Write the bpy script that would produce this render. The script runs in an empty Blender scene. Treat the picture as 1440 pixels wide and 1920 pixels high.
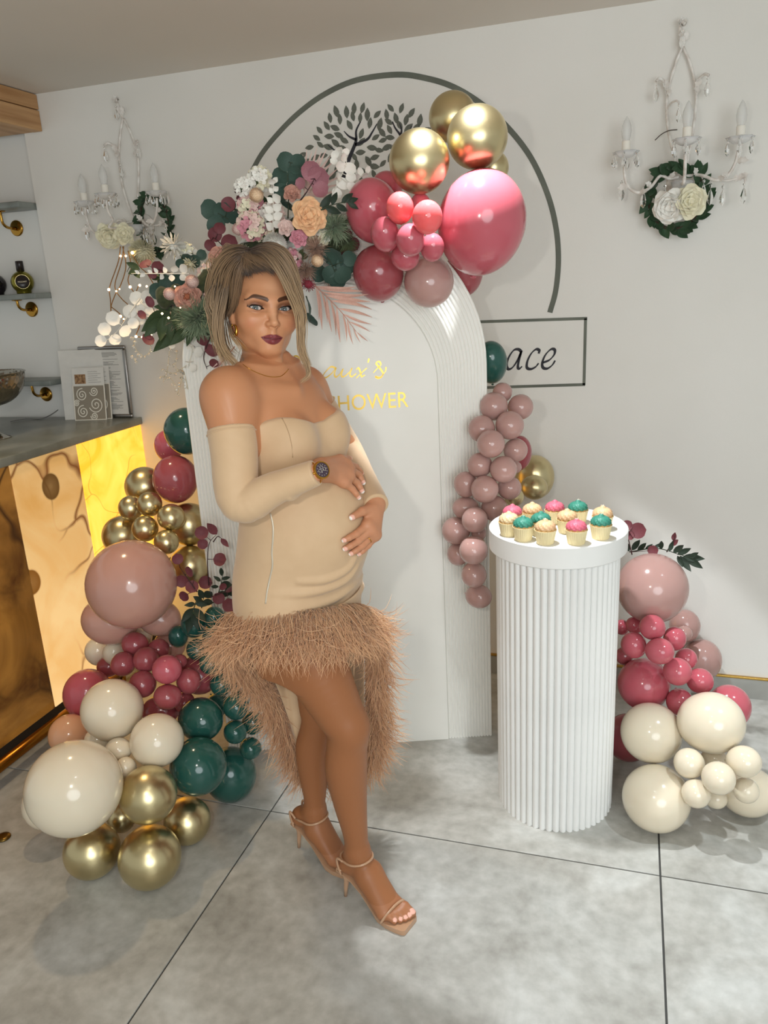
import bpy, math, random
import numpy as np
from mathutils import Vector, Matrix, Euler, Quaternion

random.seed(7)
SC = bpy.context.scene
COL = SC.collection
PI = math.pi

# ------------------------------------------------------------------ camera
CAM_F = 1451.8                                   # focal length in pixels of the 1440 x 1920 frame
CAM_O = np.array([0.0, -2.990, 1.63])
_yaw, _pitch, _roll = (math.radians(v) for v in (18.05557723, 16.41768931, -3.07920251))
def _basis():
    cy, sy, cp, sp = math.cos(_yaw), math.sin(_yaw), math.cos(_pitch), math.sin(_pitch)
    f = np.array([-sy*cp, cy*cp, -sp]); r = np.array([cy, sy, 0.0]); u = np.cross(r, f)
    cr, sr = math.cos(_roll), math.sin(_roll)
    return f, cr*r + sr*u, -sr*r + cr*u
CF, CR, CU = _basis()
cam_data = bpy.data.cameras.new('camera')
cam = bpy.data.objects.new('camera', cam_data); COL.objects.link(cam)
cam_data.sensor_fit = 'VERTICAL'; cam_data.sensor_height = 36.0
cam_data.lens = 36.0*CAM_F/1920.0
cam_data.clip_start = 0.05
cam.matrix_world = Matrix(((CR[0], CU[0], -CF[0], CAM_O[0]), (CR[1], CU[1], -CF[1], CAM_O[1]),
                           (CR[2], CU[2], -CF[2], CAM_O[2]), (0, 0, 0, 1)))
SC.camera = cam

# ------------------------------------------------------------------ world, lights, exposure
w = bpy.data.worlds.new('room_light'); SC.world = w; w.use_nodes = True
w.node_tree.nodes['Background'].inputs[0].default_value = (0.88, 0.90, 0.86, 1)
w.node_tree.nodes['Background'].inputs[1].default_value = 0.50
def spot(name, loc, target, power, angle, blend, radius, col):
    d = bpy.data.lights.new(name, 'SPOT'); d.energy = power; d.spot_size = math.radians(angle)
    d.spot_blend = blend; d.shadow_soft_size = radius; d.color = col
    o = bpy.data.objects.new(name, d); COL.objects.link(o); o.location = loc
    o.rotation_euler = (Vector(target)-Vector(loc)).to_track_quat('-Z', 'Y').to_euler(); return o
def area(name, loc, target, power, sx, sy, col):
    d = bpy.data.lights.new(name, 'AREA'); d.shape = 'RECTANGLE'; d.size = sx; d.size_y = sy
    d.energy = power; d.color = col
    o = bpy.data.objects.new(name, d); COL.objects.link(o); o.location = loc
    o.rotation_euler = (Vector(target)-Vector(loc)).to_track_quat('-Z', 'Y').to_euler(); return o
# ceiling downlights
spot('downlight', (-0.45, -0.95, 2.44), (-0.26, -0.76, 0.9), 120, 48, 0.15, 0.03, (0.93, 0.97, 1.0))
spot('downlight', (1.0, -1.25, 2.44), (0.95, -1.2, 0), 70, 66, 0.6, 0.04, (0.84, 0.94, 1.0))
spot('downlight', (-1.75, -1.0, 2.44), (-1.70, -1.0, 0), 32, 90, 0.6, 0.05, (1.0, 0.72, 0.42))
spot('downlight', (-0.15, -2.35, 2.44), (-0.15, -2.35, 0), 15, 90, 0.8, 0.06, (0.92, 0.97, 1.0))
# phone light beside the camera and an added broad soft fill behind it
p_ = area('phone_light', (-0.30, -2.95, 1.74), (-0.75, -0.9, 0.95), 6.0, 0.07, 0.07, (1.0, 0.95, 0.87)); p_.data.shape = 'DISK'
area('fill_light', (1.2, -4.5, 1.6), (-0.3, -0.6, 1.3), 54, 2.2, 2.0, (0.90, 0.97, 1.0)).data.shape = 'ELLIPSE'
SC.view_settings.view_transform = 'Standard'; SC.view_settings.look = 'None'
SC.view_settings.gamma = 1.0; SC.view_settings.use_curve_mapping = False
SC.view_settings.exposure = 0.16
SC.cycles.use_denoising = True
SC.cycles.max_bounces = 8; SC.cycles.transparent_max_bounces = 16
SC.cycles.sample_clamp_indirect = 6.0

# ------------------------------------------------------------------ helpers
def ray(px, py): return CF + CR*((px-720)/CAM_F) - CU*((py-960)/CAM_F)
def at_y(px, py, Y): d = ray(px, py); return Vector(CAM_O + d*((Y-CAM_O[1])/d[1]))
def at_z(px, py, Z): d = ray(px, py); return Vector(CAM_O + d*((Z-CAM_O[2])/d[2]))
def at_x(px, py, X): d = ray(px, py); return Vector(CAM_O + d*((X-CAM_O[0])/d[0]))
def at_plane(px, py, p0, n):
    d = ray(px, py); p0 = np.array(p0); n = np.array(n)
    return Vector(CAM_O + d*(((p0-CAM_O)@n)/(d@n)))

def lin(r, g, b):
    f = lambda v: (v/255/12.92) if v <= 10 else ((v/255+0.055)/1.055)**2.4
    return (f(r), f(g), f(b), 1)

class MB:
    """collects vertices and faces; build() links them as one mesh object"""
    def __init__(s): s.v = []; s.f = []
    def add(s, vs, fs):
        n = len(s.v); s.v.extend([tuple(p) for p in vs]); s.f.extend([tuple(i+n for i in q) for q in fs])
    def box(s, x0, x1, y0, y1, z0, z1, M=None):
        P = [Vector((x, y, z)) for x in (x0, x1) for y in (y0, y1) for z in (z0, z1)]
        if M: P = [M @ p for p in P]
        s.add(P, [(0, 1, 3, 2), (4, 6, 7, 5), (0, 4, 5, 1), (2, 3, 7, 6), (0, 2, 6, 4), (1, 5, 7, 3)])
    def bbox(s, x0, x1, y0, y1, z0, z1, b=0.004, M=None):
        """box with chamfered edges"""
        c = Vector(((x0+x1)/2, (y0+y1)/2, (z0+z1)/2)); h = ((x1-x0)/2, (y1-y0)/2, (z1-z0)/2)
        b = min(b, min(h)*0.9)
        import bmesh
        bm = bmesh.new(); bmesh.ops.create_cube(bm, size=2)
        for vv in bm.verts: vv.co = Vector((vv.co.x*h[0], vv.co.y*h[1], vv.co.z*h[2]))
        bmesh.ops.bevel(bm, geom=bm.edges[:], offset=b, segments=2, affect='EDGES', profile=0.5)
        bm.verts.index_update()
        P = [c+vv.co for vv in bm.verts]
        if M: P = [M @ p for p in P]
        s.add(P, [[vv.index for vv in f.verts] for f in bm.faces]); bm.free()
    def tube(s, pts, r, n=8, cap=True, flat=1.0):
        pts = [Vector(p) for p in pts]; m = len(pts)
        rs = [r]*m if not hasattr(r, '__len__') else list(r)
        t0 = (pts[1]-pts[0]).normalized()
        a = t0.orthogonal().normalized(); vs = []
        for i in range(m):
            t = (pts[min(i+1, m-1)]-pts[max(i-1, 0)])
            t = t.normalized() if t.length > 1e-9 else t0
            a = (a-t*a.dot(t)); a = a.normalized() if a.length > 1e-6 else t.orthogonal().normalized()
            b = t.cross(a)
            for k in range(n):
                q = 2*PI*k/n; vs.append(pts[i]+a*(math.cos(q)*rs[i])+b*(math.sin(q)*rs[i]*flat))
        fs = [(i*n+k, i*n+(k+1) % n, (i+1)*n+(k+1) % n, (i+1)*n+k) for i in range(m-1) for k in range(n)]
        if cap: fs += [tuple(range(n-1, -1, -1)), tuple((m-1)*n+k for k in range(n))]
        s.add(vs, fs)
    def lathe(s, prof, n=24, M=None, wave=None):
        """prof: list of (radius, height), first and last closed when radius is 0"""
        vs = []; m = len(prof)
        for i, (r, z) in enumerate(prof):
            for k in range(n):
                q = 2*PI*k/n; rr = r*(1+(wave(i, q) if wave else 0))
                vs.append(Vector((rr*math.cos(q), rr*math.sin(q), z)))
        if M: vs = [M @ p for p in vs]
        fs = [(i*n+k, i*n+(k+1) % n, (i+1)*n+(k+1) % n, (i+1)*n+k) for i in range(m-1) for k in range(n)]
        fs += [tuple(range(n-1, -1, -1)), tuple((m-1)*n+k for k in range(n))]
        s.add(vs, fs)
    def ball(s, c, r, n=12, M=None):
        prof = [(max(1e-5, r*math.sin(PI*i/(n//2+2))), -r*math.cos(PI*i/(n//2+2))) for i in range(n//2+3)]
        T = Matrix.Translation(Vector(c)); s.lathe(prof, n, (T @ M) if M else T)
    def ribbon(s, pts, widths, nrm, th=0.001):
        """flat stroke along pts lying in the plane with normal nrm, given width per point"""
        nrm = Vector(nrm).normalized(); pts = [Vector(p) for p in pts]; m = len(pts); vs = []
        for i in range(m):
            t = (pts[min(i+1, m-1)]-pts[max(i-1, 0)]).normalized(); b = nrm.cross(t).normalized()*(widths[i]/2)
            vs += [pts[i]-b, pts[i]+b, pts[i]+b+nrm*th, pts[i]-b+nrm*th]
        fs = [(4*i+k, 4*i+(k+1) % 4, 4*i+4+(k+1) % 4, 4*i+4+k) for i in range(m-1) for k in range(4)]
        fs += [(3, 2, 1, 0), (4*m-4, 4*m-3, 4*m-2, 4*m-1)]
        s.add(vs, fs)
    def mesh(s, name, mat, smooth=True):
        me = bpy.data.meshes.new(name); me.from_pydata([tuple(p) for p in s.v], [], s.f); me.validate()
        if smooth: me.polygons.foreach_set('use_smooth', [True]*len(me.polygons))
        if mat: me.materials.append(mat)
        return me
    def build(s, name, mat, parent=None, smooth=True, sharp=None):
        me = s.mesh(name, mat, smooth)
        if smooth and sharp: me.set_sharp_from_angle(angle=math.radians(sharp))
        return link(name, me, parent)

def link(name, me, parent=None, M=None):
    o = bpy.data.objects.new(name, me); COL.objects.link(o)
    if parent is not None: o.parent = parent
    if M is not None: o.matrix_local = M
    return o
def tag(o, label=None, cat=None, group=None, kind=None):
    if label: o['label'] = label
    if cat: o['category'] = cat
    if group: o['group'] = group
    if kind: o['kind'] = kind
    return o
def empty(name, loc=(0, 0, 0), label=None, cat=None, group=None, kind=None, M=None):
    o = bpy.data.objects.new(name, None); COL.objects.link(o); o.empty_display_size = 0.05
    o.location = loc
    if M is not None: o.matrix_world = M
    return tag(o, label, cat, group, kind)
def copy_tree(o, parent=None, M=None):
    c = o.copy(); COL.objects.link(c)
    if parent is not None: c.parent = parent
    if M is not None: c.matrix_local = M
    for ch in list(o.children): copy_tree(ch, c)
    return c
def frame_z(p, zdir, xhint=(1, 0, 0.01)):
    z = Vector(zdir).normalized(); x = Vector(xhint); x = (x-z*x.dot(z)).normalized(); y = z.cross(x)
    return Matrix(((x.x, y.x, z.x, p[0]), (x.y, y.y, z.y, p[1]), (x.z, y.z, z.z, p[2]), (0, 0, 0, 1)))
def spline(pts, n=8):
    """Catmull-Rom through pts"""
    P = [Vector(p) for p in pts]; P = [P[0]*2-P[1]]+P+[P[-1]*2-P[-2]]; out = []
    for i in range(1, len(P)-2):
        for k in range(n):
            t = k/n; a, b, c, d = P[i-1:i+3]
            out.append(0.5*((2*b)+(c-a)*t+(2*a-5*b+4*c-d)*t*t+(3*b-a-3*c+d)*t**3))
    return out+[P[-2]]

# ------------------------------------------------------------------ materials
MATS = {}
def mat(name, col, rough=0.5, metal=0.0, coat=0.0, trans=0.0, ior=1.45, emit=None, estr=0.0, sss=0.0, spec=0.5, sheen=0.0, alpha=1.0):
    if name in MATS: return MATS[name]
    m = bpy.data.materials.new(name); m.use_nodes = True; b = m.node_tree.nodes['Principled BSDF']
    I = b.inputs
    I['Base Color'].default_value = col; I['Roughness'].default_value = rough; I['Metallic'].default_value = metal
    I['Coat Weight'].default_value = coat; I['Coat Roughness'].default_value = 0.06
    I['Transmission Weight'].default_value = trans; I['IOR'].default_value = ior
    I['Specular IOR Level'].default_value = spec; I['Alpha'].default_value = alpha
    I['Sheen Weight'].default_value = sheen
    if sss: I['Subsurface Weight'].default_value = sss; I['Subsurface Radius'].default_value = (0.02, 0.008, 0.005); I['Subsurface Scale'].default_value = 1.0
    if emit: I['Emission Color'].default_value = emit; I['Emission Strength'].default_value = estr
    MATS[name] = m; return m
def nodes(m): return m.node_tree.nodes, m.node_tree.links, m.node_tree.nodes['Principled BSDF']
def noise_mix(m, c1, c2, scale=5, detail=6, lo=0.35, hi=0.65, bump=0.0, bscale=None, stretch=None, rough=None):
    """two tone procedural colour and optional fine relief on a principled material"""
    N, L, b = nodes(m)
    tc = N.new('ShaderNodeTexCoord'); src = tc.outputs['Object']
    if stretch:
        mp = N.new('ShaderNodeMapping'); mp.inputs['Scale'].default_value = stretch; L.new(src, mp.inputs[0]); src = mp.outputs[0]
    n = N.new('ShaderNodeTexNoise'); n.inputs['Scale'].default_value = scale; n.inputs['Detail'].default_value = detail
    L.new(src, n.inputs['Vector'])
    r = N.new('ShaderNodeValToRGB'); r.color_ramp.elements[0].position = lo; r.color_ramp.elements[1].position = hi
    r.color_ramp.elements[0].color = c1; r.color_ramp.elements[1].color = c2
    L.new(n.outputs['Fac'], r.inputs[0]); L.new(r.outputs[0], b.inputs['Base Color'])
    if bump:
        n2 = N.new('ShaderNodeTexNoise'); n2.inputs['Scale'].default_value = bscale or scale*8; n2.inputs['Detail'].default_value = 4
        L.new(src, n2.inputs['Vector'])
        bp = N.new('ShaderNodeBump'); bp.inputs['Strength'].default_value = bump; bp.inputs['Distance'].default_value = 0.002
        L.new(n2.outputs['Fac'], bp.inputs['Height']); L.new(bp.outputs[0], b.inputs['Normal'])
    return m
# ------------------------------------------------------------------ the room
CEIL = 2.455
wall_m = noise_mix(mat('wall_paint', lin(214, 213, 210), 0.75), lin(224, 222, 216), lin(230, 228, 223), 2.0, 3, 0.3, 0.7, 0.15, 90)
ceil_m = noise_mix(mat('ceiling_paint', lin(205, 201, 195), 0.8), lin(214, 208, 199), lin(219, 213, 205), 1.5, 2, 0.3, 0.7, 0.1, 80)
def structure(mb, name, m, smooth=False):
    o = mb.build(name, m, None, smooth); o['kind'] = 'structure'; return o
b = MB(); b.box(-2.48, 2.6, 0, 0.15, 0, CEIL); structure(b, 'wall_back', wall_m)
b = MB(); b.box(-3.6, -2.48, 0.05, 0.20, 0, CEIL); structure(b, 'wall_left', noise_mix(mat('alcove_paint', lin(212, 214, 214), 0.7), lin(222, 221, 216), lin(228, 227, 223), 2.0, 3, 0.3, 0.7, 0.1, 90))
b = MB(); b.box(-3.6, 2.6, -4.6, 0.2, CEIL, CEIL+0.1); structure(b, 'ceiling', ceil_m)

# floor: slab with large porcelain tiles, joints recessed
grout = mat('grout', lin(70, 70, 68), 0.9)
tile_m = mat('porcelain_tile', lin(176, 176, 168), 0.42)
N, L, bs = nodes(tile_m)
tc = N.new('ShaderNodeTexCoord'); oi = N.new('ShaderNodeObjectInfo')
mul = N.new('ShaderNodeVectorMath'); mul.operation = 'SCALE'; mul.inputs[3].default_value = 37.0
cmb = N.new('ShaderNodeCombineXYZ'); L.new(oi.outputs['Random'], cmb.inputs[0]); L.new(oi.outputs['Random'], cmb.inputs[1]); L.new(cmb.outputs[0], mul.inputs[0])
ad = N.new('ShaderNodeVectorMath'); L.new(tc.outputs['Object'], ad.inputs[0]); L.new(mul.outputs[0], ad.inputs[1])
n1 = N.new('ShaderNodeTexNoise'); n1.inputs['Scale'].default_value = 3.4; n1.inputs['Detail'].default_value = 9; n1.inputs['Roughness'].default_value = 0.62; n1.inputs['Distortion'].default_value = 0.6
n2 = N.new('ShaderNodeTexNoise'); n2.inputs['Scale'].default_value = 26; n2.inputs['Detail'].default_value = 6
L.new(ad.outputs[0], n1.inputs['Vector']); L.new(ad.outputs[0], n2.inputs['Vector'])
r1 = N.new('ShaderNodeValToRGB'); e = r1.color_ramp.elements
e[0].position = 0.28; e[0].color = lin(152, 150, 143); e[1].position = 0.74; e[1].color = lin(194, 195, 191)
e2 = r1.color_ramp.elements.new(0.5); e2.color = lin(173, 172, 166)
L.new(n1.outputs['Fac'], r1.inputs[0])
mx = N.new('ShaderNodeMix'); mx.data_type = 'RGBA'; mx.blend_type = 'SOFT_LIGHT'; mx.inputs[0].default_value = 0.6
L.new(r1.outputs[0], mx.inputs[6]); L.new(n2.outputs['Fac'], mx.inputs[7]); L.new(mx.outputs[2], bs.inputs['Base Color'])
rr = N.new('ShaderNodeMapRange'); rr.inputs[3].default_value = 0.32; rr.inputs[4].default_value = 0.5
L.new(n1.outputs['Fac'], rr.inputs[0]); L.new(rr.outputs[0], bs.inputs['Roughness'])
floor = empty('floor', (0, 0, 0), kind='structure')
b = MB(); b.box(-3.6, 2.6, -4.6, 0.2, -0.05, -0.004); b.build('grout_bed', grout, floor, False)
b = MB(); b.bbox(-0.5975, 0.5975, -0.5975, 0.5975, -0.012, 0.0, 0.0012); tile_me = b.mesh('tile', tile_m, False)
for ix in range(-3, 2):
    for iy in range(-3, 1):
        x0 = 0.131+1.2*ix; y0 = -1.072+1.2*iy
        x1 = min(x0+1.2, 2.6); y1 = y0+1.2
        o = link('tile', tile_me, floor); sy = 1.0
        if y1 > 0: sy = (0-y0)/1.2; y1 = 0
        o.location = ((x0+x0+1.2)/2, (y0+y1)/2, 0); o.scale = (1, sy, 1)
# skirting: grey tile strips topped with a brass strip
base = empty('baseboard_back', (0, 0, 0), kind='structure')
sk = noise_mix(mat('skirting_tile', lin(158, 158, 152), 0.45), lin(148, 147, 141), lin(170, 170, 165), 5, 7)
for x in (-1.9, -0.9, 0.1, 1.1):
    b = MB(); b.bbox(x, x+0.998, -0.012, -0.0005, 0.0, 0.083, 0.001); b.build('skirting_tile', sk, base, False)
brass = mat('brass', lin(196, 158, 84), 0.22, 1.0)
b = MB(); b.bbox(-2.0, 2.6, -0.014, -0.0005, 0.083, 0.091, 0.001); tag(b.build('brass_strip', brass, base), 'brass strip along the top of the skirting')

# timber bulkhead over the bar
bulk = empty('trim_1', (0, 0, 0), kind='structure')
wood = noise_mix(mat('oak_cladding', lin(186, 142, 96), 0.5), lin(168, 124, 80), lin(205, 163, 116), 4, 7, 0.3, 0.7, 0.2, 30, (8, 0.6, 10))
for z0, z1 in ((2.395, 2.452), (2.313, 2.392)):
    b = MB(); b.bbox(-2.43, -2.385, -3.0, -0.002, z0, z1, 0.003); b.build('plank', wood, bulk, False)
for i in range(5):
    b = MB(); b.bbox(-2.432-0.2*(i+1)+0.002, -2.432-0.2*i-0.001, -3.0, -0.002, 2.314, 2.345, 0.003); b.build('plank', wood, bulk, False)

# ------------------------------------------------------------------ mural painted on the wall
paint = noise_mix(mat('mural_grey_green', lin(104, 108, 98), 0.8), lin(98, 102, 93), lin(110, 114, 104), 9, 4)
ink = mat('mural_charcoal', lin(52, 52, 58), 0.8)
mural = empty('wall_mural', (-0.85, -0.001, 1.5), 'grey painted arc, leafy tree and lettering box on the white wall behind the arch', 'mural')
def mp(px, py): return at_y(px, py, 0)-Vector((-0.85, -0.001, 1.5))
arc_px = [(468, 330), (490, 290), (520, 252), (560, 212), (610, 176), (670, 150), (745, 140), (800, 147), (850, 163), (900, 193), (950, 237), (995, 295), (1027, 365), (1043, 430), (1047, 490), (1042, 545), (1031, 586)]
b = MB(); pts = spline([mp(*p) for p in arc_px], 6)
b.ribbon(pts, [0.019]*len(pts), (0, -1, 0), 0.0012); b.build('painted_arc', paint, mural, False)
b = MB()
for q in (((800, 606.5), (1101, 597)), ((1098, 597), (1095, 722)), ((1097, 721), (800, 730)), ((800, 606.5), (800, 730))):
    b.ribbon([mp(*q[0]), mp(*q[1])], [0.0105]*2, (0, -1, 0), 0.0012)
b.build('painted_box', paint, mural, False)
# lettering "ace" as calligraphic strokes
def stroke(b, P, fn, w0, w1, nrm, n=8, nib=0.8, th=0.001):
    pts = spline([fn(*p) for p in P], n); ws = []
    for i in range(len(pts)):
        t = pts[min(i+1, len(pts)-1)]-pts[max(i-1, 0)]; a = math.atan2(t.z, math.hypot(t.x, t.y)*(1 if t.x >= 0 else -1))
        ws.append(w0+(w1-w0)*abs(math.sin(a-nib)))
    b.ribbon(pts, ws, nrm, th)
b = MB(); V0 = (0, -1, 0)
stroke(b, [(978, 660), (972, 655), (963, 657), (954, 670), (950, 684), (953, 692), (961, 689), (970, 676), (977, 660)], mp, 0.0045, 0.0118, V0)
stroke(b, [(978, 658), (973, 676), (971, 688), (974, 691), (979, 687)], mp, 0.0045, 0.012, V0)
stroke(b, [(1010, 663), (1011, 657), (1005, 655), (996, 663), (989, 677), (988, 689), (995, 692), (1004, 688), (1010, 681)], mp, 0.0045, 0.0118, V0)
stroke(b, [(1018, 680), (1030, 675), (1039, 665), (1040, 656), (1033, 655), (1023, 665), (1017, 679), (1018, 689), (1026, 691), (1035, 685), (1041, 676)], mp, 0.0045, 0.0118, V0)
b.build('lettering', ink, mural, False)
# branches and leaves of the painted tree
def branch(P, w):
    b = MB(); pts = spline([mp(*p) for p in P], 6); n = len(pts)
    b.ribbon(pts, [w*(1-0.8*i/(n-1))+0.001 for i in range(n)], V0, 0.0014); b.build('painted_branch', ink, mural, False)
branch([(640, 345), (652, 305), (664, 275), (668, 262), (668, 245), (676, 228)], 0.017)
branch([(666, 272), (688, 262), (698, 248), (707, 232)], 0.011)
branch([(668, 262), (655, 256), (645, 246)], 0.009)
branch([(650, 305), (640, 290), (625, 280), (615, 272)], 0.008)
branch([(748, 300), (750, 270), (751, 255), (741, 240), (736, 228)], 0.012)
branch([(751, 255), (753, 243), (749, 231)], 0.008)
branch([(751, 262), (765, 250), (772, 236)], 0.008)
b = MB(); n = 7
prof = [(-0.5, 0), (-0.32, 0.15), (-0.1, 0.235), (0.12, 0.22), (0.33, 0.12), (0.5, 0)]
ou = [(x, y) for x, y in prof]+[(x, -y) for x, y in prof[-2:0:-1]]
b.add([(x, 0, y) for x, y in ou]+[(x, -0.0012/0.03, y) for x, y in ou], [tuple(range(10, 20))]+[tuple(range(9, -1, -1))]+[(i, (i+1) % 10, 10+(i+1) % 10, 10+i) for i in range(10)])
leaf_me = b.mesh('painted_leaf', paint, False)
rnd = random.Random(3); placed = []
lobes = [(663, 262, 72, 62), (752, 250, 52, 52), (610, 300, 45, 32), (700, 310, 50, 40)]
branch_px = [(664, 275), (668, 262), (668, 245), (674, 232), (688, 262), (698, 248), (655, 256), (645, 246), (751, 255), (741, 240), (753, 243), (765, 250), (652, 300), (658, 288), (640, 290), (625, 280), (751, 270), (748, 285)]
tries = 0
while tries < 9000 and len(placed) < 190:
    tries += 1
    lo = lobes[rnd.randrange(4)]; a = rnd.random()*2*PI; rr = math.sqrt(rnd.random())
    x = lo[0]+lo[2]*rr*math.cos(a); y = lo[1]+lo[3]*rr*math.sin(a)
    if not (560 < x < 800 and 196 < y < 345): continue
    if any((x-p[0])**2+(y-p[1])**2 < 14**2 for p in placed): continue
    if any((x-p[0])**2+(y-p[1])**2 < 9.5**2 for p in branch_px): continue
    cx, cy = (664, 285) if x < 715 else (752, 270)
    ang = math.atan2(-(y-cy), x-cx)+rnd.uniform(-0.5, 0.5)
    placed.append((x, y, ang))
    s = 0.043*rnd.uniform(0.78, 1.08)
    o = link('painted_leaf', leaf_me, mural)
    o.location = mp(x, y); o.rotation_euler = (0, -ang, 0); o.scale = (s, 0.03, s)
# ------------------------------------------------------------------ backdrop arch
ARCH_T = math.radians(19)
AU = Vector((math.cos(ARCH_T), math.sin(ARCH_T), 0)); AN = Vector((math.sin(ARCH_T), -math.cos(ARCH_T), 0))
AB = Vector((-0.463, -0.484, 0))
AC = AB+AU*(-0.468)                                    # bottom centre of the arch, front face plane
AM = Matrix(((AU.x, AN.x, 0, AC.x), (AU.y, AN.y, 0, AC.y), (0, 0, 1, 0), (0, 0, 0, 1)))   # local x along, y out of the front, z up
arch_white = noise_mix(mat('arch_white', lin(232, 230, 224), 0.55), lin(238, 237, 230), lin(243, 242, 236), 3, 3, bump=0.05)
arch = empty('backdrop_arch', M=AM, label='tall white arched backdrop with ribbed border standing behind the woman', cat='backdrop')
def arch_pts(r, zc, n=40):
    return [(r, 0.0)]+[(r, zc*k/6) for k in range(1, 6)]+[(r*math.cos(PI*k/n), zc+r*math.sin(PI*k/n)) for k in range(n+1)]+[(-r, zc*k/6) for k in range(5, -1, -1)]
RO, ZO, RI, ZI = 0.488, 1.368, 0.326, 1.315
# board behind
b = MB(); P = arch_pts(RO, ZO); n = len(P)
vs = [(x, -0.001, z) for x, z in P]+[(x, -0.022, z) for x, z in P]
b.add(vs, [tuple(range(n)), tuple(range(2*n-1, n-1, -1))]+[(i+1, i, n+i, n+i+1) for i in range(n-1)]+[(0, n-1, 2*n-1, n)])
b.build('back_board', arch_white, arch, False)
# ribbed border: ridges swept round the arch
b = MB(); NR = 15; rows = []
for j in range(NR*6+1):
    t = j/(NR*6); r = RO+(RI-RO)*t; zc = ZO+(ZI-ZO)*t
    ph = (j % 6)/6; h = 0.001+0.0062*math.sqrt(max(0, 1-(2*ph-1)**2)) if j % 6 else 0.0005
    rows.append([(x, h, z) for x, z in arch_pts(r, zc)])
n = len(rows[0]); vs = [p for rw in rows for p in rw]
b.add(vs, [(j*n+i, j*n+i+1, (j+1)*n+i+1, (j+1)*n+i) for j in range(NR*6) for i in range(n-1)])
o = b.build('ribbed_border', arch_white, arch, True); o['kind'] = 'stuff'
# smooth centre board, slightly proud
b = MB(); P = arch_pts(RI, ZI); n = len(P)
P2 = [(x*0.994, z*0.9985) for x, z in P]
vs = [(x, -0.0005, z) for x, z in P]+[(x, 0.009, z) for x, z in P]+[(x, 0.011, z) for x, z in P2]
b.add(vs, [tuple(range(3*n-1, 2*n-1, -1))]+[(i, i+1, n+i+1, n+i) for i in range(n-1)]+[(n+i, n+i+1, 2*n+i+1, 2*n+i) for i in range(n-1)])
b.build('centre_board', arch_white, arch, False)
# gold vinyl writing on the board
gold_vinyl = mat('gold_vinyl', lin(222, 186, 92), 0.32, 0.7)
AFRONT = AC+AN*0.0112
def ap(px, py):
    p = at_plane(px, py, AFRONT, AN)-AC; return Vector((p.dot(AU), p.dot(AN), p.z))
AV = (0, 1, 0)
def gs(P, w0=0.0025, w1=0.006):
    b = MB(); stroke(b, P, ap, w0, w1, AV, 8, 0.9, 0.0006); b.build('letter_stroke', gold_vinyl, arch, False)
gs([(546, 690), (546, 676), (552, 668), (560, 670), (563, 682)])
gs([(560, 684), (557, 678), (553, 686)], 0.003, 0.006)
gs([(629, 690), (620, 688), (609, 699), (606, 706), (611, 708), (622, 700), (630, 690), (627, 701), (630, 707), (637, 702)])
gs([(637, 702), (643, 692), (640, 704), (645, 706), (655, 698), (660, 690), (656, 702), (660, 706), (668, 700)])
gs([(668, 693), (672, 690), (676, 698), (678, 706), (684, 703)]); gs([(688, 690), (680, 697), (668, 709)])
gs([(692, 672), (690, 680)], 0.004, 0.006)
gs([(700, 699), (708, 690), (714, 684), (711, 678), (705, 681), (712, 690), (718, 700), (714, 708), (704, 706), (711, 709), (722, 697), (724, 688)])
cu = bpy.data.curves.new('shower', 'FONT'); cu.body = 'SHOWER'; cu.size = 1.0; cu.extrude = 0.004; cu.space_character = 1.02
tmp = bpy.data.objects.new('shower', cu); COL.objects.link(tmp)
dg = bpy.context.evaluated_depsgraph_get(); me = bpy.data.meshes.new_from_object(tmp.evaluated_get(dg))
bpy.data.objects.remove(tmp); xs = [v.co.x for v in me.vertices]; ys = [v.co.y for v in me.vertices]
p00 = ap(617, 772); p10 = ap(766, 763); p01 = ap(617, 743)
wx = max(xs)-min(xs); hy = max(ys)-min(ys)
ex = (p10-p00)/wx; ez = Vector((0, 0, (p01-p00).length/hy))
for v in me.vertices: v.co = p00+ex*(v.co.x-min(xs))+ez*(v.co.y-min(ys))+Vector((0, v.co.z*0.1+0.0004, 0))
me.materials.clear(); me.materials.append(gold_vinyl)
link('lettering', me, arch)
for s in (-0.3, 0.3):                                  # feet behind the board
    b = MB(); b.bbox(s-0.02, s+0.02, -0.30, -0.023, 0.0, 0.02, 0.003); b.bbox(s-0.015, s+0.015, -0.045, -0.023, 0.0, 0.5, 0.003); b.build('rear_foot', arch_white, arch, False)

# ------------------------------------------------------------------ fluted pedestal
ped_white = noise_mix(mat('pedestal_white', lin(236, 236, 234), 0.5), lin(233, 233, 231), lin(239, 239, 237), 4, 3, bump=0.04)
PC = Vector((-0.188, -0.782, 0)); PH = 0.925
ped = empty('display_pedestal', PC, 'white fluted round pedestal with a smooth rim carrying the cupcakes', 'pedestal')
b = MB(); b.lathe([(0.168, 0.002), (0.168, PH-0.062)], 48); b.build('core', ped_white, ped)
NF = 52; fl = MB(); prof = []
rf = 0.0104
for k in range(9):
    a = -PI/2*1.0+PI*k/8; prof.append((0.167+0.013*math.cos(a), rf*math.sin(a)))
fl.add([(x, y, 0.0) for x, y in prof]+[(x, y, PH-0.064) for x, y in prof], [(i, i+1, 10+i, 9+i) for i in range(8)]+[tuple(range(8, -1, -1)), tuple(range(9, 18))])
fl_me = fl.mesh('flute', ped_white, True); fl_me.set_sharp_from_angle(angle=math.radians(50))
for k in range(NF):
    o = link('flute', fl_me, ped); o.rotation_euler = (0, 0, 2*PI*k/NF)
b = MB(); b.lathe([(0.02, PH-0.064), (0.196, PH-0.064), (0.199, PH-0.061), (0.199, PH-0.003), (0.196, PH), (0.02, PH)], 96)
b.build('round_top', ped_white, ped, True, 40)
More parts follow.
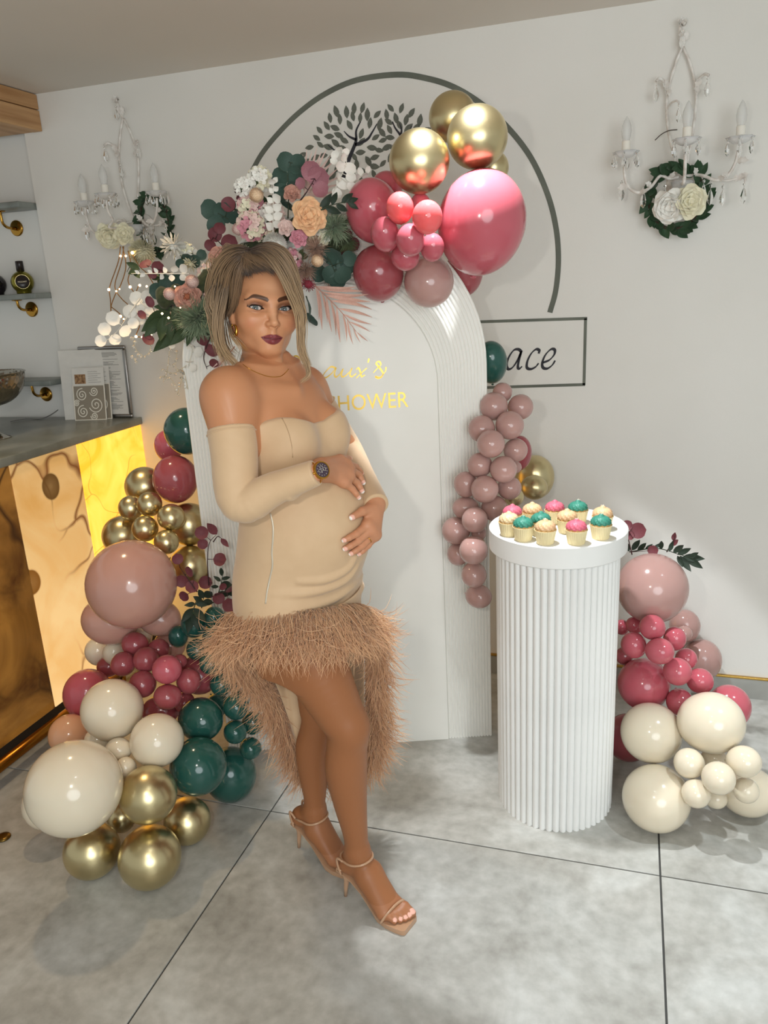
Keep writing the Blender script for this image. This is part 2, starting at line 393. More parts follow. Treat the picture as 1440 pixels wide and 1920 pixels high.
BALLOONS = [
('T', 'gold', -0.514, -0.58, 2.078, 0.0686, 0.98, 'gold chrome balloon highest and furthest back on top of the arch'),
('T', 'gold', -0.418, -0.72, 1.996, 0.0817, 1.03, 'gold chrome balloon right of the topmost gold one, above the huge rose balloon'),
('T', 'gold', -0.562, -0.798, 1.94, 0.0813, 1.05, 'gold chrome balloon nearest the viewer atop the arch, above the small coral balloons'),
('T', 'gold', -0.413, -0.52, 1.941, 0.0495, 1.06, "mostly hidden gold balloon peeking out behind the huge rose balloon's upper right"),
('T', 'rose', -0.41, -0.72, 1.779, 0.1282, 1.17, 'huge oval rose pink balloon, largest on top of the arch'),
('T', 'rose', -0.726, -0.72, 1.834, 0.0805, 1.18, 'large rose pink balloon at the left end of the top cluster beside the flowers'),
('T', 'rose', -0.716, -0.6, 1.908, 0.0443, 0.93, 'rose balloon mostly hidden behind the large left one, under the front gold balloon'),
('T', 'coral', -0.596, -0.888, 1.819, 0.0379, 1.15, 'small bright coral balloon touching the large left rose balloon, left of its twin'),
('T', 'rose', -0.572, -0.763, 1.838, 0.027, 1.0, 'small rose balloon tucked behind the two bright coral balloons under the front gold one'),
('T', 'coral', -0.513, -0.927, 1.788, 0.0403, 1.1, 'small bright coral balloon right of its coral twin, beside the huge rose balloon'),
('T', 'rose', -0.648, -0.862, 1.758, 0.0418, 1.22, 'small oval rose balloon at lower left of the coral twins, over the large left one'),
('T', 'rose', -0.569, -0.896, 1.737, 0.0396, 1.15, 'small rose balloon with dark tip directly below the gap between the coral twins'),
('T', 'rose', -0.524, -0.837, 1.717, 0.0342, 1.23, 'small rose balloon directly under the right coral balloon'),
('T', 'rose', -0.611, -0.8, 1.7, 0.0398, 0.96, 'small rose balloon under the dark tipped one, half hidden behind it'),
('T', 'deeprose', -0.729, -0.685, 1.661, 0.0777, 1.08, 'deep rose balloon hanging lowest at the left of the arch top cluster'),
('T', 'mauve', -0.581, -0.66, 1.627, 0.0736, 0.98, 'dusty mauve balloon lowest in the arch top cluster, over the ribbed border'),
('T', 'deeprose', -0.525, -0.42, 1.649, 0.0652, 1.17, 'rose balloon behind the arch edge, under the huge rose balloon'),
('L', 'teal', -1.451, -0.68, 1.179, 0.0784, 1.07, 'dark teal balloon topmost of the left column beside the arch'),
('L', 'rose', -1.57, -0.62, 1.113, 0.0532, 1.19, 'rose balloon half hidden behind the topmost teal balloon left of the arch'),
('L', 'deeprose', -1.481, -0.74, 1.023, 0.0792, 1.1, "deep rose balloon directly below the teal one at the arch's left edge"),
('L', 'gold', -1.637, -0.7, 0.982, 0.0696, 0.97, 'gold balloon behind two small gold ones, left of the deep rose one'),
('L', 'gold', -1.619, -0.82, 0.938, 0.0419, 1.04, 'small gold balloon leftmost of the five small gold ones'),
('L', 'gold', -1.528, -0.84, 0.96, 0.0421, 1.0, 'small gold balloon highest of the five small gold ones under the deep rose balloon'),
('L', 'gold', -1.437, -0.86, 0.923, 0.0452, 1.0, 'small gold balloon rightmost of the five small gold ones'),
('L', 'gold', -1.516, -0.9, 0.893, 0.0432, 1.0, 'small gold balloon in the middle of the five, above the giant dusty pink balloon'),
('L', 'gold', -1.434, -0.91, 0.854, 0.0404, 0.96, "small gold balloon lowest of the five, at the giant dusty pink balloon's upper right"),
('L', 'gold', -1.449, -0.74, 0.861, 0.0751, 1.05, "large gold balloon cut off by the arch's left edge, right of the small gold ones"),
('L', 'gold', -1.684, -0.8, 0.828, 0.0712, 1.05, "large gold balloon rising behind the giant dusty pink balloon's upper left"),
('L', 'gold', -1.431, -0.79, 0.728, 0.0692, 1.0, 'large gold balloon behind burgundy leaves, right of the giant dusty pink balloon'),
('L', 'blush', -1.479, -1.06, 0.762, 0.1401, 0.97, 'giant dusty pink balloon, largest of the left column'),
('L', 'blush', -1.637, -0.998, 0.596, 0.0845, 0.88, 'dusty pink balloon peeking out under the giant one on its left'),
('L', 'blush', -1.494, -0.926, 0.586, 0.065, 0.85, 'dusty pink balloon peeking out under the giant one on its right'),
('L', 'cream', -1.586, -0.92, 0.505, 0.043, 1.0, 'small cream balloon in the gap between two dusty pink ones above the rose clump'),
('L', 'blush', -1.488, -0.896, 0.469, 0.054, 1.0, 'pale pink balloon in shade behind the small rose clump, left of the small teal ones'),
('L', 'cream', -1.764, -0.927, 0.434, 0.0481, 1.12, 'cream balloon glowing against the lit onyx bar, under the dusty pink ones'),
('L', 'cream', -1.649, -0.984, 0.468, 0.0413, 1.14, 'cream balloon right beside the one glowing against the onyx bar'),
('L', 'deeprose', -1.695, -0.971, 0.404, 0.0374, 0.91, 'sliver of a deep rose balloon between the cream pair and the big rose one'),
('L', 'rose', -1.692, -1.092, 0.362, 0.085, 1.17, 'big rose balloon behind the upper white balloon on the bar side'),
('L', 'deeprose', -1.529, -1.026, 0.532, 0.0409, 0.92, 'small rose balloon highest of the small rose clump'),
('L', 'deeprose', -1.457, -1.003, 0.508, 0.0361, 1.0, 'small rose balloon at the back of the clump, right of the highest one'),
('L', 'deeprose', -1.53, -1.097, 0.496, 0.0391, 1.04, 'small rose balloon leftmost of the small rose clump'),
('L', 'deeprose', -1.454, -1.079, 0.51, 0.0408, 0.96, 'small rose balloon in the second row of the clump, left of the shiny front one'),
('L', 'rose', -1.333, -1.145, 0.523, 0.0448, 1.0, 'shiny small rose balloon, foremost and biggest of the small clump'),
('L', 'deeprose', -1.438, -1.136, 0.455, 0.0424, 1.0, 'small rose balloon just above and right of the upper white balloon'),
('L', 'deeprose', -1.294, -1.097, 0.461, 0.0401, 1.13, 'small rose balloon rightmost of the clump, nearest the teal balloons'),
('L', 'deeprose', -1.329, -1.168, 0.442, 0.0399, 0.92, 'small rose balloon lowest of the clump, under the shiny front one'),
('L', 'deeprose', -1.345, -1.062, 0.357, 0.0337, 1.0, 'small rose balloon half hidden behind the upper big teal balloon'),
('L', 'deeprose', -1.429, -1.08, 0.329, 0.0528, 0.8, 'rose balloon wedged between the two middle white balloons'),
('L', 'deeprose', -1.329, -0.98, 0.418, 0.0657, 1.0, 'rose balloon in shade behind the small clump, beside the small teal balloons'),
('L', 'deeprose', -1.342, -1.06, 0.506, 0.0233, 1.0, 'tiny sliver of rose balloon behind the shiny front one'),
('L', 'cream', -1.461, -1.265, 0.437, 0.0913, 0.97, 'upper white balloon resting on the giant cream one, in front of the big rose balloon'),
('L', 'cream', -1.29, -1.301, 0.377, 0.0776, 0.98, 'middle white balloon between the upper white one and the big teal ones'),
('L', 'cream', -1.4, -1.535, 0.362, 0.1264, 1.0, 'giant cream white balloon low at the far left by the bar'),
('L', 'cream', -1.685, -1.36, 0.131, 0.0764, 1.11, 'cream balloon sticking out behind the giant cream white one on its left'),
('L', 'cream', -1.399, -1.34, 0.356, 0.0351, 0.88, 'small white balloon higher of the two beside the giant cream one'),
('L', 'cream', -1.352, -1.378, 0.326, 0.0315, 1.15, 'small white balloon lower of the two beside the giant cream one'),
('L', 'peach', -1.673, -1.228, 0.297, 0.0647, 1.0, 'peach balloon behind the giant cream one near the brass foot rail'),
('L', 'cream', -1.541, -1.26, 0.318, 0.0362, 0.92, 'cream balloon in the gap under the upper white balloon'),
('L', 'teal', -1.342, -0.957, 0.588, 0.043, 1.08, 'small teal balloon under the dark leaf sprig, topmost of the small teal cascade'),
('L', 'teal', -1.267, -0.949, 0.615, 0.0359, 1.1, "small teal balloon behind the feather trim's top left edge"),
('L', 'teal', -1.405, -0.959, 0.54, 0.0345, 1.22, 'small teal balloon leftmost of the small teal cascade'),
('L', 'teal', -1.24, -1.004, 0.573, 0.0386, 1.0, 'small teal balloon below the topmost right one, touching the feathers'),
('L', 'teal', -1.312, -1.0, 0.521, 0.0348, 0.95, 'small teal balloon in the second row, right of the leftmost one'),
('L', 'teal', -1.243, -1.04, 0.5, 0.0366, 1.0, 'small teal balloon third down the left side of the cascade'),
('L', 'teal', -1.214, -0.98, 0.473, 0.0366, 1.05, 'small teal balloon third down, half covered by the feathers'),
('L', 'teal', -1.216, -1.037, 0.426, 0.0368, 1.0, 'small teal balloon fourth down the left side of the cascade'),
('L', 'teal', -1.173, -0.987, 0.396, 0.0375, 1.0, 'small teal balloon fourth down, half covered by the feathers'),
('L', 'teal', -1.16, -1.056, 0.363, 0.0415, 1.0, 'biggest of the small teal cascade, shiny, right of the upper big teal one'),
('L', 'teal', -1.163, -1.075, 0.283, 0.0373, 0.96, 'small teal balloon right under the biggest of the cascade'),
('L', 'teal', -1.136, -1.005, 0.277, 0.0374, 1.1, 'small teal balloon behind the feather train, above the lowest one'),
('L', 'teal', -1.135, -1.04, 0.204, 0.0354, 1.0, 'lowest small teal balloon of the cascade, behind the feather train'),
('L', 'teal', -1.294, -0.95, 0.291, 0.0387, 1.0, 'teal balloon in deep shade between the cascade and the upper big teal one'),
('L', 'teal', -1.257, -1.114, 0.339, 0.0695, 0.93, 'upper big teal balloon right of the middle white one'),
('L', 'teal', -1.207, -1.235, 0.257, 0.0856, 1.04, 'matt big teal balloon in front of the lower shiny one'),
('L', 'teal', -1.222, -1.04, 0.092, 0.0897, 1.14, 'shiny big teal balloon lowest right, touching the floor'),
('L', 'gold', -1.259, -1.417, 0.279, 0.0803, 1.0, 'gold balloon upmost of the gold ones on the floor, right of the giant cream one'),
('L', 'gold', -1.253, -1.264, 0.075, 0.0711, 0.98, 'gold balloon on the floor at the right, under the matt big teal one'),
('L', 'gold', -1.457, -1.455, 0.081, 0.08, 0.96, 'gold balloon on the floor at the left, under the giant cream one'),
('L', 'gold', -1.261, -1.45, 0.094, 0.088, 1.02, 'gold balloon foremost on the floor, lowest of all balloons'),
('L', 'gold', -1.464, -1.3, 0.078, 0.0454, 1.07, 'gold balloon in dark shade between the giant cream one and the lower gold ones'),
('M', 'teal', -0.449, -0.36, 1.358, 0.0593, 1.43, 'dark teal balloon behind the arch edge beside the wall lettering'),
('M', 'mauve', -0.403, -0.42, 1.264, 0.0323, 0.95, 'small mauve balloon at the very top of the right hand chain under the teal one'),
('M', 'mauve', -0.421, -0.488, 1.229, 0.0456, 1.04, 'mauve balloon left in the second row of the right hand chain'),
('M', 'mauve', -0.342, -0.43, 1.217, 0.0417, 1.0, 'mauve balloon right in the second row of the chain, against the wall'),
('M', 'mauve', -0.363, -0.532, 1.175, 0.0456, 1.0, 'mauve balloon in the third row of the chain, right of its row mate'),
('M', 'mauve', -0.45, -0.555, 1.167, 0.0434, 0.96, 'mauve balloon in the third row of the chain, over the ribbed border'),
('M', 'mauve', -0.409, -0.623, 1.133, 0.0439, 0.96, 'mauve balloon in the fourth row of the chain, left of its row mate'),
('M', 'mauve', -0.346, -0.52, 1.091, 0.0385, 0.96, 'mauve balloon in the fourth row of the chain, in front of the deep rose one'),
('M', 'deeprose', -0.357, -0.36, 1.047, 0.0498, 1.55, 'deep rose balloon sliver behind the mauve chain above the gold pair'),
('M', 'mauve', -0.45, -0.598, 1.058, 0.0399, 0.96, 'mauve balloon in the fifth row of the chain, over the ribbed border'),
('M', 'mauve', -0.371, -0.617, 1.05, 0.0425, 0.96, 'mauve balloon in the fifth row of the chain, nearest the wall side gold one'),
('M', 'mauve', -0.356, -0.46, 1.02, 0.0212, 1.0, 'small mauve sliver between the fifth row and the large wall side gold balloon'),
('M', 'mauve', -0.498, -0.594, 0.992, 0.0405, 1.14, 'mauve balloon in the sixth row of the chain, leftmost of three'),
('M', 'mauve', -0.427, -0.64, 0.99, 0.0437, 1.0, 'mauve balloon in the sixth row of the chain, middle of three'),
('M', 'mauve', -0.363, -0.546, 0.971, 0.0388, 1.05, 'mauve balloon in the sixth row of the chain, rightmost of three'),
('M', 'mauve', -0.502, -0.589, 0.911, 0.0383, 0.83, 'mauve balloon in the seventh row of the chain, left one'),
('M', 'mauve', -0.407, -0.58, 0.91, 0.0423, 0.96, 'mauve balloon in the seventh row of the chain, behind the cream cupcake'),
('M', 'mauve', -0.457, -0.66, 0.893, 0.0415, 0.96, 'mauve balloon in the eighth row, just left of the pedestal top'),
('M', 'mauve', -0.535, -0.59, 0.831, 0.0469, 0.96, 'mauve balloon furthest left of the chain over the smooth white board'),
('M', 'mauve', -0.459, -0.68, 0.797, 0.0459, 1.0, 'mauve balloon at the pedestal rim, fourth from the bottom of the chain'),
('M', 'mauve', -0.532, -0.584, 0.746, 0.0375, 1.1, 'mauve balloon half behind the one at the pedestal rim, third from the bottom'),
('M', 'mauve', -0.467, -0.64, 0.697, 0.0419, 1.0, 'mauve balloon second from the bottom of the chain, beside the pedestal'),
('M', 'mauve', -0.46, -0.6, 0.605, 0.0418, 0.88, 'mauve balloon at the very bottom of the chain, beside the pedestal'),
('M', 'mauve', -0.46, -0.58, 0.822, 0.0246, 1.0, 'small mauve sliver behind the pedestal rim and the eighth row'),
('M', 'gold', -0.334, -0.085, 0.893, 0.0773, 1.2, 'large gold balloon against the wall beside the mauve chain'),
('M', 'gold', -0.318, -0.24, 0.893, 0.046, 0.92, 'smaller dark gold balloon in front of the large wall side gold one'),
('M', 'gold', -0.355, -0.494, 0.926, 0.0318, 1.0, 'gold balloon in shade under the chain behind the cupcakes'),
('R', 'mauve', 0.093, -0.503, 0.636, 0.1128, 1.06, 'giant mauve balloon at the top right of the pedestal'),
('R', 'mauve', 0.232, -0.084, 0.322, 0.0594, 1.18, 'mauve balloon against the wall behind the giant mauve one'),
('R', 'mauve', 0.225, -0.176, 0.331, 0.0294, 1.07, 'small mauve sliver between the two wall side mauve balloons'),
('R', 'mauve', 0.298, -0.09, 0.188, 0.0777, 1.16, 'big pale mauve balloon against the wall above the brass strip'),
('R', 'rose', 0.094, -0.634, 0.556, 0.0396, 0.96, 'small pink balloon highest of the right clump, right under the giant mauve one'),
('R', 'rose', 0.041, -0.63, 0.488, 0.0411, 1.08, 'small pink balloon of the right clump next to the pedestal flutes'),
('R', 'rose', 0.117, -0.691, 0.504, 0.0411, 0.93, 'small pink balloon with dark tip in the middle of the right clump'),
('R', 'rose', 0.165, -0.58, 0.498, 0.0367, 1.14, 'small pink balloon upper right of the one with the dark tip'),
('R', 'rose', 0.205, -0.56, 0.421, 0.0338, 0.95, 'small pink balloon in front of the big pale mauve one by the wall'),
('R', 'rose', 0.173, -0.66, 0.424, 0.043, 1.0, 'small pink balloon with dark tip above the upper right white balloon'),
('R', 'rose', 0.247, -0.6, 0.367, 0.0404, 1.0, 'small pink balloon furthest right of the right clump'),
('R', 'rose', 0.188, -0.638, 0.305, 0.0421, 1.0, 'small pink balloon lowest of the right clump, between the two upper white ones'),
('R', 'rose', 0.043, -0.51, 0.502, 0.0283, 0.94, "small pink balloon in shade behind the clump's highest one"),
('R', 'rose', 0.003, -0.483, 0.479, 0.0254, 1.07, "small pink sliver between the pedestal and the right clump's top"),
('R', 'deeprose', 0.014, -0.514, 0.388, 0.0295, 1.12, 'small deep rose sliver behind the clump against the pedestal flutes'),
('R', 'rose', 0.078, -0.585, 0.328, 0.0833, 0.98, 'big pink balloon above the upper left white one, beside the pedestal'),
('R', 'deeprose', 0.038, -0.55, 0.101, 0.0795, 1.07, 'deep rose balloon in shade behind the upper left white one, beside the pedestal'),
('R', 'rose', 0.337, -0.6, 0.286, 0.0678, 1.12, 'big pink balloon behind the upper right white one, furthest right pink'),
('R', 'cream', 0.102, -0.735, 0.243, 0.0923, 0.97, 'upper left white balloon of the right floor group beside the pedestal'),
('R', 'cream', 0.27, -0.759, 0.316, 0.0923, 0.94, 'upper right white balloon of the right floor group, below the pink clump'),
('R', 'cream', 0.12, -0.862, 0.099, 0.0988, 1.0, 'largest white balloon on the floor next to the pedestal foot'),
('R', 'cream', 0.206, -0.86, 0.233, 0.0436, 0.97, 'small white balloon below the two upper white ones, left of the rest'),
('R', 'cream', 0.28, -0.92, 0.236, 0.046, 0.97, 'small white balloon in the centre of the small white ones'),
('R', 'cream', 0.352, -0.86, 0.261, 0.0457, 0.94, 'small white balloon upper right of the small white ones'),
('R', 'cream', 0.225, -0.914, 0.171, 0.0405, 1.0, 'small white balloon lowest left of the small ones, beside the largest floor one'),
('R', 'cream', 0.364, -0.86, 0.166, 0.0359, 1.0, 'small cream balloon below the upper right small one, on the cut off balloon'),
('R', 'cream', 0.39, -0.734, 0.078, 0.0783, 0.94, "big white balloon on the floor cut off by the photo's right edge"),
('R', 'cream', 0.294, -0.791, 0.077, 0.0318, 0.91, 'small cream balloon in shade at the floor under the small white ones'),
('R', 'cream', 0.289, -0.74, 0.182, 0.0337, 0.83, 'cream balloon in shade just under the upper right white one'),
]
BALLOON_GROUPS = {'T': 'balloons clustered on top of the arch', 'L': 'balloons in the garland left of the arch', 'M': 'balloons in the chain right of the arch', 'R': 'balloons in the cluster right of the pedestal'}
# ------------------------------------------------------------------ balloons
def latex(name, col, rough=0.16, sss=0.10):
    m = mat(name, col, rough, coat=0.25, sss=sss); return m
BM = {'mauve': latex('latex_mauve', lin(184, 146, 139)), 'rose': latex('latex_rose', lin(190, 92, 104)), 'coral': latex('latex_coral', lin(244, 104, 106), sss=0.3),
      'deeprose': latex('latex_deep_rose', lin(160, 78, 84)), 'teal': latex('latex_teal', lin(38, 84, 76), 0.14, 0.0), 'cream': latex('latex_cream', lin(226, 214, 191)),
      'blush': latex('latex_blush', lin(192, 146, 132)), 'peach': latex('latex_peach', lin(226, 172, 136)),
      'gold': mat('chrome_gold', lin(210, 195, 152), 0.31, 1.0)}
b = MB(); prof = [(1e-4, 1.0)]
for k in range(1, 27):
    a = PI*k/28; r = math.sin(a); z = math.cos(a)
    if z < 0: z *= 1.05; r *= 1+0.01*z
    prof.append((r, z))
prof += [(0.11, -1.055), (0.055, -1.09), (0.05, -1.12), (0.085, -1.14), (0.075, -1.17), (0.03, -1.18)]
prof = [(r, z) for r, z in prof][::-1]
b.lathe(prof, 40)
bal_me = {k: b.mesh('balloon', m, True) for k, m in BM.items()}
cent = {g: Vector(np.mean([[r[2], r[3], r[4]] for r in BALLOONS if r[0] == g], axis=0)) for g in 'TLMR'}
for g, col, x, y, z, r, e, lab in BALLOONS:
    p = Vector((x, y, z)); out = (Vector(CAM_O)-p).normalized()
    near = [Vector(q[2:5]) for q in BALLOONS if (Vector(q[2:5])-p).length < 0.25]
    c = sum(near, Vector())/len(near)
    ax = (p-c); ax = ax.normalized() if ax.length > 1e-3 else Vector((0, 0, 1))
    if e > 1.06: d = Vector((0, 0, 1)); d = (d*1.6+ax*0.3+out*0.9)
    elif e < 0.95: d = Vector((1, 0, 0)) if ax.x > 0 else Vector((-1, 0, 0)); d = d*1.6+ax*0.3+out*0.7
    else: d = ax*0.6+out*0.6
    o = link('balloon', bal_me[col], None, frame_z(p, d))
    k = e if e >= 1 else 1/e
    st = k**0.5 if (e > 1.06 or e < 0.95) else 1.0
    o.scale = (r/st**0.6, r/st**0.6, r*st**1.2)
    tag(o, lab, 'balloon', BALLOON_GROUPS[g])
# ------------------------------------------------------------------ the bar: back lit onyx front, stone top, rail
def onyx(name, base, mid, vein, e_lo, e_hi, seed, scale, spots=(), zlo=0.1, zhi=1.07, cracks=0.035):
    m = mat(name, base, 0.12, coat=0.3); N, L, b = nodes(m)
    tc = N.new('ShaderNodeTexCoord'); mpn = N.new('ShaderNodeMapping'); mpn.inputs['Location'].default_value = (seed, seed*0.7, seed*1.3)
    L.new(tc.outputs['Object'], mpn.inputs[0])
    n1 = N.new('ShaderNodeTexNoise'); n1.inputs['Scale'].default_value = scale; n1.inputs['Detail'].default_value = 8; n1.inputs['Distortion'].default_value = 1.2
    L.new(mpn.outputs[0], n1.inputs['Vector'])
    ra = N.new('ShaderNodeValToRGB'); e = ra.color_ramp.elements; e[0].position = 0.33; e[0].color = mid; e[1].position = 0.62; e[1].color = base
    L.new(n1.outputs['Fac'], ra.inputs[0])
    nd = N.new('ShaderNodeTexNoise'); nd.inputs['Scale'].default_value = 3; L.new(mpn.outputs[0], nd.inputs['Vector'])
    va = N.new('ShaderNodeVectorMath'); va.operation = 'SCALE'; va.inputs[3].default_value = 0.35; L.new(nd.outputs['Color'], va.inputs[0])
    vb = N.new('ShaderNodeVectorMath'); L.new(mpn.outputs[0], vb.inputs[0]); L.new(va.outputs[0], vb.inputs[1])
    vo = N.new('ShaderNodeTexVoronoi'); vo.feature = 'DISTANCE_TO_EDGE'; vo.inputs['Scale'].default_value = 3.4; L.new(vb.outputs[0], vo.inputs['Vector'])
    rb = N.new('ShaderNodeValToRGB'); rb.color_ramp.elements[0].position = 0.0; rb.color_ramp.elements[0].color = (1, 1, 1, 1)
    rb.color_ramp.elements[1].position = cracks; rb.color_ramp.elements[1].color = (0, 0, 0, 1); L.new(vo.outputs['Distance'], rb.inputs[0])
    nm = N.new('ShaderNodeTexNoise'); nm.inputs['Scale'].default_value = 2.3; L.new(mpn.outputs[0], nm.inputs['Vector'])
    mr = N.new('ShaderNodeMapRange'); mr.inputs[1].default_value = 0.42; mr.inputs[2].default_value = 0.6; L.new(nm.outputs['Fac'], mr.inputs[0])
    mu = N.new('ShaderNodeMath'); mu.operation = 'MULTIPLY'; L.new(rb.outputs[0], mu.inputs[0]); L.new(mr.outputs[0], mu.inputs[1])
    mx = N.new('ShaderNodeMix'); mx.data_type = 'RGBA'; L.new(mu.outputs[0], mx.inputs[0]); L.new(ra.outputs[0], mx.inputs[6]); mx.inputs[7].default_value = vein
    out = mx.outputs[2]
    for (p, r, colr) in spots:                          # agate eyes in the stone
        ds = N.new('ShaderNodeVectorMath'); ds.operation = 'DISTANCE'; ds.inputs[1].default_value = p
        nn = N.new('ShaderNodeVectorMath'); nn.operation = 'ADD'
        sc = N.new('ShaderNodeVectorMath'); sc.operation = 'SCALE'; sc.inputs[3].default_value = 0.05; L.new(nd.outputs['Color'], sc.inputs[0])
        L.new(tc.outputs['Object'], nn.inputs[0]); L.new(sc.outputs[0], nn.inputs[1]); L.new(nn.outputs[0], ds.inputs[0])
        rs = N.new('ShaderNodeValToRGB'); e = rs.color_ramp.elements; e[0].position = 0.0; e[0].color = (0.25, 0.25, 0.25, 1); e[1].position = 1.0; e[1].color = (0, 0, 0, 1)
        q = rs.color_ramp.elements.new(r*0.55); q.color = (0.9, 0.9, 0.9, 1); q = rs.color_ramp.elements.new(r); q.color = (1, 1, 1, 1); q = rs.color_ramp.elements.new(r*1.08); q.color = (0, 0, 0, 1)
        L.new(ds.outputs['Value'], rs.inputs[0])
        m2 = N.new('ShaderNodeMix'); m2.data_type = 'RGBA'; L.new(rs.outputs[0], m2.inputs[0]); L.new(out, m2.inputs[6]); m2.inputs[7].default_value = colr; out = m2.outputs[2]
    L.new(out, b.inputs['Base Color']); L.new(out, b.inputs['Emission Color'])
    sx = N.new('ShaderNodeSeparateXYZ'); L.new(tc.outputs['Object'], sx.inputs[0])
    me = N.new('ShaderNodeMapRange'); me.inputs[1].default_value = zlo; me.inputs[2].default_value = zhi; me.inputs[3].default_value = e_lo; me.inputs[4].default_value = e_hi
    L.new(sx.outputs['Z'], me.inputs[0]); L.new(me.outputs[0], b.inputs['Emission Strength'])
    return m
BX = -2.11
bar = empty('bar_counter', (0, 0, 0), 'bar with glowing back lit yellow and brown onyx front at the far left', 'bar')
on = [onyx('onyx_bright', lin(255, 200, 84), lin(248, 168, 40), lin(196, 120, 34), 1.20, 1.15, 1.0, 5.0, cracks=0.010),
      onyx('onyx_cream', lin(228, 192, 134), lin(212, 162, 92), lin(120, 70, 34), 0.95, 0.36, 4.0, 2.6,
           [((BX, -0.60, 0.975), 0.055, lin(96, 66, 30)), ((BX, -0.79, 0.66), 0.055, lin(120, 76, 26))]),
      onyx('onyx_brown', lin(176, 124, 56), lin(78, 44, 14), lin(60, 34, 14), 0.22, 0.22, 8.3, 2.2, cracks=0.045),
      onyx('onyx_brown_dark', lin(176, 124, 56), lin(78, 44, 14), lin(60, 34, 14), 0.22, 0.22, 11.3, 2.2, cracks=0.045)]
for (y0, y1), m in zip(((-0.443, -0.003), (-0.810, -0.447), (-1.20, -0.814), (-1.6, -1.204)), on):
    b = MB(); b.bbox(BX-0.02, BX, y0, y1, 0.10, 1.076, 0.0015); b.build('onyx_panel', m, bar, False)
b = MB(); b.box(-2.9, BX-0.021, -1.6, -0.003, 0.002, 1.076); b.build('carcass', mat('bar_carcass', lin(52, 44, 36), 0.6), bar, False)
b = MB(); b.box(BX-0.04, BX-0.022, -1.6, -0.003, 0.0, 0.10)
rail_m = mat('aged_brass', lin(150, 100, 36), 0.25, 1.0)
rl = empty('foot_rail', (0, 0, 0), 'brass foot rail running along the bottom of the onyx bar', 'rail')
b = MB(); b.tube([(-2.065, -1.6, 0.075), (-2.065, -0.015, 0.075)], 0.021, 16); b.build('pipe', rail_m, rl)
for y in (-1.25, -0.45):
    b = MB(); b.tube([(-2.065, y, 0.06), (-2.065, y, 0.0)], 0.012, 10); b.lathe([(0.025, 0.0), (0.025, 0.006), (0.012, 0.008)], 16, Matrix.Translation((-2.065, y, 0))); b.build('bracket', rail_m, rl)
stone = noise_mix(mat('green_grey_stone', lin(120, 124, 118), 0.28), lin(106, 111, 105), lin(138, 142, 136), 6, 6)
b = MB(); b.bbox(-2.95, -2.098, -1.65, -0.0015, 1.077, 1.110, 0.004); tag(b.build('worktop', stone), 'grey green stone worktop on the onyx bar', 'worktop')
ZT = 1.110
b = MB(); b.lathe([(0.0, 0.0), (0.022, 0.0), (0.024, 0.002), (0.022, 0.006), (0.012, 0.009), (0.0, 0.009)], 20, Matrix.Translation(at_z(6, 1571, 0)))
tag(b.build('floor_disc', mat('worn_brass', lin(120, 96, 50), 0.35, 1.0)), 'small round brass disc lying on the floor at the left edge', 'disc')

# shelves on brass brackets against the alcove wall
shelf_m = noise_mix(mat('shelf_stone', lin(128, 134, 130), 0.35), lin(116, 122, 118), lin(140, 146, 142), 7, 5)
bracket_m = mat('polished_brass', lin(176, 134, 60), 0.15, 1.0)
def shelf(xr, z, disc, lab):
    s = empty('wall_shelf', (xr, 0.05, z), lab, 'shelf', 'grey shelves on brass brackets in the alcove')
    b = MB(); b.bbox(-0.75, 0, -0.150, -0.0005, -0.012, 0.012, 0.004); b.build('board', shelf_m, s)
    for dx, dz in (disc, (disc[0]-0.5, disc[1])):
        b = MB(); b.lathe([(0.0, 0.0), (0.034, 0.0), (0.034, 0.004), (0.030, 0.007), (0.0, 0.008)], 24, frame_z((dx, -0.0005, dz), (0, -1, 0))); d = b.build('wall_disc', bracket_m, s)
        b = MB(); b.tube(spline([(0, -0.008, 0), (0, -0.055, 0.0), (0, -0.08, 0.015), (0, -0.085, 0.04), (0, -0.085, -dz-0.012)], 5), 0.006, 10)
        b.lathe([(0.022, 0), (0.022, 0.003), (0.006, 0.006)], 16, Matrix.Translation((0, -0.085, -dz-0.0121)) @ Matrix.Rotation(PI, 4, 'X'))
        r = b.build('bracket_arm', bracket_m, s); r.location = (dx, 0, dz)
    return s
def alc(px, py, Y=0.05): return at_y(px, py, Y)
for (pe, pd, lab) in (((50, 384), (32, 428), 'upper grey alcove shelf, empty, on a brass bracket below the timber bulkhead'),
                      ((81, 554), (60, 580), 'middle grey alcove shelf carrying the round golden bottle'),
                      ((108, 716), (87, 739), 'lowest grey alcove shelf, just above the hammered bowl')):
    e = at_y(pe[0], pe[1], -0.05); d = alc(*pd)
    shelf(e.x, e.z, (d.x-e.x, d.z-e.z), lab)
# round liqueur bottle
sz = at_y(81, 554, -0.05).z+0.012
p = at_y(46, 551, -0.02); bot = empty('liqueur_bottle', (p.x, -0.02, sz), 'round golden green bottle with a dark seal and black cap on the middle shelf', 'bottle')
gold_glass = mat('golden_bottle', lin(136, 128, 48), 0.25, 0.85)
b = MB(); R0 = 0.048
b.lathe([(0.0, 0.0), (0.030, 0.0), (0.031, 0.004)]+[(R0*math.sin(a), 0.050-R0*math.cos(a)*1.0) for a in np.linspace(0.72, 2.85, 14)]+[(0.0125, 0.100), (0.0, 0.100)], 32); b.build('flask', gold_glass, bot)
dk = mat('bottle_black', lin(34, 26, 24), 0.3); b = MB(); b.lathe([(0.0, 0.097), (0.0165, 0.097), (0.0165, 0.138), (0.0150, 0.140), (0.0, 0.140)], 24); b.build('cap', dk, bot)
bd = (Vector(CAM_O)-Vector((p.x, -0.02, sz+0.05))).normalized()
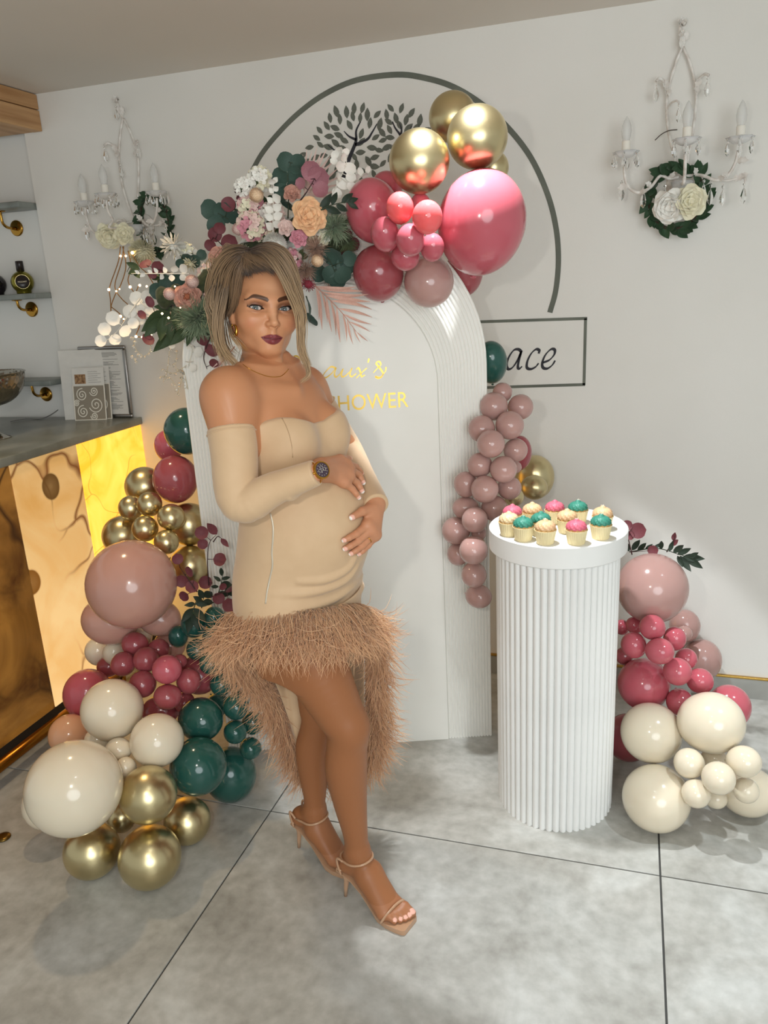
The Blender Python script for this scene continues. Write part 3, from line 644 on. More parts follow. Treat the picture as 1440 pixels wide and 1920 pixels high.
b = MB(); T = frame_z(Vector((0, 0, 0.052))+bd*0.0475, bd, (1, 0, 0)); b.lathe([(0.0, -0.004), (0.030, -0.004), (0.0295, 0.001), (0.027, 0.003), (0.0, 0.0035)], 32, T)
seal = b.build('seal', dk, bot)
b = MB(); b.tube([T @ Vector((0.0295*math.cos(2*PI*k/32), 0.0295*math.sin(2*PI*k/32), 0.001)) for k in range(33)], 0.0014, 6); b.build('seal_ring', mat('pale_gold', lin(220, 205, 150), 0.25, 1.0), seal)
def text_part(body, name, m, parent, M, width, extr=0.0003):
    cu = bpy.data.curves.new('t', 'FONT'); cu.body = body; cu.extrude = 0.001
    t = bpy.data.objects.new('t', cu); COL.objects.link(t)
    me = bpy.data.meshes.new_from_object(t.evaluated_get(bpy.context.evaluated_depsgraph_get())); bpy.data.objects.remove(t)
    xs = [v.co.x for v in me.vertices]; ys = [v.co.y for v in me.vertices]; s = width/(max(xs)-min(xs)); mx_, my_ = (max(xs)+min(xs))/2, (max(ys)+min(ys))/2
    for v in me.vertices: v.co = M @ Vector(((v.co.x-mx_)*s, (v.co.y-my_)*s, v.co.z*extr/0.001+extr))
    me.materials.clear(); me.materials.append(m); me.name = name
    return link(name, me, parent)
text_part('MOZART', 'lettering', mat('label_print', lin(225, 210, 175), 0.4), seal, T @ Matrix.Translation((0, 0, 0.0036)), 0.036)
p = at_y(-4, 551, -0.02); b2 = empty('dark_bottle', (p.x, -0.02, sz), 'dark round bottle cut off by the left edge on the middle shelf', 'bottle')
b = MB(); b.lathe([(0.0, 0.0), (0.026, 0.0)]+[(0.044*math.sin(a), 0.046-0.046*math.cos(a)) for a in np.linspace(0.7, 2.8, 12)]+[(0.012, 0.092), (0.012, 0.10), (0.0, 0.10)], 32); b.build('flask', mat('dark_glass', lin(30, 26, 30), 0.1, coat=0.6), b2)
b = MB(); b.lathe([(0.0, 0.1), (0.015, 0.1), (0.015, 0.13), (0.0, 0.13)], 20); b.build('cap', dk, b2)

# hammered champagne bowl at the left edge of the worktop
p = at_z(-8, 822, ZT); bowl = empty('champagne_bowl', (p.x, p.y, ZT), 'large hammered metal bowl on a foot, cut off at the left edge', 'bowl')
ham = mat('hammered_steel', lin(150, 145, 135), 0.14, 1.0); N, L, bs = nodes(ham)
vo = N.new('ShaderNodeTexVoronoi'); vo.inputs['Scale'].default_value = 60; tc = N.new('ShaderNodeTexCoord'); L.new(tc.outputs['Object'], vo.inputs['Vector'])
bp = N.new('ShaderNodeBump'); bp.inputs['Strength'].default_value = 0.5; bp.inputs['Distance'].default_value = 0.004; L.new(vo.outputs['Distance'], bp.inputs['Height']); L.new(bp.outputs[0], bs.inputs['Normal'])
zr = at_y(30, 700, p.y).z-ZT; rw = (at_y(51, 712, p.y)-at_y(-8, 712, p.y)).length
prof = [(0.0, zr-0.13)]+[(rw*math.sin(a)**0.8, zr-0.002-0.128*math.cos(a)) for a in np.linspace(0.15, PI/2, 14)]
prof += [(rw+0.004, zr), (rw+0.003, zr+0.003), (rw-0.004, zr+0.001)]+[((rw-0.005)*math.sin(a)**0.8, zr-0.002-0.122*math.cos(a)) for a in np.linspace(PI/2, 0.1, 12)]
b = MB(); b.lathe(prof, 48); b.build('basin', ham, bowl)
b = MB(); b.lathe([(0.0, 0.0), (0.062, 0.0), (0.060, 0.005), (0.03, 0.018), (0.016, 0.03), (0.014, zr-0.14), (0.03, zr-0.125), (0.0, zr-0.12)], 32); b.build('foot', mat('chrome', lin(180, 178, 172), 0.08, 1.0), bowl)

# framed menu leaning on the wall, folded card, laser cut cards
silver = mat('brushed_silver', lin(160, 158, 156), 0.3, 1.0)
paper = noise_mix(mat('paper_white', lin(222, 221, 216), 0.7), lin(219, 218, 213), lin(225, 224, 219), 20, 2)
print_m = mat('print_grey', lin(120, 118, 114), 0.7)
bl = at_z(158, 779, ZT); br = at_z(251, 776, ZT); YF = -0.022
bl = at_y(163, 778, YF); br = at_y(250, 776, YF); tr = at_y(232, 640, -0.006)
Wf = (br-bl).length; Hf = (tr-br).length; za = math.atan2(0.016, Hf)
FM = Matrix.Translation((bl.x, YF, ZT)) @ Matrix.Rotation(-za, 4, 'X')
fr = empty('picture_frame', M=FM, label='silver framed printed menu leaning on the wall at the end of the bar', cat='frame')
fw = 0.017
for x0, x1, z0, z1 in ((0, Wf, 0, fw), (0, Wf, Hf-fw, Hf), (0, fw, fw, Hf-fw), (Wf-fw, Wf, fw, Hf-fw)):
    b = MB(); b.bbox(x0, x1, -0.012, 0.0, z0, z1, 0.005); b.build('frame_bar', silver, fr)
b = MB(); b.box(fw*0.8, Wf-fw*0.8, -0.005, -0.003, fw*0.8, Hf-fw*0.8); b.build('menu_sheet', paper, fr, False)
b = MB(); rnd = random.Random(5); z = Hf-fw-0.012
while z > fw+0.02:
    wl = rnd.uniform(0.25, 0.8)*(Wf-2*fw); cx = Wf/2
    b.box(cx-wl/2, cx+wl/2, -0.0056, -0.005, z-0.0016, z); z -= rnd.choice((0.0045, 0.0045, 0.0045, 0.011))
o = b.build('printed_lines', print_m, fr, False); o['kind'] = 'stuff'
# white folded stand
bl = at_z(128, 786, ZT); br = at_z(209, 783, ZT); tl = at_y(121, 657, bl.y+0.02)
bl.y -= .02; br.y -= .02; d = (br-bl); Wc = d.length; ang = math.atan2(d.y, d.x); Hc = tl.z-ZT
CM = Matrix.Translation(bl) @ Matrix.Rotation(ang, 4, 'Z')
cd = empty('card_stand', M=CM, label='white folded card stand printed with a script title and small tree', cat='card')
b = MB(); TL = Matrix.Rotation(math.radians(-7), 4, 'X'); b.bbox(0, Wc, -0.001, 0.001, 0, Hc, 0.0005, TL); b.build('front_panel', paper, cd, False)
b = MB(); b.bbox(0, Wc, -0.001, 0.001, 0, Hc*1.0, 0.0005, Matrix.Translation((0, 0.012, 0)) @ Matrix.Rotation(math.radians(-4), 4, 'X')); b.build('back_panel', paper, cd, False)
ink2 = mat('card_ink', lin(110, 108, 104), 0.6)
def cp(u, v): return TL @ Vector((u*Wc, -0.0012, v*Hc))
b = MB(); n_ = TL.to_3x3() @ Vector((0, -1, 0))
for P in ([(0.30, .83), (.37, .845), (.42, .84)], [(.37, .845), (.35, .80), (.33, .79)], [(.40, .845), (.40, .79)], [(.40, .815), (.43, .82), (.44, .79)], [(.45, .80), (.48, .81), (.46, .82), (.45, .80), (.48, .79)],
          [(.56, .845), (.53, .82), (.55, .79), (.58, .81), (.57, .84), (.54, .84)], [(.63, .815), (.60, .81), (.61, .79), (.63, .80), (.64, .79)], [(.66, .845), (.655, .79)], [(.69, .82), (.66, .805), (.69, .79)], [(.73, .82), (.71, .81), (.73, .80), (.71, .79)]):
    pts = spline([cp(*q) for q in P], 4); b.ribbon(pts, [0.0011]*len(pts), n_, 0.0003)
o = b.build('script_title', ink2, cd, False); o['kind'] = 'stuff'
b = MB(); pts = [cp(.845, .79), cp(.845, .825)]; b.ribbon(pts, [0.0018]*2, n_, 0.0004)
b.add([cp(.845+.055*math.cos(a), .825+.028*max(-0.2, math.sin(a))) + n_*0.0004 for a in np.linspace(0, 2*PI, 15)[:-1]], [tuple(range(14))]); b.build('tree_emblem', ink2, cd, False)
def laser_card(px0, px1, pyb, dy, lab, thick=0.0012):
    a = at_z(px0, pyb, ZT); c = at_z(px1, pyb-2, ZT); a.y += dy; c.y += dy; d = c-a; W = d.length
    M = Matrix.Translation((a.x, a.y, ZT)) @ Matrix.Rotation(math.atan2(d.y, d.x), 4, 'Z') @ Matrix.Rotation(math.radians(-9), 4, 'X')
    cd = empty('laser_cut_card', M=M, label=lab, cat='card', group='laser cut rose cards on the bar')
    H = W*1.55
    b = MB(); b.bbox(0, W, 0.001, 0.0022, 0, H, 0.0004); b.build('backing', paper, cd, False)
    b = MB(); b.box(.004, W-.004, -.0006, .0004, .004, H*.655); b.build('card_shadow_panel', mat('card_grey', lin(146, 138, 124), 0.8), cd, False)
    lace = mat('lace_card', lin(232, 228, 216), 0.6)
    for x0, x1, z0, z1 in ((0, W, 0, .004), (0, W, H*.66, H*.66+.003), (0, .004, .004, H*.66), (W-.004, W, .004, H*.66)):
        b = MB(); b.bbox(x0, x1, -0.003, -0.001, z0, z1, 0.0003); b.build('border', lace, cd, False)
    rnd = random.Random(9)
    for (u, v, r) in ((.28, .17, .19), (.28, .50, .19), (.70, .30, .24), (.62, .08, .12), (.66, .56, .14), (.1, .34, .1)):
        b = MB(); pts = [Vector(((u+r*(1-t)*math.cos(t*14+u*5)*0.95)*W, -0.002, v*H*0.66/0.66*0.98+r*(1-t)*math.sin(t*14+u*5)*W)) for t in np.linspace(0, .95, 46)]
        b.ribbon(pts, [0.0042]*len(pts), (0, -1, 0), 0.0012); b.build('lace_rose', lace, cd, False)
    b = MB(); b.box(.08*W, .42*W, .0002, .0009, H*.70, H*.88); b.build('photo', noise_mix(mat('photo_print', lin(150, 110, 70), 0.5), lin(110, 76, 50), lin(186, 150, 110), 90, 3), cd, False)
    b = MB()
    for k in range(6): b.box(.5*W, (.9-.1*(k % 2))*W, .0003, .0009, H*(.72+.04*k), H*(.72+.04*k)+.0012)
    o = b.build('printed_lines', print_m, cd, False); o['kind'] = 'stuff'
laser_card(145, 204, 788, -0.012, 'cream laser cut rose lace card in front, leaning on the white stand')
laser_card(152, 212, 787, -0.004, 'second laser cut card, mostly hidden behind the front lace card')
b = MB(); pts = spline([at_z(126, 768, ZT)+Vector((0, 0.03, 0.06)), at_z(108, 778, ZT)+Vector((0, .03, .03)), at_z(80, 786, ZT)+Vector((0, 0.01, 0.004)), at_z(50, 787, ZT)+Vector((0, 0, 0.004)), at_z(20, 792, ZT)+Vector((0, 0, 0.004))], 6)
b.tube(pts, 0.0022, 6); tag(b.build('power_cord', mat('grey_cable', lin(120, 120, 118), 0.5)), 'thin grey cord trailing over the worktop behind the bowl', 'cord')
# ------------------------------------------------------------------ crystal wall sconces
white_iron = noise_mix(mat('whitewashed_iron', lin(226, 222, 216), 0.45), lin(206, 198, 190), lin(236, 233, 228), 40, 3)
crystal = mat('crystal', (0.97, 0.98, 0.98, 1), 0.02, trans=1.0, ior=1.5)
clear_glass = mat('clear_glass', (0.98, 0.98, 0.98, 1), 0.03, trans=0.55, ior=1.25)
frost = mat('candle_bulb_glass', lin(240, 240, 238), 0.12, trans=0.55, ior=1.2)
sleeve_m = mat('candle_sleeve', lin(238, 234, 224), 0.5)
# crystal drop: faceted almond hanging from a bead
b = MB(); b.lathe([(0.0005, 0.0), (0.0035, -0.003), (0.0040, -0.006), (0.0030, -0.009), (0.0008, -0.0105), (0.0008, -0.013), (0.0050, -0.022), (0.0088, -0.036), (0.0070, -0.047), (0.0005, -0.056)], 8)
drop_me = b.mesh('crystal_drop', crystal, False)
b = MB(); b.lathe([(0.0115, 0.0), (0.0118, 0.004), (0.0145, 0.016), (0.0160, 0.030), (0.0140, 0.046), (0.0085, 0.060), (0.0035, 0.069), (0.0004, 0.073)], 20); bulb_me = b.mesh('bulb', frost, True)
b = MB(); b.lathe([(0.0, -0.045), (0.0130, -0.045), (0.0132, 0.0), (0.0118, 0.002), (0.0, 0.002)], 20); sleeve_me = b.mesh('candle_sleeve', sleeve_m, True); sleeve_me.set_sharp_from_angle(angle=0.7)
b = MB(); pr = [(0.006, 0.0), (0.018, 0.002), (0.032, 0.010), (0.041, 0.019), (0.0405, 0.0205), (0.031, 0.012), (0.018, 0.0045), (0.006, 0.003)]
b.lathe(pr, 32, None, lambda i, q: 0.07*math.cos(8*q)*(1 if 1 < i < 6 else 0)); cup_me = b.mesh('drip_cup', clear_glass, True)
SO = at_y(1280, 318, 0.0)
def sp(px, py, Y): return at_y(px, py, Y)-SO
def build_sconce():
    s = empty('crystal_sconce', SO)
    def tube(name, pts, r, n=7, par=s): b = MB(); b.tube(spline(pts, 6), r, n); return b.build(name, white_iron, par)
    def leaf(p, d, l, wd, par, nm='iron_leaf'):
        b = MB(); M = frame_z(p, d, (0.3, -1, 0.1)); ou = []
        for k in range(7):
            t = k/6; wv = wd*math.sin(PI*min(1, t*0.95+0.05))*(1+0.25*math.cos(k*PI)); ou.append((t*l, wv))
        vs = []
        for t, wv in ou:
            cz = 0.25*l*math.sin(t/l*2.2)
            vs += [M @ Vector((cz, -wv, t)), M @ Vector((cz-0.3*wv, 0, t)), M @ Vector((cz, wv, t))]
        fs = []
        for i in range(6):
            for j in range(2): fs.append((3*i+j, 3*i+j+1, 3*i+3+j+1, 3*i+3+j))
        b.add(vs, fs); b.add([Vector(v)+Vector((0.001, 0.0012, 0)) for v in vs], [f[::-1] for f in fs]); return b.build(nm, white_iron, par)
    b = MB(); b.lathe([(0.0, 0.0), (0.05, 0.0), (0.047, 0.008), (0.02, 0.014), (0.0, 0.015)], 24, frame_z(sp(1278, 345, -0.0), (0, -1, 0))); b.build('wall_plate', white_iron, s)
    # lyre shaped rods
    tube('frame_rod', [sp(1279, 88, -.02), sp(1266, 122, -.022), sp(1254, 165, -.025), sp(1250, 200, -.03), sp(1253, 245, -.04), sp(1262, 285, -.05), sp(1272, 325, -.05)], 0.0046)
    tube('frame_rod', [sp(1281, 88, -.02), sp(1295, 122, -.022), sp(1304, 165, -.025), sp(1305, 195, -.03), sp(1300, 240, -.04), sp(1294, 280, -.05), sp(1284, 325, -.05)], 0.0046)
    tp = tube('top_ornament', [sp(1279, 92, -.02), sp(1276, 75, -.02), sp(1275, 55, -.028), sp(1279, 42, -.04), sp(1284, 46, -.05)], 0.005)
    for a in range(6): leaf(sp(1279, 45, -.035), (math.cos(a*PI/3)*.6, -.5, math.sin(a*PI/3)*.6+.2), 0.024, 0.008, tp)
    leaf(sp(1277, 80, -.022), (-.15, -.2, 1), 0.035, 0.009, tp); leaf(sp(1282, 80, -.022), (.2, -.2, 1), 0.035, 0.009, tp)
    def drop(px, py, Y, sc=1.0, par=s):
        o = link('crystal_drop', drop_me, par); o.location = sp(px, py, Y); o.scale = (sc, sc, sc); o.rotation_euler = (0, 0, px*0.7)
    drop(1280, 54, -.055, 1.0)
    for sx, hk in ((1, [(1252, 165), (1244, 152), (1236, 147), (1231, 152)]), (-1, [(1304, 162), (1311, 148), (1322, 139), (1329, 141)])):
        hkp = tube('hook_arm', [sp(x, y, -.027-0.012*i) for i, (x, y) in enumerate(hk)], 0.0045)
        x, y = hk[0]
        for (dx, dz, l) in ((-.5*sx, 1, .03), (.1, -1, .034), (-.7*sx, .5, .026), (-.2*sx, -.9, .028)): leaf(sp(x, y, -.03), (dx, -.35, dz), l, 0.008, hkp)
    drop(1231, 154, -.063, 1.05); drop(1327, 143, -.063, 1.05); drop(1273, 194, -.075, 1.0)
    tube('hook_arm', [sp(1251, 205, -.03), sp(1258, 194, -.05), sp(1268, 189, -.07), sp(1273, 193, -.075)], 0.003)
    la = tube('leaf_arm', [sp(1345, 338, -.11), sp(1368, 338, -.12), sp(1386, 333, -.128), sp(1397, 334, -.13), sp(1397, 341, -.13)], 0.0036)
    leaf(sp(1372, 337, -.12), (1, -.3, .15), .04, .010, la); leaf(sp(1386, 333, -.128), (.9, -.3, .3), .03, .009, la)
    # glass bowl under the middle
    b = MB(); b.lathe([(0.0, -0.034), (0.016, -0.030), (0.031, -0.012), (0.036, 0.008), (0.034, 0.008), (0.029, -0.010), (0.0, -0.028)], 28, Matrix.Translation(sp(1279, 345, -.06))); b.build('glass_bowl', clear_glass, s)
    # three arms with candles
    arms = [([(1272, 332, -.06), (1255, 335, -.07), (1238, 330, -.075), (1221, 350, -.10), (1198, 361, -.125), (1178, 350, -.125), (1171, 325, -.125), (1172, 298, -.125)], (1173, 297), -.125),
            ([(1279, 345, -.075), (1282, 342, -.23), (1284, 325, -.21), (1285, 300, -.23), (1286, 276, -.23)], (1287, 273), -.23),
            ([(1287, 330, -.06), (1305, 328, -.07), (1320, 330, -.10), (1345, 338, -.125), (1366, 327, -.13), (1380, 302, -.13), (1386, 272, -.13)], (1387, 270), -.13)]
    for pts, cup, Y in arms:
        a = tube('candle_arm', [sp(*q) for q in pts], 0.0052)
        cpos = sp(cup[0], cup[1], Y)
        o = link('drip_cup', cup_me, a); o.location = cpos
        o = link('candle_sleeve', sleeve_me, a); o.location = cpos+Vector((0, 0, 0.050))
        o = link('bulb', bulb_me, a); o.location = cpos+Vector((0, 0, 0.052))
        for k in range(6):
            q = 2*PI*k/6+0.4; o = link('crystal_drop', drop_me, a); o.location = cpos+Vector((0.040*math.cos(q), 0.040*math.sin(q), 0.017)); o.scale = (.85, .85, .85); o.rotation_euler = (0, 0, q)
        m = len(pts)//2
        if len(pts) > 5:
            for i, (dx, dz) in ((1, (.3, .9)), (3, (-.6, .5)), (4, (.7, -.2))):
                pq = sp(*pts[i]); leaf(pq, (dx if pts is arms[0][0] else -dx, -.5, dz*.6), 0.034, 0.009, a)
            leaf(sp(*pts[5]), (-.8 if pts is arms[0][0] else .8, -.3, -.1), 0.04, 0.010, a)
    for px, py, Y in ((1166, 338, -.125), (1207, 351, -.125), (1247, 346, -.10), (1320, 336, -.10), (1333, 345, -.11), (1356, 346, -.125), (1396, 342, -.13), (1300, 350, -.08)): drop(px, py, Y, 1.15)
    b = MB(); b.tube(spline([sp(1270, 243, -.06), sp(1254, 245, -.06), sp(1240, 252, -.06), sp(1228, 263, -.06)], 5), 0.0016, 6); tag(b.build('loose_wire', mat('dark_wire', lin(80, 70, 62), 0.5), s), 'thin dark loose wire')
    return s
sc_r = build_sconce(); tag(sc_r, 'white three candle crystal sconce on the right wall above a green wreath', 'sconce', 'crystal wall sconces')
sc_l = copy_tree(sc_r); tag(sc_l, 'white three candle crystal sconce at the left, over the cream roses and fairy lights', 'sconce', 'crystal wall sconces')
sc_l.location = SO+(at_y(231, 222, -0.02)-at_y(1280, 88, -0.02))+Vector((0, 0, 0))
for o in list(sc_l.children):
    if o.name.startswith('loose_wire'): bpy.data.objects.remove(o)
# ------------------------------------------------------------------ cupcakes on the pedestal
case_m = mat('cupcake_case', lin(238, 222, 176), 0.6); cake_m = noise_mix(mat('sponge', lin(204, 164, 106), 0.8), lin(188, 146, 88), lin(216, 180, 124), 160, 3)
icing = {'pink': mat('pink_icing', lin(226, 112, 134), 0.45, sss=0.1), 'teal': mat('teal_icing', lin(62, 142, 122), 0.45, sss=0.05), 'peach': mat('peach_icing', lin(236, 194, 150), 0.45, sss=0.1), 'cream': mat('cream_icing', lin(240, 212, 168), 0.45, sss=0.1)}
b = MB(); NC = 30
b.lathe([(0.0, 0.0), (0.0215, 0.0), (0.0225, 0.001), (0.0285, 0.036), (0.0305, 0.040), (0.0295, 0.040), (0.0275, 0.036), (0.0, 0.034)], NC*4, None, lambda i, q: (0.028*math.cos(NC*q) if 1 <= i <= 5 else 0))
case_me = b.mesh('paper_case', case_m, True)
b = MB(); b.lathe([(0.0, 0.030), (0.0272, 0.035), (0.0285, 0.040), (0.026, 0.044), (0.0, 0.048)], 32); cake_me = b.mesh('cake', cake_m, True)
# piped swirl: ridged dome twisted like star tip piping, with a small crown
b = MB(); prof = [(0.0, 0.040), (0.0240, 0.0405), (0.0268, 0.0435), (0.0272, 0.0475), (0.0262, 0.0515), (0.0240, 0.0555), (0.0208, 0.0590), (0.0165, 0.0618), (0.0120, 0.0636), (0.0085, 0.0642), (0.0075, 0.0660), (0.0055, 0.0685), (0.0025, 0.0705), (0.0, 0.0712)]
b.lathe(prof, 112, None, lambda i, q: (0.21 if i < 9 else 0.25)*(abs(math.cos(5.5*(q+0.20*i)))-.62) if 0 < i < 13 else 0)
ice_me = {k: b.mesh('icing', mm, True) for k, mm in icing.items()}
b = MB(); rnd = random.Random(2)
for k in range(4): b.lathe([(0.0, 0), (0.0014, 0.0006), (0.0014, 0.0018), (0.0, 0.0024)], 6, Matrix.Translation((rnd.uniform(-.004, .004), rnd.uniform(-.004, .004), 0.069+rnd.uniform(0, .001))))
spr_me = b.mesh('sugar_pearls', mat('sugar_pearl', lin(250, 240, 220), 0.2), True)
CC = [('pink', 961, 988, 'pink iced cupcake at the back left, behind the cream one'), ('peach', 998, 984, 'peach iced cupcake at the back, between the two pink iced ones'), ('pink', 1040, 980, 'pink iced cupcake at the back centre, left of the teal one at the back'),
      ('teal', 1083, 980, 'teal iced cupcake at the very back of the pedestal top'), ('peach', 1129, 992, 'peach iced cupcake at the far right, behind a teal one'), ('cream', 948, 1004, 'cream iced cupcake at the far left rim of the pedestal'),
      ('teal', 1014, 1003, 'teal iced cupcake in the middle, behind the front peach one'), ('peach', 1063, 998, 'peach iced cupcake in the middle, behind the front pink one'), ('teal', 967, 1018, 'teal iced cupcake at the front left'),
      ('peach', 1017, 1026, 'peach iced cupcake foremost of all, at the front centre'), ('pink', 1083, 1021, 'pink iced cupcake at the front right'), ('teal', 1126, 1009, 'teal iced cupcake at the right, in front of a peach one')]
for i, (k, px, py, lab) in enumerate(CC):
    p = at_z(px, py, PH); q = Vector((p.x-PC.x, p.y-PC.y, 0))
    if q.length > 0.165: q *= 0.165/q.length
    r = empty('cupcake', (PC.x+q.x, PC.y+q.y, PH), lab, 'cupcake', 'iced cupcakes on the pedestal')
    r.rotation_euler = (0, 0, i*1.7)
    for nm, me in (('paper_case', case_me), ('cake', cake_me), ('icing', ice_me[k])): link(nm, me, r)
    if i in (3, 4, 8, 9, 11, 10): o = link('sugar_pearls', spr_me, r); o['kind'] = 'stuff'
# ------------------------------------------------------------------ silk flowers and foliage
def petal_mesh(name, m, w=0.9, cup=0.35, curl=0.2, nu=4, nv=5, ruf=0.0):
    b = MB(); vs = []
    for j in range(nv+1):
        v = j/nv; wd = w*(math.sin(PI*min(1, 0.12+0.80*v))**0.8)*0.5
        for i in range(nu+1):
            u = -1+2*i/nu; vs.append((u*wd, v, cup*(u*u*wd*1.4)+0.25*cup*math.sin(v*PI)-curl*max(0, v-0.6)**2*4+ruf*math.sin(u*9)*v*.05))
    b.add(vs, [(j*(nu+1)+i, j*(nu+1)+i+1, (j+1)*(nu+1)+i+1, (j+1)*(nu+1)+i) for j in range(nv) for i in range(nu)])
    return b.mesh(name, m, True)
def leaf_mesh(name, m, w=0.4, rnd_=False, fold=0.25, bend=0.12):
    b = MB(); n = 7; vs = []
    for j in range(n+1):
        v = j/n; wd = w*0.5*(math.sqrt(max(0, 1-(2*v-1)**2)) if rnd_ else math.sin(PI*v**0.8)**0.9)
        wd = max(wd, 0.004); z = -bend*math.sin(v*PI)
        vs += [(-wd, v, z+fold*wd), (-wd*.5, v, z+fold*wd*.35), (0, v, z), (wd*.5, v, z+fold*wd*.35), (wd, v, z+fold*wd)]
    b.add(vs, [(j*5+i, j*5+i+1, j*5+6+i, j*5+5+i) for j in range(n) for i in range(4)])
    return b.mesh(name, m, True)
def two(name, c1, c2, sc=60, rough=0.6): return noise_mix(mat(name, c1, rough, sss=0.0, sheen=0.1), c1, c2, sc, 3, 0.3, 0.7)
FM = {'palepeach': two('petal_pale_peach', lin(236, 204, 166), lin(244, 220, 190)), 'peach': two('petal_peach', lin(238, 186, 136), lin(246, 206, 164)), 'brownrose': two('petal_brown_rose', lin(158, 88, 62), lin(188, 120, 90)), 'white': two('petal_white', lin(236, 234, 226), lin(246, 244, 238)),
      'cream': two('petal_cream', lin(232, 226, 196), lin(240, 236, 212)), 'pink': two('petal_pink', lin(204, 130, 146), lin(222, 158, 170)), 'blush': two('petal_blush', lin(226, 192, 186), lin(238, 214, 204)),
      'dusty': two('petal_dusty', lin(196, 140, 124), lin(212, 164, 146)), 'magenta': two('petal_magenta', lin(148, 44, 62), lin(176, 66, 84))}
GM = {'euca': two('leaf_eucalyptus', lin(50, 74, 66), lin(66, 92, 80), 30), 'burg': two('leaf_burgundy', lin(100, 46, 54), lin(128, 66, 72), 40), 'mauve': two('leaf_mauve', lin(150, 92, 104), lin(174, 120, 128), 40),
      'green': two('leaf_green', lin(44, 62, 34), lin(62, 82, 48), 40), 'dark': two('leaf_dark', lin(28, 42, 32), lin(40, 58, 42), 40), 'white': two('leaf_white', lin(232, 228, 218), lin(242, 239, 232), 40),
      'wreath': two('leaf_wreath', lin(40, 66, 44), lin(58, 88, 58), 40), 'olive': two('leaf_olive', lin(82, 96, 62), lin(106, 118, 82), 40), 'sage': two('leaf_sage', lin(112, 132, 104), lin(146, 162, 134), 60), 'tan': two('grass_tan', lin(158, 124, 106), lin(186, 156, 136), 60),
      'palm': two('palm_pink', lin(206, 158, 142), lin(222, 180, 164), 40), 'palmlight': two('palm_pale_pink', lin(222, 190, 180), lin(232, 206, 196), 40)}
STEM = {'euca': mat('stem_green', lin(58, 70, 52), 0.6), 'burg': mat('stem_burgundy', lin(62, 34, 36), 0.6), 'white': mat('stem_white', lin(226, 222, 210), 0.6), 'palm': mat('stem_palm', lin(196, 146, 130), 0.6)}
PME = {k: petal_mesh('petal', m, 1.38, 0.46, 0.35, ruf=.6) for k, m in FM.items()}
LME = {}
def lm(kind, rnd_, w):
    key = (kind, rnd_, w)
    if key not in LME: LME[key] = leaf_mesh('leaf', GM[kind], w, rnd_)
    return LME[key]
frn = random.Random(21)
def facing(p, dx=0, dz=0): v = (Vector(CAM_O)-Vector(p)).normalized(); return (v+Vector((dx, 0, dz))).normalized()
def pxm(Y, n=1): return ((at_y(521, 500, Y)-at_y(520, 500, Y)).length)*n
def rose(px, py, Y, r, col, label, tilt=(0, 0), group=None, core=None, cat='rose'):
    p = at_y(px, py, Y); R = pxm(Y, r); M = frame_z(p, facing(p, *tilt), (frn.uniform(-1, 1), .1, frn.uniform(-1, 1)))
    t = empty('silk_rose', M=M, label=label, cat=cat, group=group); pm = PME[col]; ci = PME[core or col]
    for n, ang, ln, z, me in ((6, 22, 1.0, -.32, pm), (5, 38, .92, -.22, pm), (5, 56, .74, -.15, pm), (4, 70, .58, -.08, ci), (3, 80, .44, -.02, ci), (2, 86, .34, .05, ci)):
        for k in range(n):
            a = 2*PI*k/n+ang*.3+frn.uniform(-.12, .12)
            o = link('petal', me, t); b0 = .10 if ang < 60 else .16
            o.matrix_local = Matrix.Translation((0, 0, z*R)) @ Matrix.Rotation(a, 4, 'Z') @ Matrix.Translation((0, b0*R*(.4 if ang < 60 else -.9), 0)) @ Matrix.Rotation(math.radians(ang+frn.uniform(-5, 5)), 4, 'X') @ Matrix.Scale(R*ln, 4)
    b = MB(); b.tube([(0, 0, -.25*R), (0, 0, -.9*R)], [.16*R, .05*R], 8); b.build('calyx', GM['olive'], t)
    return t
def burst(px, py, Y, r, col, label, n=70, w=.22, cat='flower', dome=1.0, name='chrysanthemum', tilt=(0, 0), inner=.55):
    p = at_y(px, py, Y); R = pxm(Y, r); M = frame_z(p, facing(p, *tilt)); t = empty(name, M=M, label=label, cat=cat)
    b = MB()
    for k in range(n):
        f = (k+.5)/n; th = math.acos(1-f*1.25*dome if f*1.25*dome < 2 else -1); ph = k*2.39996; d = Vector((math.sin(th)*math.cos(ph), math.sin(th)*math.sin(ph), math.cos(th))); rr = R*(.75+.25*f)
        Q = frame_z((0, 0, 0), d, (.2, .3, 1) if abs(d.z) < .9 else (1, 0, 0)); s1 = Q @ Vector((1, 0, 0)); wv = R*w*.5
        c0 = d*rr*inner*.8; c1 = d*rr*(inner+.85*(1-inner)*.8); c2 = d*rr
        b.add([c0-s1*wv*.4, c0+s1*wv*.4, c1+s1*wv, c2+s1*wv*.35, c2-s1*wv*.35, c1-s1*wv, c1*1.0+d.cross(s1)*wv*.35], [(0, 1, 2, 6), (0, 6, 5), (6, 2, 3), (6, 3, 4), (6, 4, 5)])
    b.ball((0, 0, 0), R*inner, 10)
    o = b.build('petals', FM[col], t); o['kind'] = 'stuff'
    b = MB(); b.tube([(0, 0, -.4*R), (0, 0, -1.0*R)], [.12*R, .05*R], 7); b.build('stem', GM['olive'], t)
    return t
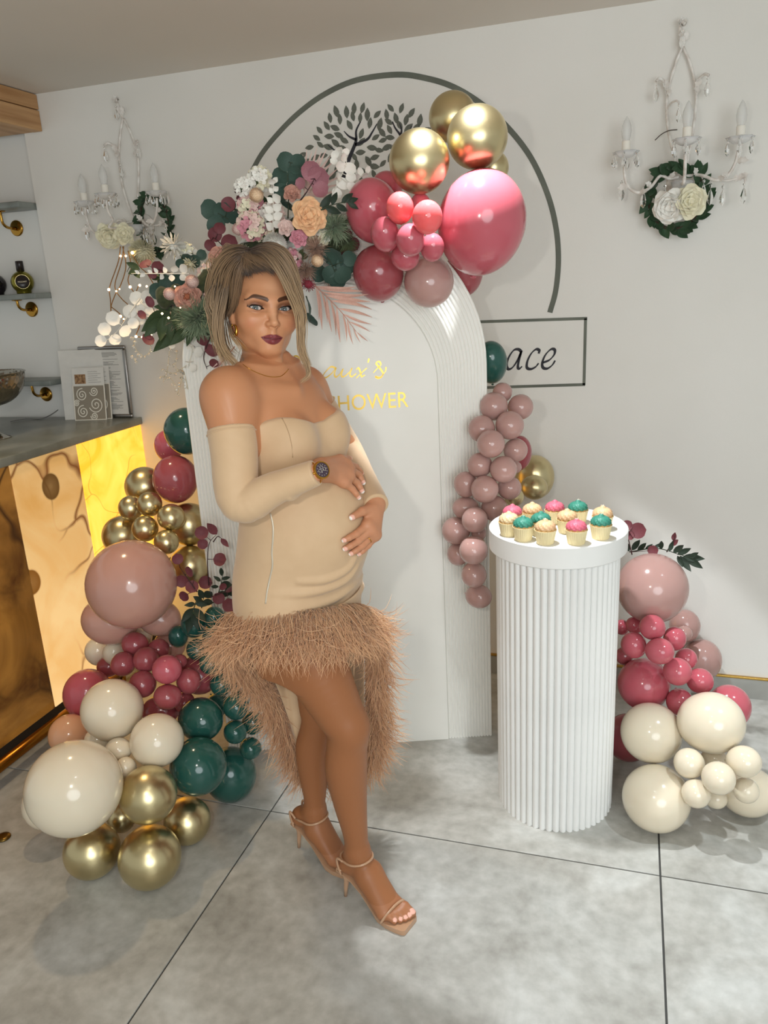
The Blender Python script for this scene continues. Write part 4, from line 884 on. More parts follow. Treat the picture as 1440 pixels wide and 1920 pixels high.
def hydrangea(px, py, Y, r, cols, label, n=20):
    p = at_y(px, py, Y); R = pxm(Y, r); M = frame_z(p, facing(p)); t = empty('hydrangea', M=M, label=label, cat='hydrangea')
    for k in range(n):
        f = (k+.5)/n; th = math.acos(1-f*1.1); ph = k*2.39996; d = Vector((math.sin(th)*math.cos(ph), math.sin(th)*math.sin(ph), math.cos(th)))
        o = link('floret', FLO[cols[k % len(cols)]], t); o.matrix_local = frame_z(d*R*.78, d, (frn.uniform(-1, 1), frn.uniform(-1, 1), .2)) @ Matrix.Scale(R*.46, 4)
    b = MB(); b.ball((0, 0, 0), R*.62, 10); b.build('heart', GM['olive'], t)
    return t
FLO = {}
for k in ('blush', 'pink', 'white', 'cream', 'peach'):
    b = MB()
    for a in range(4):
        T = Matrix.Rotation(a*PI/2, 4, 'Z') @ Matrix.Rotation(.35, 4, 'X')
        ou = [(0, .05), (.32, .30), (.40, .62), (.22, .88), (0, .95), (-.22, .88), (-.40, .62), (-.32, .30)]
        b.add([T @ Vector((x, y, .12*abs(x))) for x, y in ou]+[T @ Vector((0, .5, -.03))], [(i, (i+1) % 8, 8) for i in range(8)])
    b.ball((0, 0, .05), .09, 6); FLO[k] = b.mesh('floret', FM[k], True)
def place_leaf(me, par, inv, b0, t0, tilt=.24, nm='leaf', wd=None):
    y = (t0-b0); L_ = y.length; y = y/L_; n = facing(b0)+Vector((frn.uniform(-tilt, tilt), 0, frn.uniform(-tilt, tilt))); n = (n-y*n.dot(y)).normalized(); x = y.cross(n)
    o = link(nm, me, par); o.matrix_local = inv @ Matrix(((x.x*L_, y.x*L_, n.x*L_, b0.x), (x.y*L_, y.y*L_, n.y*L_, b0.y), (x.z*L_, y.z*L_, n.z*L_, b0.z), (0, 0, 0, 1))); return o
def sprig(name, label, stem, Y, leaves, kind, round_=True, w=.95, cat='foliage', smat=None, group=None, sr=.0022, dY=0.0):
    """stem: pixel points; leaves: (cx, cy, r) for round ones or (bx, by, tx, ty) base to tip"""
    P = [at_y(x, y, Y+dY*i/(max(1, len(stem)-1))) for i, (x, y) in enumerate(stem)]
    t = empty(name, P[0], label, cat, group); inv = Matrix.Translation(-P[0]); sm = smat or STEM['burg' if kind in ('burg', 'mauve') else 'white' if kind == 'white' else 'euca']
    b = MB(); sp_ = spline(P, 6); b.tube([inv @ p for p in sp_], [sr*(1-.6*i/(len(sp_)-1)) for i in range(len(sp_))], 6)
    me = lm(kind, round_, w)
    for lf in leaves:
        if len(lf) == 3:
            c = at_y(lf[0], lf[1], Y+frn.uniform(-.012, .006)); R = pxm(Y, lf[2]); j = min(range(len(sp_)), key=lambda i: (sp_[i]-c).length); d = c-sp_[j]
            d = d.normalized() if d.length > 1e-4 else Vector((0, 0, 1)); b0, t0 = c-d*R, c+d*R
            if (b0-sp_[j]).length > .004: b.tube([inv @ sp_[j], inv @ b0], [sr*.6, sr*.4], 5)
        else: b0 = at_y(lf[0], lf[1], Y+frn.uniform(-.004, .004)); t0 = at_y(lf[2], lf[3], Y+frn.uniform(-.03, .01))
        place_leaf(me, t, inv, b0, t0)
    b.build('stem', sm, t); return t
def fluff(px, py, Y, r, kind, label, n=150, name='grass_tuft', cat='foliage', d0=(0, 0)):
    p = at_y(px, py, Y); R = pxm(Y, r); t = empty(name, p, label, cat); b = MB()
    for k in range(n*2):
        d = (Vector((frn.gauss(0, 1), frn.gauss(0, .6), frn.gauss(0, 1))).normalized()+Vector((d0[0], -.3, d0[1])))
        d.normalize(); L_ = R*frn.uniform(.5, 1.1); q = d*R*.1; s1 = d.orthogonal().normalized()*R*.016; pts = [q]
        for i in range(3): d = (d+Vector((frn.gauss(0, .25), frn.gauss(0, .25), frn.gauss(0, .25)))).normalized(); q = q+d*L_/3; pts.append(q)
        b.add([pts[0]-s1, pts[0]+s1, pts[1]+s1, pts[2]+s1*.8, pts[3], pts[2]-s1*.8, pts[1]-s1], [(0, 1, 2, 6), (6, 2, 3, 5), (5, 3, 4)])
    o = b.build('filaments', GM[kind], t); o['kind'] = 'stuff'
    b = MB(); b.tube([(0, 0, 0), (0, R*.4, -R*.2)], [.002, .0015], 6); b.build('stem', STEM['euca'], t); return t
# moss base of the garland on the arch
b = MB(); pts = spline([at_y(300, 560, -.84), at_y(360, 545, -.82), at_y(430, 500, -.775), at_y(500, 450, -.73), at_y(570, 430, -.68), at_y(650, 470, -.63)], 8)
b.tube(pts, [.030+.006*math.sin(i*1.7) for i in range(len(pts))], 12); tag(b.build('garland_base', two('moss', lin(40, 50, 34), lin(66, 74, 48), 80, .9)), 'dark mossy base the arch flowers are tied to', 'garland')
# ---- eucalyptus
sprig('eucalyptus_sprig', 'dark green round leaved sprig atop the flowers beside the pink palm fan', [(540, 410), (541, 370), (540, 330), (545, 305)], -.72, [(536, 303, 16), (557, 308, 17), (525, 333, 17), (553, 331, 18), (527, 361, 16), (548, 358, 16), (540, 385, 14)], 'euca')
sprig('eucalyptus_sprig', 'dark green round leaved sprig pointing left at the flowers\' upper left', [(455, 425), (430, 412), (405, 398)], -.74, [(393, 393, 18), (419, 399, 19), (405, 422, 17), (443, 408, 15), (430, 384, 12)], 'euca')
sprig('eucalyptus_sprig', 'dark green round leaved sprig between the flowers and the deep rose balloon', [(600, 470), (618, 488), (628, 510)], -.72, [(600, 474, 18), (625, 483, 20), (648, 498, 17), (597, 512, 16), (622, 516, 18), (643, 516, 17), (633, 527, 15), (655, 485, 14)], 'euca')
sprig('eucalyptus_sprig', 'two dark leaves hanging below the flowers beside the woman\'s fringe', [(574, 555), (580, 575), (583, 600)], -.70, [(580, 578, 14), (584, 599, 15)], 'euca')
sprig('eucalyptus_sprig', 'dark green round leaved sprig behind the two pompon flowers on the left wing', [(345, 560), (325, 540), (300, 545)], -.80, [(295, 546, 16), (315, 533, 17), (334, 525, 15), (330, 551, 14)], 'euca')
sprig('eucalyptus_sprig', 'small bright green sprig curving over the left wing below the white lilies', [(372, 500), (352, 485), (335, 478)], -.80, [(352, 482, 11), (338, 494, 9), (365, 490, 12), (378, 478, 10)], 'euca')
sprig('silver_sprig', 'pale grey green sprig by the woman\'s hair below the sage fluff', [(380, 620), (392, 628), (402, 632)], -.80, [(399, 634, 11), (388, 624, 9)], 'sage')
# ---- burgundy
sprig('burgundy_sprig', 'burgundy round leaved sprig right above the woman\'s hair at left', [(425, 470), (412, 455), (400, 445)], -.78, [(403, 440, 13), (430, 455, 15), (394, 460, 11), (412, 428, 11)], 'burg')
sprig('burgundy_sprig', 'burgundy sprig behind the upper pompon flower', [(468, 410), (450, 385), (444, 358)], -.74, [(428, 383, 13), (446, 357, 11), (462, 402, 10), (452, 372, 9)], 'burg')
sprig('burgundy_sprig', 'burgundy leaves at the tip of the white leaf sprig on the left', [(320, 512), (295, 505), (275, 497)], -.82, [(273, 495, 12), (296, 501, 12), (286, 515, 8)], 'burg')
sprig('burgundy_sprig', 'burgundy leaves hanging left of the dark pointed leaves on the left wing', [(300, 590), (282, 600), (272, 630)], -.82, [(281, 566, 11), (266, 590, 10), (278, 636, 14)], 'burg', True, .7)
sprig('burgundy_sprig', 'burgundy sprig hanging on bare dark stems left of the woman\'s neck', [(395, 630), (382, 668), (388, 692)], -.80, [(380, 638, 13), (396, 657, 14), (401, 681, 12)], 'burg', True, .7)
sprig('burgundy_sprig', 'burgundy leaves behind the right hand dark green sprig', [(620, 480), (640, 465), (655, 450)], -.66, [(640, 470, 14), (662, 458, 12), (650, 440, 10)], 'burg')
sprig('mauve_leaf_sprig', 'translucent mauve leaves in front of the pink palm fan', [(560, 380), (575, 360), (590, 335)], -.74, [(583, 321, 17), (597, 334, 19), (601, 355, 14), (563, 344, 10)], 'mauve')
# ---- green pointed leaves
sprig('ruscus_sprig', 'dark pointed leaf sprig reaching onto the large left rose balloon', [(590, 400), (620, 385), (655, 378)], -.82, [(600, 395, 622, 362), (610, 390, 640, 400), (622, 384, 632, 360), (630, 384, 652, 396), (640, 380, 662, 362), (648, 379, 672, 372), (652, 379, 672, 392)], 'dark', False, .42)
sprig('ruscus_sprig', 'big dark pointed leaves hanging at the left end of the left wing', [(330, 575), (305, 595), (290, 625)], -.84, [(322, 580, 288, 575), (318, 584, 265, 622), (308, 592, 300, 640), (305, 596, 270, 632), (325, 578, 335, 620), (315, 585, 320, 640)], 'green', False, .40)
sprig('ruscus_sprig', 'green pointed leaves hanging under the sage fluff of the left wing', [(370, 610), (345, 618), (320, 630)], -.83, [(362, 612, 350, 650), (352, 616, 318, 648), (340, 620, 300, 652), (345, 618, 310, 625), (366, 612, 372, 640), (330, 626, 287, 660)], 'green', False, .36)
sprig('ruscus_sprig', 'small green leaves below the yellowish cream mum', [(262, 505), (245, 500), (238, 510)], -.60, [(262, 505, 236, 492), (258, 504, 240, 514), (250, 502, 262, 522)], 'green', False, .5)
# ---- white leaf sprigs
sprig('white_leaf_sprig', 'straight white leaf sprig pointing left below the white lilies', [(355, 513), (300, 513), (246, 513)], -.84, [(338, 509, 350, 498), (325, 511, 330, 498), (312, 512, 306, 500), (296, 512, 288, 502), (338, 515, 348, 526), (322, 515, 322, 528), (306, 514, 300, 524), (286, 513, 276, 506), (272, 513, 262, 519), (262, 513, 252, 507)], 'white', False, .6)
sprig('white_leaf_sprig', 'white leaf sprig upright in the middle of the flowers', [(512, 440), (512, 400), (513, 335)], -.80, [(512, 430, 498, 418), (512, 425, 528, 415), (512, 412, 496, 402), (512, 410, 530, 400), (512, 398, 496, 388), (512, 394, 528, 384), (512, 380, 500, 370), (512, 376, 526, 368), (513, 362, 504, 352), (513, 358, 522, 350), (513, 346, 506, 336), (513, 342, 520, 332)], 'white', False, .75)
sprig('white_blossom_sprig', 'white blossom sprig reaching up over the painted tree', [(610, 390), (635, 340), (650, 300), (636, 275)], -.72, [(636, 284, 9), (628, 290, 8), (645, 296, 9), (640, 312, 11), (656, 316, 12), (658, 332, 10), (643, 344, 12), (636, 332, 9), (660, 350, 10), (626, 302, 7), (648, 285, 7), (632, 362, 10), (622, 378, 10)], 'white', True, .75)
sprig('white_blossom_sprig', 'thin white blossom sprig beside the hidden top of the large rose balloon', [(655, 350), (672, 336), (688, 322)], -.66, [(676, 322, 7), (684, 330, 7), (690, 318, 6), (670, 332, 7), (678, 344, 6)], 'white', True, .7)
sprig('honesty_sprig', 'white round paper leaf sprig hanging below the fairy lights at left', [(262, 560), (240, 592), (222, 618), (205, 636)], -.78, [(212, 597, 14), (196, 617, 13), (189, 639, 12), (216, 637, 12), (235, 621, 13), (243, 584, 13), (250, 606, 11)], 'white')
sprig('honesty_sprig', 'faded white round leaves behind the paper leaf sprig near the dark leaves', [(300, 548), (270, 560), (255, 580)], -.76, [(256, 559, 13), (276, 556, 12), (268, 580, 13), (262, 600, 10), (280, 585, 10)], 'white')
sprig('honesty_sprig', 'white petals hanging under the green pointed leaves beside the ribbed border', [(345, 640), (360, 655), (352, 690)], -.80, [(322, 645, 9), (368, 636, 14), (358, 652, 10), (355, 678, 9), (362, 690, 8), (372, 660, 10)], 'white')
# ---- flowers
rose(580, 405, -.82, 30, 'peach', 'large open peach rose in the middle right of the flowers', (.1, .1))
rose(352, 557, -.86, 25, 'dusty', 'brown hearted peach rose on the left wing', (-.1, .1), core='brownrose')
rose(409, 481, -.80, 18, 'dusty', 'half hidden dusty rose touching the top left of the woman\'s hair', (-.3, .2))
rose(536, 427, -.82, 14, 'blush', 'small cream pink rose bud below the upright white sprig', (0, .3))
rose(560, 447, -.82, 15, 'pink', 'round pink peony bud below the large peach rose', (.1, .2), cat='peony')
rose(548, 362, -.74, 15, 'dusty', 'dusty pink bud tucked behind the large peach rose', (0, .4))
burst(515, 459, -.84, 22, 'white', 'white pompon dahlia right above the woman\'s parting', 170, .42, inner=.68, name='dahlia', cat='dahlia')
burst(481, 366, -.80, 14, 'palepeach', 'peach pompon near the top left of the flowers', 120, .40, name='pompon_flower', dome=1.4, inner=.70)
burst(446, 430, -.82, 12, 'blush', 'blush pompon left of the pink hydrangea', 120, .40, name='pompon_flower', dome=1.4, inner=.70)
burst(595, 489, -.82, 12, 'palepeach', 'peach pompon at the edge of the right dark green sprig', 120, .40, name='pompon_flower', dome=1.4, inner=.70)
burst(318, 551, -.88, 13, 'blush', 'blush pompon left of the brown hearted rose', 120, .40, name='pompon_flower', dome=1.4, inner=.70)
burst(360, 528, -.86, 14, 'blush', 'blush pompon above the brown hearted rose', 120, .40, name='pompon_flower', dome=1.4, inner=.70)
burst(325, 462, -.80, 26, 'white', 'white spiky lily bloom at the top of the left wing', 26, .55, inner=.3, name='lily', cat='lily')
burst(358, 495, -.80, 16, 'cream', 'small cream spiky bloom under the white lily', 24, .5, inner=.3, name='lily', cat='lily')
burst(578, 533, -.80, 14, 'magenta', 'dark magenta spiky bloom beside the woman\'s fringe', 40, .4, name='aster', cat='aster')
burst(455, 470, -.80, 14, 'cream', 'small cream spiky bloom touching the top of the woman\'s hair', 40, .4, name='aster', cat='aster')
hydrangea(470, 424, -.80, 26, ('blush', 'pink', 'cream'), 'pink and cream hydrangea above the woman\'s hair')
hydrangea(470, 388, -.74, 24, ('blush', 'cream', 'pink'), 'blush hydrangea under the upper peach pompon')
hydrangea(487, 336, -.74, 22, ('white', 'white', 'cream'), 'white hydrangea at the top of the flowers')
hydrangea(457, 351, -.76, 17, ('white', 'white'), 'small white hydrangea left of the top one')
hydrangea(510, 405, -.74, 24, ('white', 'white', 'blush'), 'white hydrangea behind the upright white sprig')
hydrangea(545, 487, -.78, 20, ('blush', 'pink'), 'blush hydrangea right beside the woman\'s parting')
hydrangea(500, 440, -.74, 22, ('cream', 'blush'), 'cream blush hydrangea between the dahlia and the pink hydrangea')
hydrangea(392, 515, -.78, 22, ('blush', 'cream', 'white'), 'cream hydrangea at the left of the woman\'s hair')
hydrangea(348, 478, -.76, 22, ('white', 'cream'), 'cream white hydrangea behind the small bright green sprig')
hydrangea(305, 600, -.74, 22, ('white', 'blush'), 'pale hydrangea behind the big dark pointed leaves')
hydrangea(376, 545, -.80, 18, ('blush', 'pink'), 'small blush hydrangea right of the brown hearted rose')
hydrangea(556, 520, -.74, 18, ('pink', 'blush'), 'small pink hydrangea beside the dark magenta bloom')
hydrangea(600, 440, -.74, 20, ('cream', 'white'), 'cream hydrangea half hidden under the large peach rose')
sprig('eucalyptus_sprig', 'dark green leaves filling the gap left of the brown hearted rose', [(340, 590), (325, 575), (308, 560)], -.80, [(330, 580, 15), (312, 572, 14), (322, 560, 13), (345, 585, 13)], 'euca')
fluff(372, 594, -.84, 46, 'sage', 'pale sage green fluffy tuft on the left wing', 380)
fluff(338, 598, -.80, 32, 'tan', 'tan grass tuft left of the sage fluff', 120)
fluff(625, 425, -.76, 34, 'sage', 'pale green fluffy tuft right of the large peach rose', 200, d0=(.4, .1))
fluff(592, 466, -.78, 26, 'tan', 'tan fern tuft below the pink peony bud', 160)
fluff(652, 452, -.68, 24, 'olive', 'olive feathery tuft by the left rose balloon', 130, d0=(.1, -.5))
fluff(572, 505, -.76, 24, 'tan', 'tan grass tuft right of the woman\'s fringe', 140, d0=(.2, -.4))
fluff(385, 560, -.80, 28, 'tan', 'blush tan grass beside the woman\'s hair', 140)
fluff(395, 535, -.76, 26, 'olive', 'olive leafy tuft left of the woman\'s hair', 130)
fluff(620, 520, -.64, 24, 'tan', 'pale tan plume under the right dark green sprig', 120, d0=(.5, -.4))
# ---- palms
def palm(label, stem, tips, Y, kind, w=.10, name='palm_leaf', dY=0):
    P = [at_y(x, y, Y) for x, y in stem]; t = empty(name, P[0], label, 'palm leaf'); inv = Matrix.Translation(-P[0]); sp_ = spline(P, 10)
    b = MB(); b.tube([inv @ p for p in sp_], [.0022*(1-.6*i/(len(sp_)-1)) for i in range(len(sp_))], 6); b.build('stem', STEM['palm'], t)
    for f, tx, ty in tips: place_leaf(lm(kind, False, w), t, inv, sp_[int(f*(len(sp_)-1))], at_y(tx, ty, Y+frn.uniform(-.02, .01)), .5, 'leaflet')
palm('dusty pink palm leaf hanging over the white board right of the woman\'s face', [(590, 535), (612, 556), (640, 585), (668, 622)],
     [(.05, 668, 538), (.1, 680, 546), (.2, 690, 552), (.32, 694, 566), (.45, 697, 580), (.6, 698, 595), (.72, 697, 608), (.85, 694, 622), (1, 690, 640), (.95, 676, 643), (.82, 662, 646), (.7, 650, 640), (.58, 638, 642), (.46, 630, 628), (.34, 622, 622), (.22, 614, 605), (.12, 604, 618), (.05, 598, 600)], -.76, 'palm', .085)
palm('pale pink palm fan standing at the top of the flowers before the painted tree', [(560, 385), (572, 362)],
     [(.9, 568, 290), (1, 575, 280), (1, 585, 283), (1, 594, 276), (1, 603, 284), (1, 612, 280), (1, 620, 292), (1, 628, 300), (1, 634, 315), (1, 640, 330), (1, 640, 345), (1, 636, 357), (.9, 632, 366)], -.68, 'palmlight', .075)
palm('pale pink palm leaf pointing down left of the woman\'s neck', [(440, 650), (420, 675), (400, 700)], [(.2, 398, 690), (.4, 386, 712), (.6, 392, 720), (.8, 402, 722), (1, 396, 716), (.5, 420, 712), (.3, 430, 702)], -.80, 'palmlight', .09)
# ---- filler greenery between the blooms
fillers = [(430, 500, 20, 'left of the woman\'s hair crown'), (500, 380, 18, 'behind the upright white sprig'), (560, 480, 18, 'under the pink peony bud'), (480, 450, 18, 'between the pink hydrangea and the dahlia'), (610, 440, 20, 'right of the large peach rose'), (330, 590, 20, 'under the brown hearted rose'),
           (380, 540, 18, 'right of the brown hearted rose'), (300, 520, 16, 'under the straight white leaf sprig'), (575, 425, 16, 'under the large peach rose'), (410, 600, 16, 'beside the woman\'s hair at ear height'), (640, 420, 16, 'next to the large left rose balloon'), (450, 400, 16, 'above the blush pompon at left')]
for i, (x, y, r, where) in enumerate(fillers):
    sprig('filler_sprig', 'short leafy filler sprig '+where, [(x, y+8), (x+2, y-4)], -.70, [(x, y, x+r*math.cos(a), y+r*math.sin(a)*.9) for a in np.linspace(i, i+5.4, 6)], ('dark', 'green', 'olive')[i % 3], False, .45, group='filler greenery between the arch flowers')
# ---- foliage among the balloons
sprig('burgundy_sprig', 'burgundy leaf sprig standing up between gold balloons and the arch', [(392, 1100), (389, 1055), (392, 1020), (404, 1004)], -.90, [(378, 999, 14), (380, 1020, 11), (412, 1049, 14), (385, 1092, 14), (390, 983, 406, 1000), (416, 1012, 428, 1024)][:4], 'burg')
sprig('burgundy_sprig', 'tiny burgundy twig at the tip of the sprig by the arch', [(400, 1016), (408, 1006), (416, 1010)], -.91, [(407, 1002, 388, 981), (414, 1010, 429, 1026)], 'burg', False, .5)
sprig('burgundy_sprig', 'burgundy leaves low over the large gold balloon beside the giant dusty pink one', [(370, 1110), (352, 1085), (338, 1065)], -.98, [(333, 1048, 12), (355, 1072, 12), (340, 1090, 14), (360, 1100, 14), (345, 1118, 12)], 'burg')
sprig('burgundy_sprig', 'burgundy leaves right beside the woman\'s hip above the feathers', [(395, 1120), (415, 1112), (435, 1108)], -1.0, [(430, 1135, 15), (434, 1104, 13), (410, 1122, 13), (418, 1100, 8)], 'burg')
sprig('dark_leaf_sprig', 'black green leaf sprig standing behind the feather trim\'s upper left', [(400, 1130), (412, 1105), (418, 1075)], -.95, [(414, 1090, 400, 1080), (415, 1086, 432, 1082), (410, 1100, 395, 1100), (413, 1096, 436, 1098), (416, 1080, 414, 1064), (408, 1112, 430, 1116), (420, 1110, 450, 1095), (425, 1112, 455, 1112)], 'dark', False, .4)
sprig('dark_leaf_sprig', 'dark drooping leaves lying over the top teal balloon of the cascade', [(368, 1128), (362, 1145), (358, 1160)], -1.02, [(362, 1140, 340, 1168), (360, 1150, 352, 1188), (361, 1150, 372, 1182), (364, 1140, 385, 1165), (366, 1132, 345, 1135), (366, 1132, 390, 1135)], 'dark', False, .4)
sprig('dark_leaf_sprig', 'dark leaf tuft in the gap above the small teal cascade', [(378, 1140), (380, 1128), (384, 1115)], -.96, [(380, 1130, 362, 1118), (380, 1128, 400, 1130), (382, 1122, 372, 1105), (383, 1120, 398, 1110)], 'dark', False, .5)
sprig('burgundy_sprig', 'burgundy leaf sprig behind the pedestal rim at right', [(1185, 1040), (1178, 1010), (1172, 985)], -.46, [(1196, 995, 14), (1182, 1004, 8), (1176, 985, 9), (1224, 1032, 9)], 'burg')
sprig('dark_leaf_sprig', 'dark green leaves spreading on top of the giant mauve balloon at right', [(1180, 1035), (1230, 1028), (1275, 1040), (1305, 1048)], -.44, [(1185, 1032, 1200, 1012), (1195, 1032, 1212, 1018), (1180, 1034, 1172, 1014), (1210, 1030, 1224, 1020), (1225, 1029, 1240, 1018), (1240, 1030, 1240, 1014), (1255, 1034, 1262, 1014), (1262, 1036, 1282, 1022), (1270, 1040, 1296, 1028), (1280, 1044, 1322, 1048), (1285, 1046, 1318, 1066), (1275, 1042, 1296, 1072), (1270, 1042, 1280, 1064), (1290, 1046, 1310, 1036)], 'dark', False, .38)
sprig('burgundy_sprig', 'small burgundy leaf standing up behind the giant mauve balloon', [(1250, 1035), (1262, 1015), (1266, 1005)], -.42, [(1262, 1014, 1266, 998), (1258, 1022, 1272, 1012)], 'burg', False, .5)

# ---- wreaths under the sconces with roses
def wreath(cx, cy, r, Y, label, n, sq=1.1, seed=1, arc=None):
    rr = random.Random(seed); c = at_y(cx, cy, Y); R = pxm2(cx, cy, Y, r); t = empty('leaf_wreath', c, label, 'wreath', None)
    b = MB(); b.tube([Vector((R*math.cos(a), 0, R*sq*math.sin(a))) for a in np.linspace(0, 2*PI, 33)], .006, 6, False); b.build('twig_ring', mat('twig', lin(60, 48, 34), .8), t)
    me = lm('wreath', False, .55); k = 0
    for i in range(n):
        a = 2*PI*i/n+rr.uniform(-.1, .1); p = Vector((R*math.cos(a), 0, R*sq*math.sin(a))); d = Vector((math.cos(a)*rr.uniform(-.7, 1)-math.sin(a)*.7, rr.uniform(-.9, .1), math.sin(a)*rr.uniform(-.7, 1)+math.cos(a)*.7-.2)).normalized()
        L_ = R*rr.uniform(.42, .66); nrm = Vector((rr.uniform(-.6, .6), -1, rr.uniform(-.3, .7))); nrm = (nrm-d*nrm.dot(d)).normalized(); x = d.cross(nrm)
        o = link('leaf', me, t); o.matrix_local = Matrix(((x.x*L_, d.x*L_, nrm.x*L_, p.x), (x.y*L_, d.y*L_, nrm.y*L_, p.y-.004), (x.z*L_, d.z*L_, nrm.z*L_, p.z), (0, 0, 0, 1)))
    return t
def pxm2(x, y, Y, n): return (at_y(x+1, y, Y)-at_y(x, y, Y)).length*n
wreath(1268, 372, 50, -.055, 'green leaf wreath hanging under the right wall sconce', 84, 1.15, 3)
wreath(290, 420, 27, -.055, 'green leaf wreath hanging under the left wall sconce', 130, 1.6, 4)
rose(1256, 387, -.12, 25, 'white', 'white rose at the left bottom of the right wreath', (-.2, -.2))
rose(1294, 378, -.13, 24, 'cream', 'cream rose at the right bottom of the right wreath', (.2, .1))
rose(205, 442, -.14, 24, 'cream', 'cream rose leftmost of the blooms below the left sconce', (-.2, -.2))
rose(232, 438, -.17, 19, 'cream', 'cream rose bud right of the leftmost one below the left sconce', (0, .1))
burst(266, 474, -.16, 26, 'cream', 'yellowish cream mum lit by the fairy lights below the left sconce', 110, .40, cat='mum')

# ---- fairy lights: rattan net with warm points, and bead strands
led = mat('warm_led', (1, .85, .55, 1), 0.3, emit=(1, .72, .36, 1), estr=9.0); wire = mat('rattan', lin(150, 108, 60), 0.6)
fl_ = empty('fairy_light_net', at_y(230, 465, -.20), 'warm fairy lights on a brown wire net hanging below the left sconce', 'lights'); inv = Matrix.Translation(-at_y(230, 465, -.20))
for P in ([(226, 462), (222, 490), (208, 530), (205, 545), (207, 562), (208, 588)], [(232, 462), (228, 490), (216, 530), (218, 546), (228, 560), (241, 572)], [(230, 462), (236, 500), (226, 535), (218, 548), (209, 572), (208, 590)], [(240, 470), (246, 500), (240, 525), (247, 542), (254, 548), (260, 535)], [(245, 472), (262, 500), (275, 512), (290, 536)], [(208, 575), (224, 588), (232, 600), (226, 612)], [(243, 572), (250, 580), (262, 590), (262, 610), (256, 630), (275, 632)]):
    b = MB(); b.tube([inv @ p for p in spline([at_y(x, y, -.20) for x, y in P], 6)], .0021, 6); b.build('wire', wire, fl_)
b = MB(); b.ball((0, 0, 0), 1, 10); led_me = b.mesh('light_point', led, True)
for x, y, r in ((226, 480, 3), (236, 480, 3), (248, 474, 4.5), (204, 543, 4), (218, 546, 2.5), (224, 542, 2), (244, 538, 4), (262, 535, 3.5), (275, 537, 3), (290, 534, 2.5), (226, 593, 4), (232, 598, 2.5), (255, 631, 4), (266, 632, 2.5), (304, 588, 2.5), (316, 596, 2.5), (264, 600, 2), (284, 628, 2), (338, 577, 1.6), (328, 537, 1.8)):
    o = link('light_point', led_me, fl_); o.location = inv @ at_y(x, y, -.205 if x < 300 else -.88); s = pxm(-.2, r*.62); o.scale = (s, s, s)
bead = mat('clear_bead', (1, .97, .9, 1), 0.05, trans=.8, ior=1.35); thread = mat('bead_thread', lin(214, 196, 160), 0.5)
bc = empty('bead_strands', at_y(270, 640, -.80), 'clear petal bead strands hanging under the left flowers', 'beads'); inv = Matrix.Translation(-at_y(270, 640, -.80))
b = MB(); b.lathe([(0.0, -1), (.55, -.55), (.75, 0), (.4, .6), (0.0, 1)], 7); bead_me = b.mesh('bead', bead, False)
for P in ([(250, 632), (255, 655), (268, 668)], [(284, 640), (280, 660), (268, 670)], [(318, 655), (314, 690), (309, 712)], [(332, 658), (330, 690), (345, 700), (352, 730)], [(306, 692), (325, 700), (350, 685)], [(345, 700), (338, 722), (333, 738)], [(250, 670), (258, 680)], [(300, 706), (318, 708), (330, 724)]):
    b = MB(); pts = spline([at_y(x, y, -.80) for x, y in P], 5); b.tube([inv @ p for p in pts], .0009, 5); b.build('thread', thread, bc)
    for p in pts[::2]:
        o = link('bead', bead_me, bc); o.location = inv @ (p+Vector((frn.uniform(-.006, .006), -.004, frn.uniform(-.006, .004)))); s = frn.uniform(.0045, .0085); o.scale = (s, s, s); o.rotation_euler = (frn.random()*3, frn.random()*3, 0)
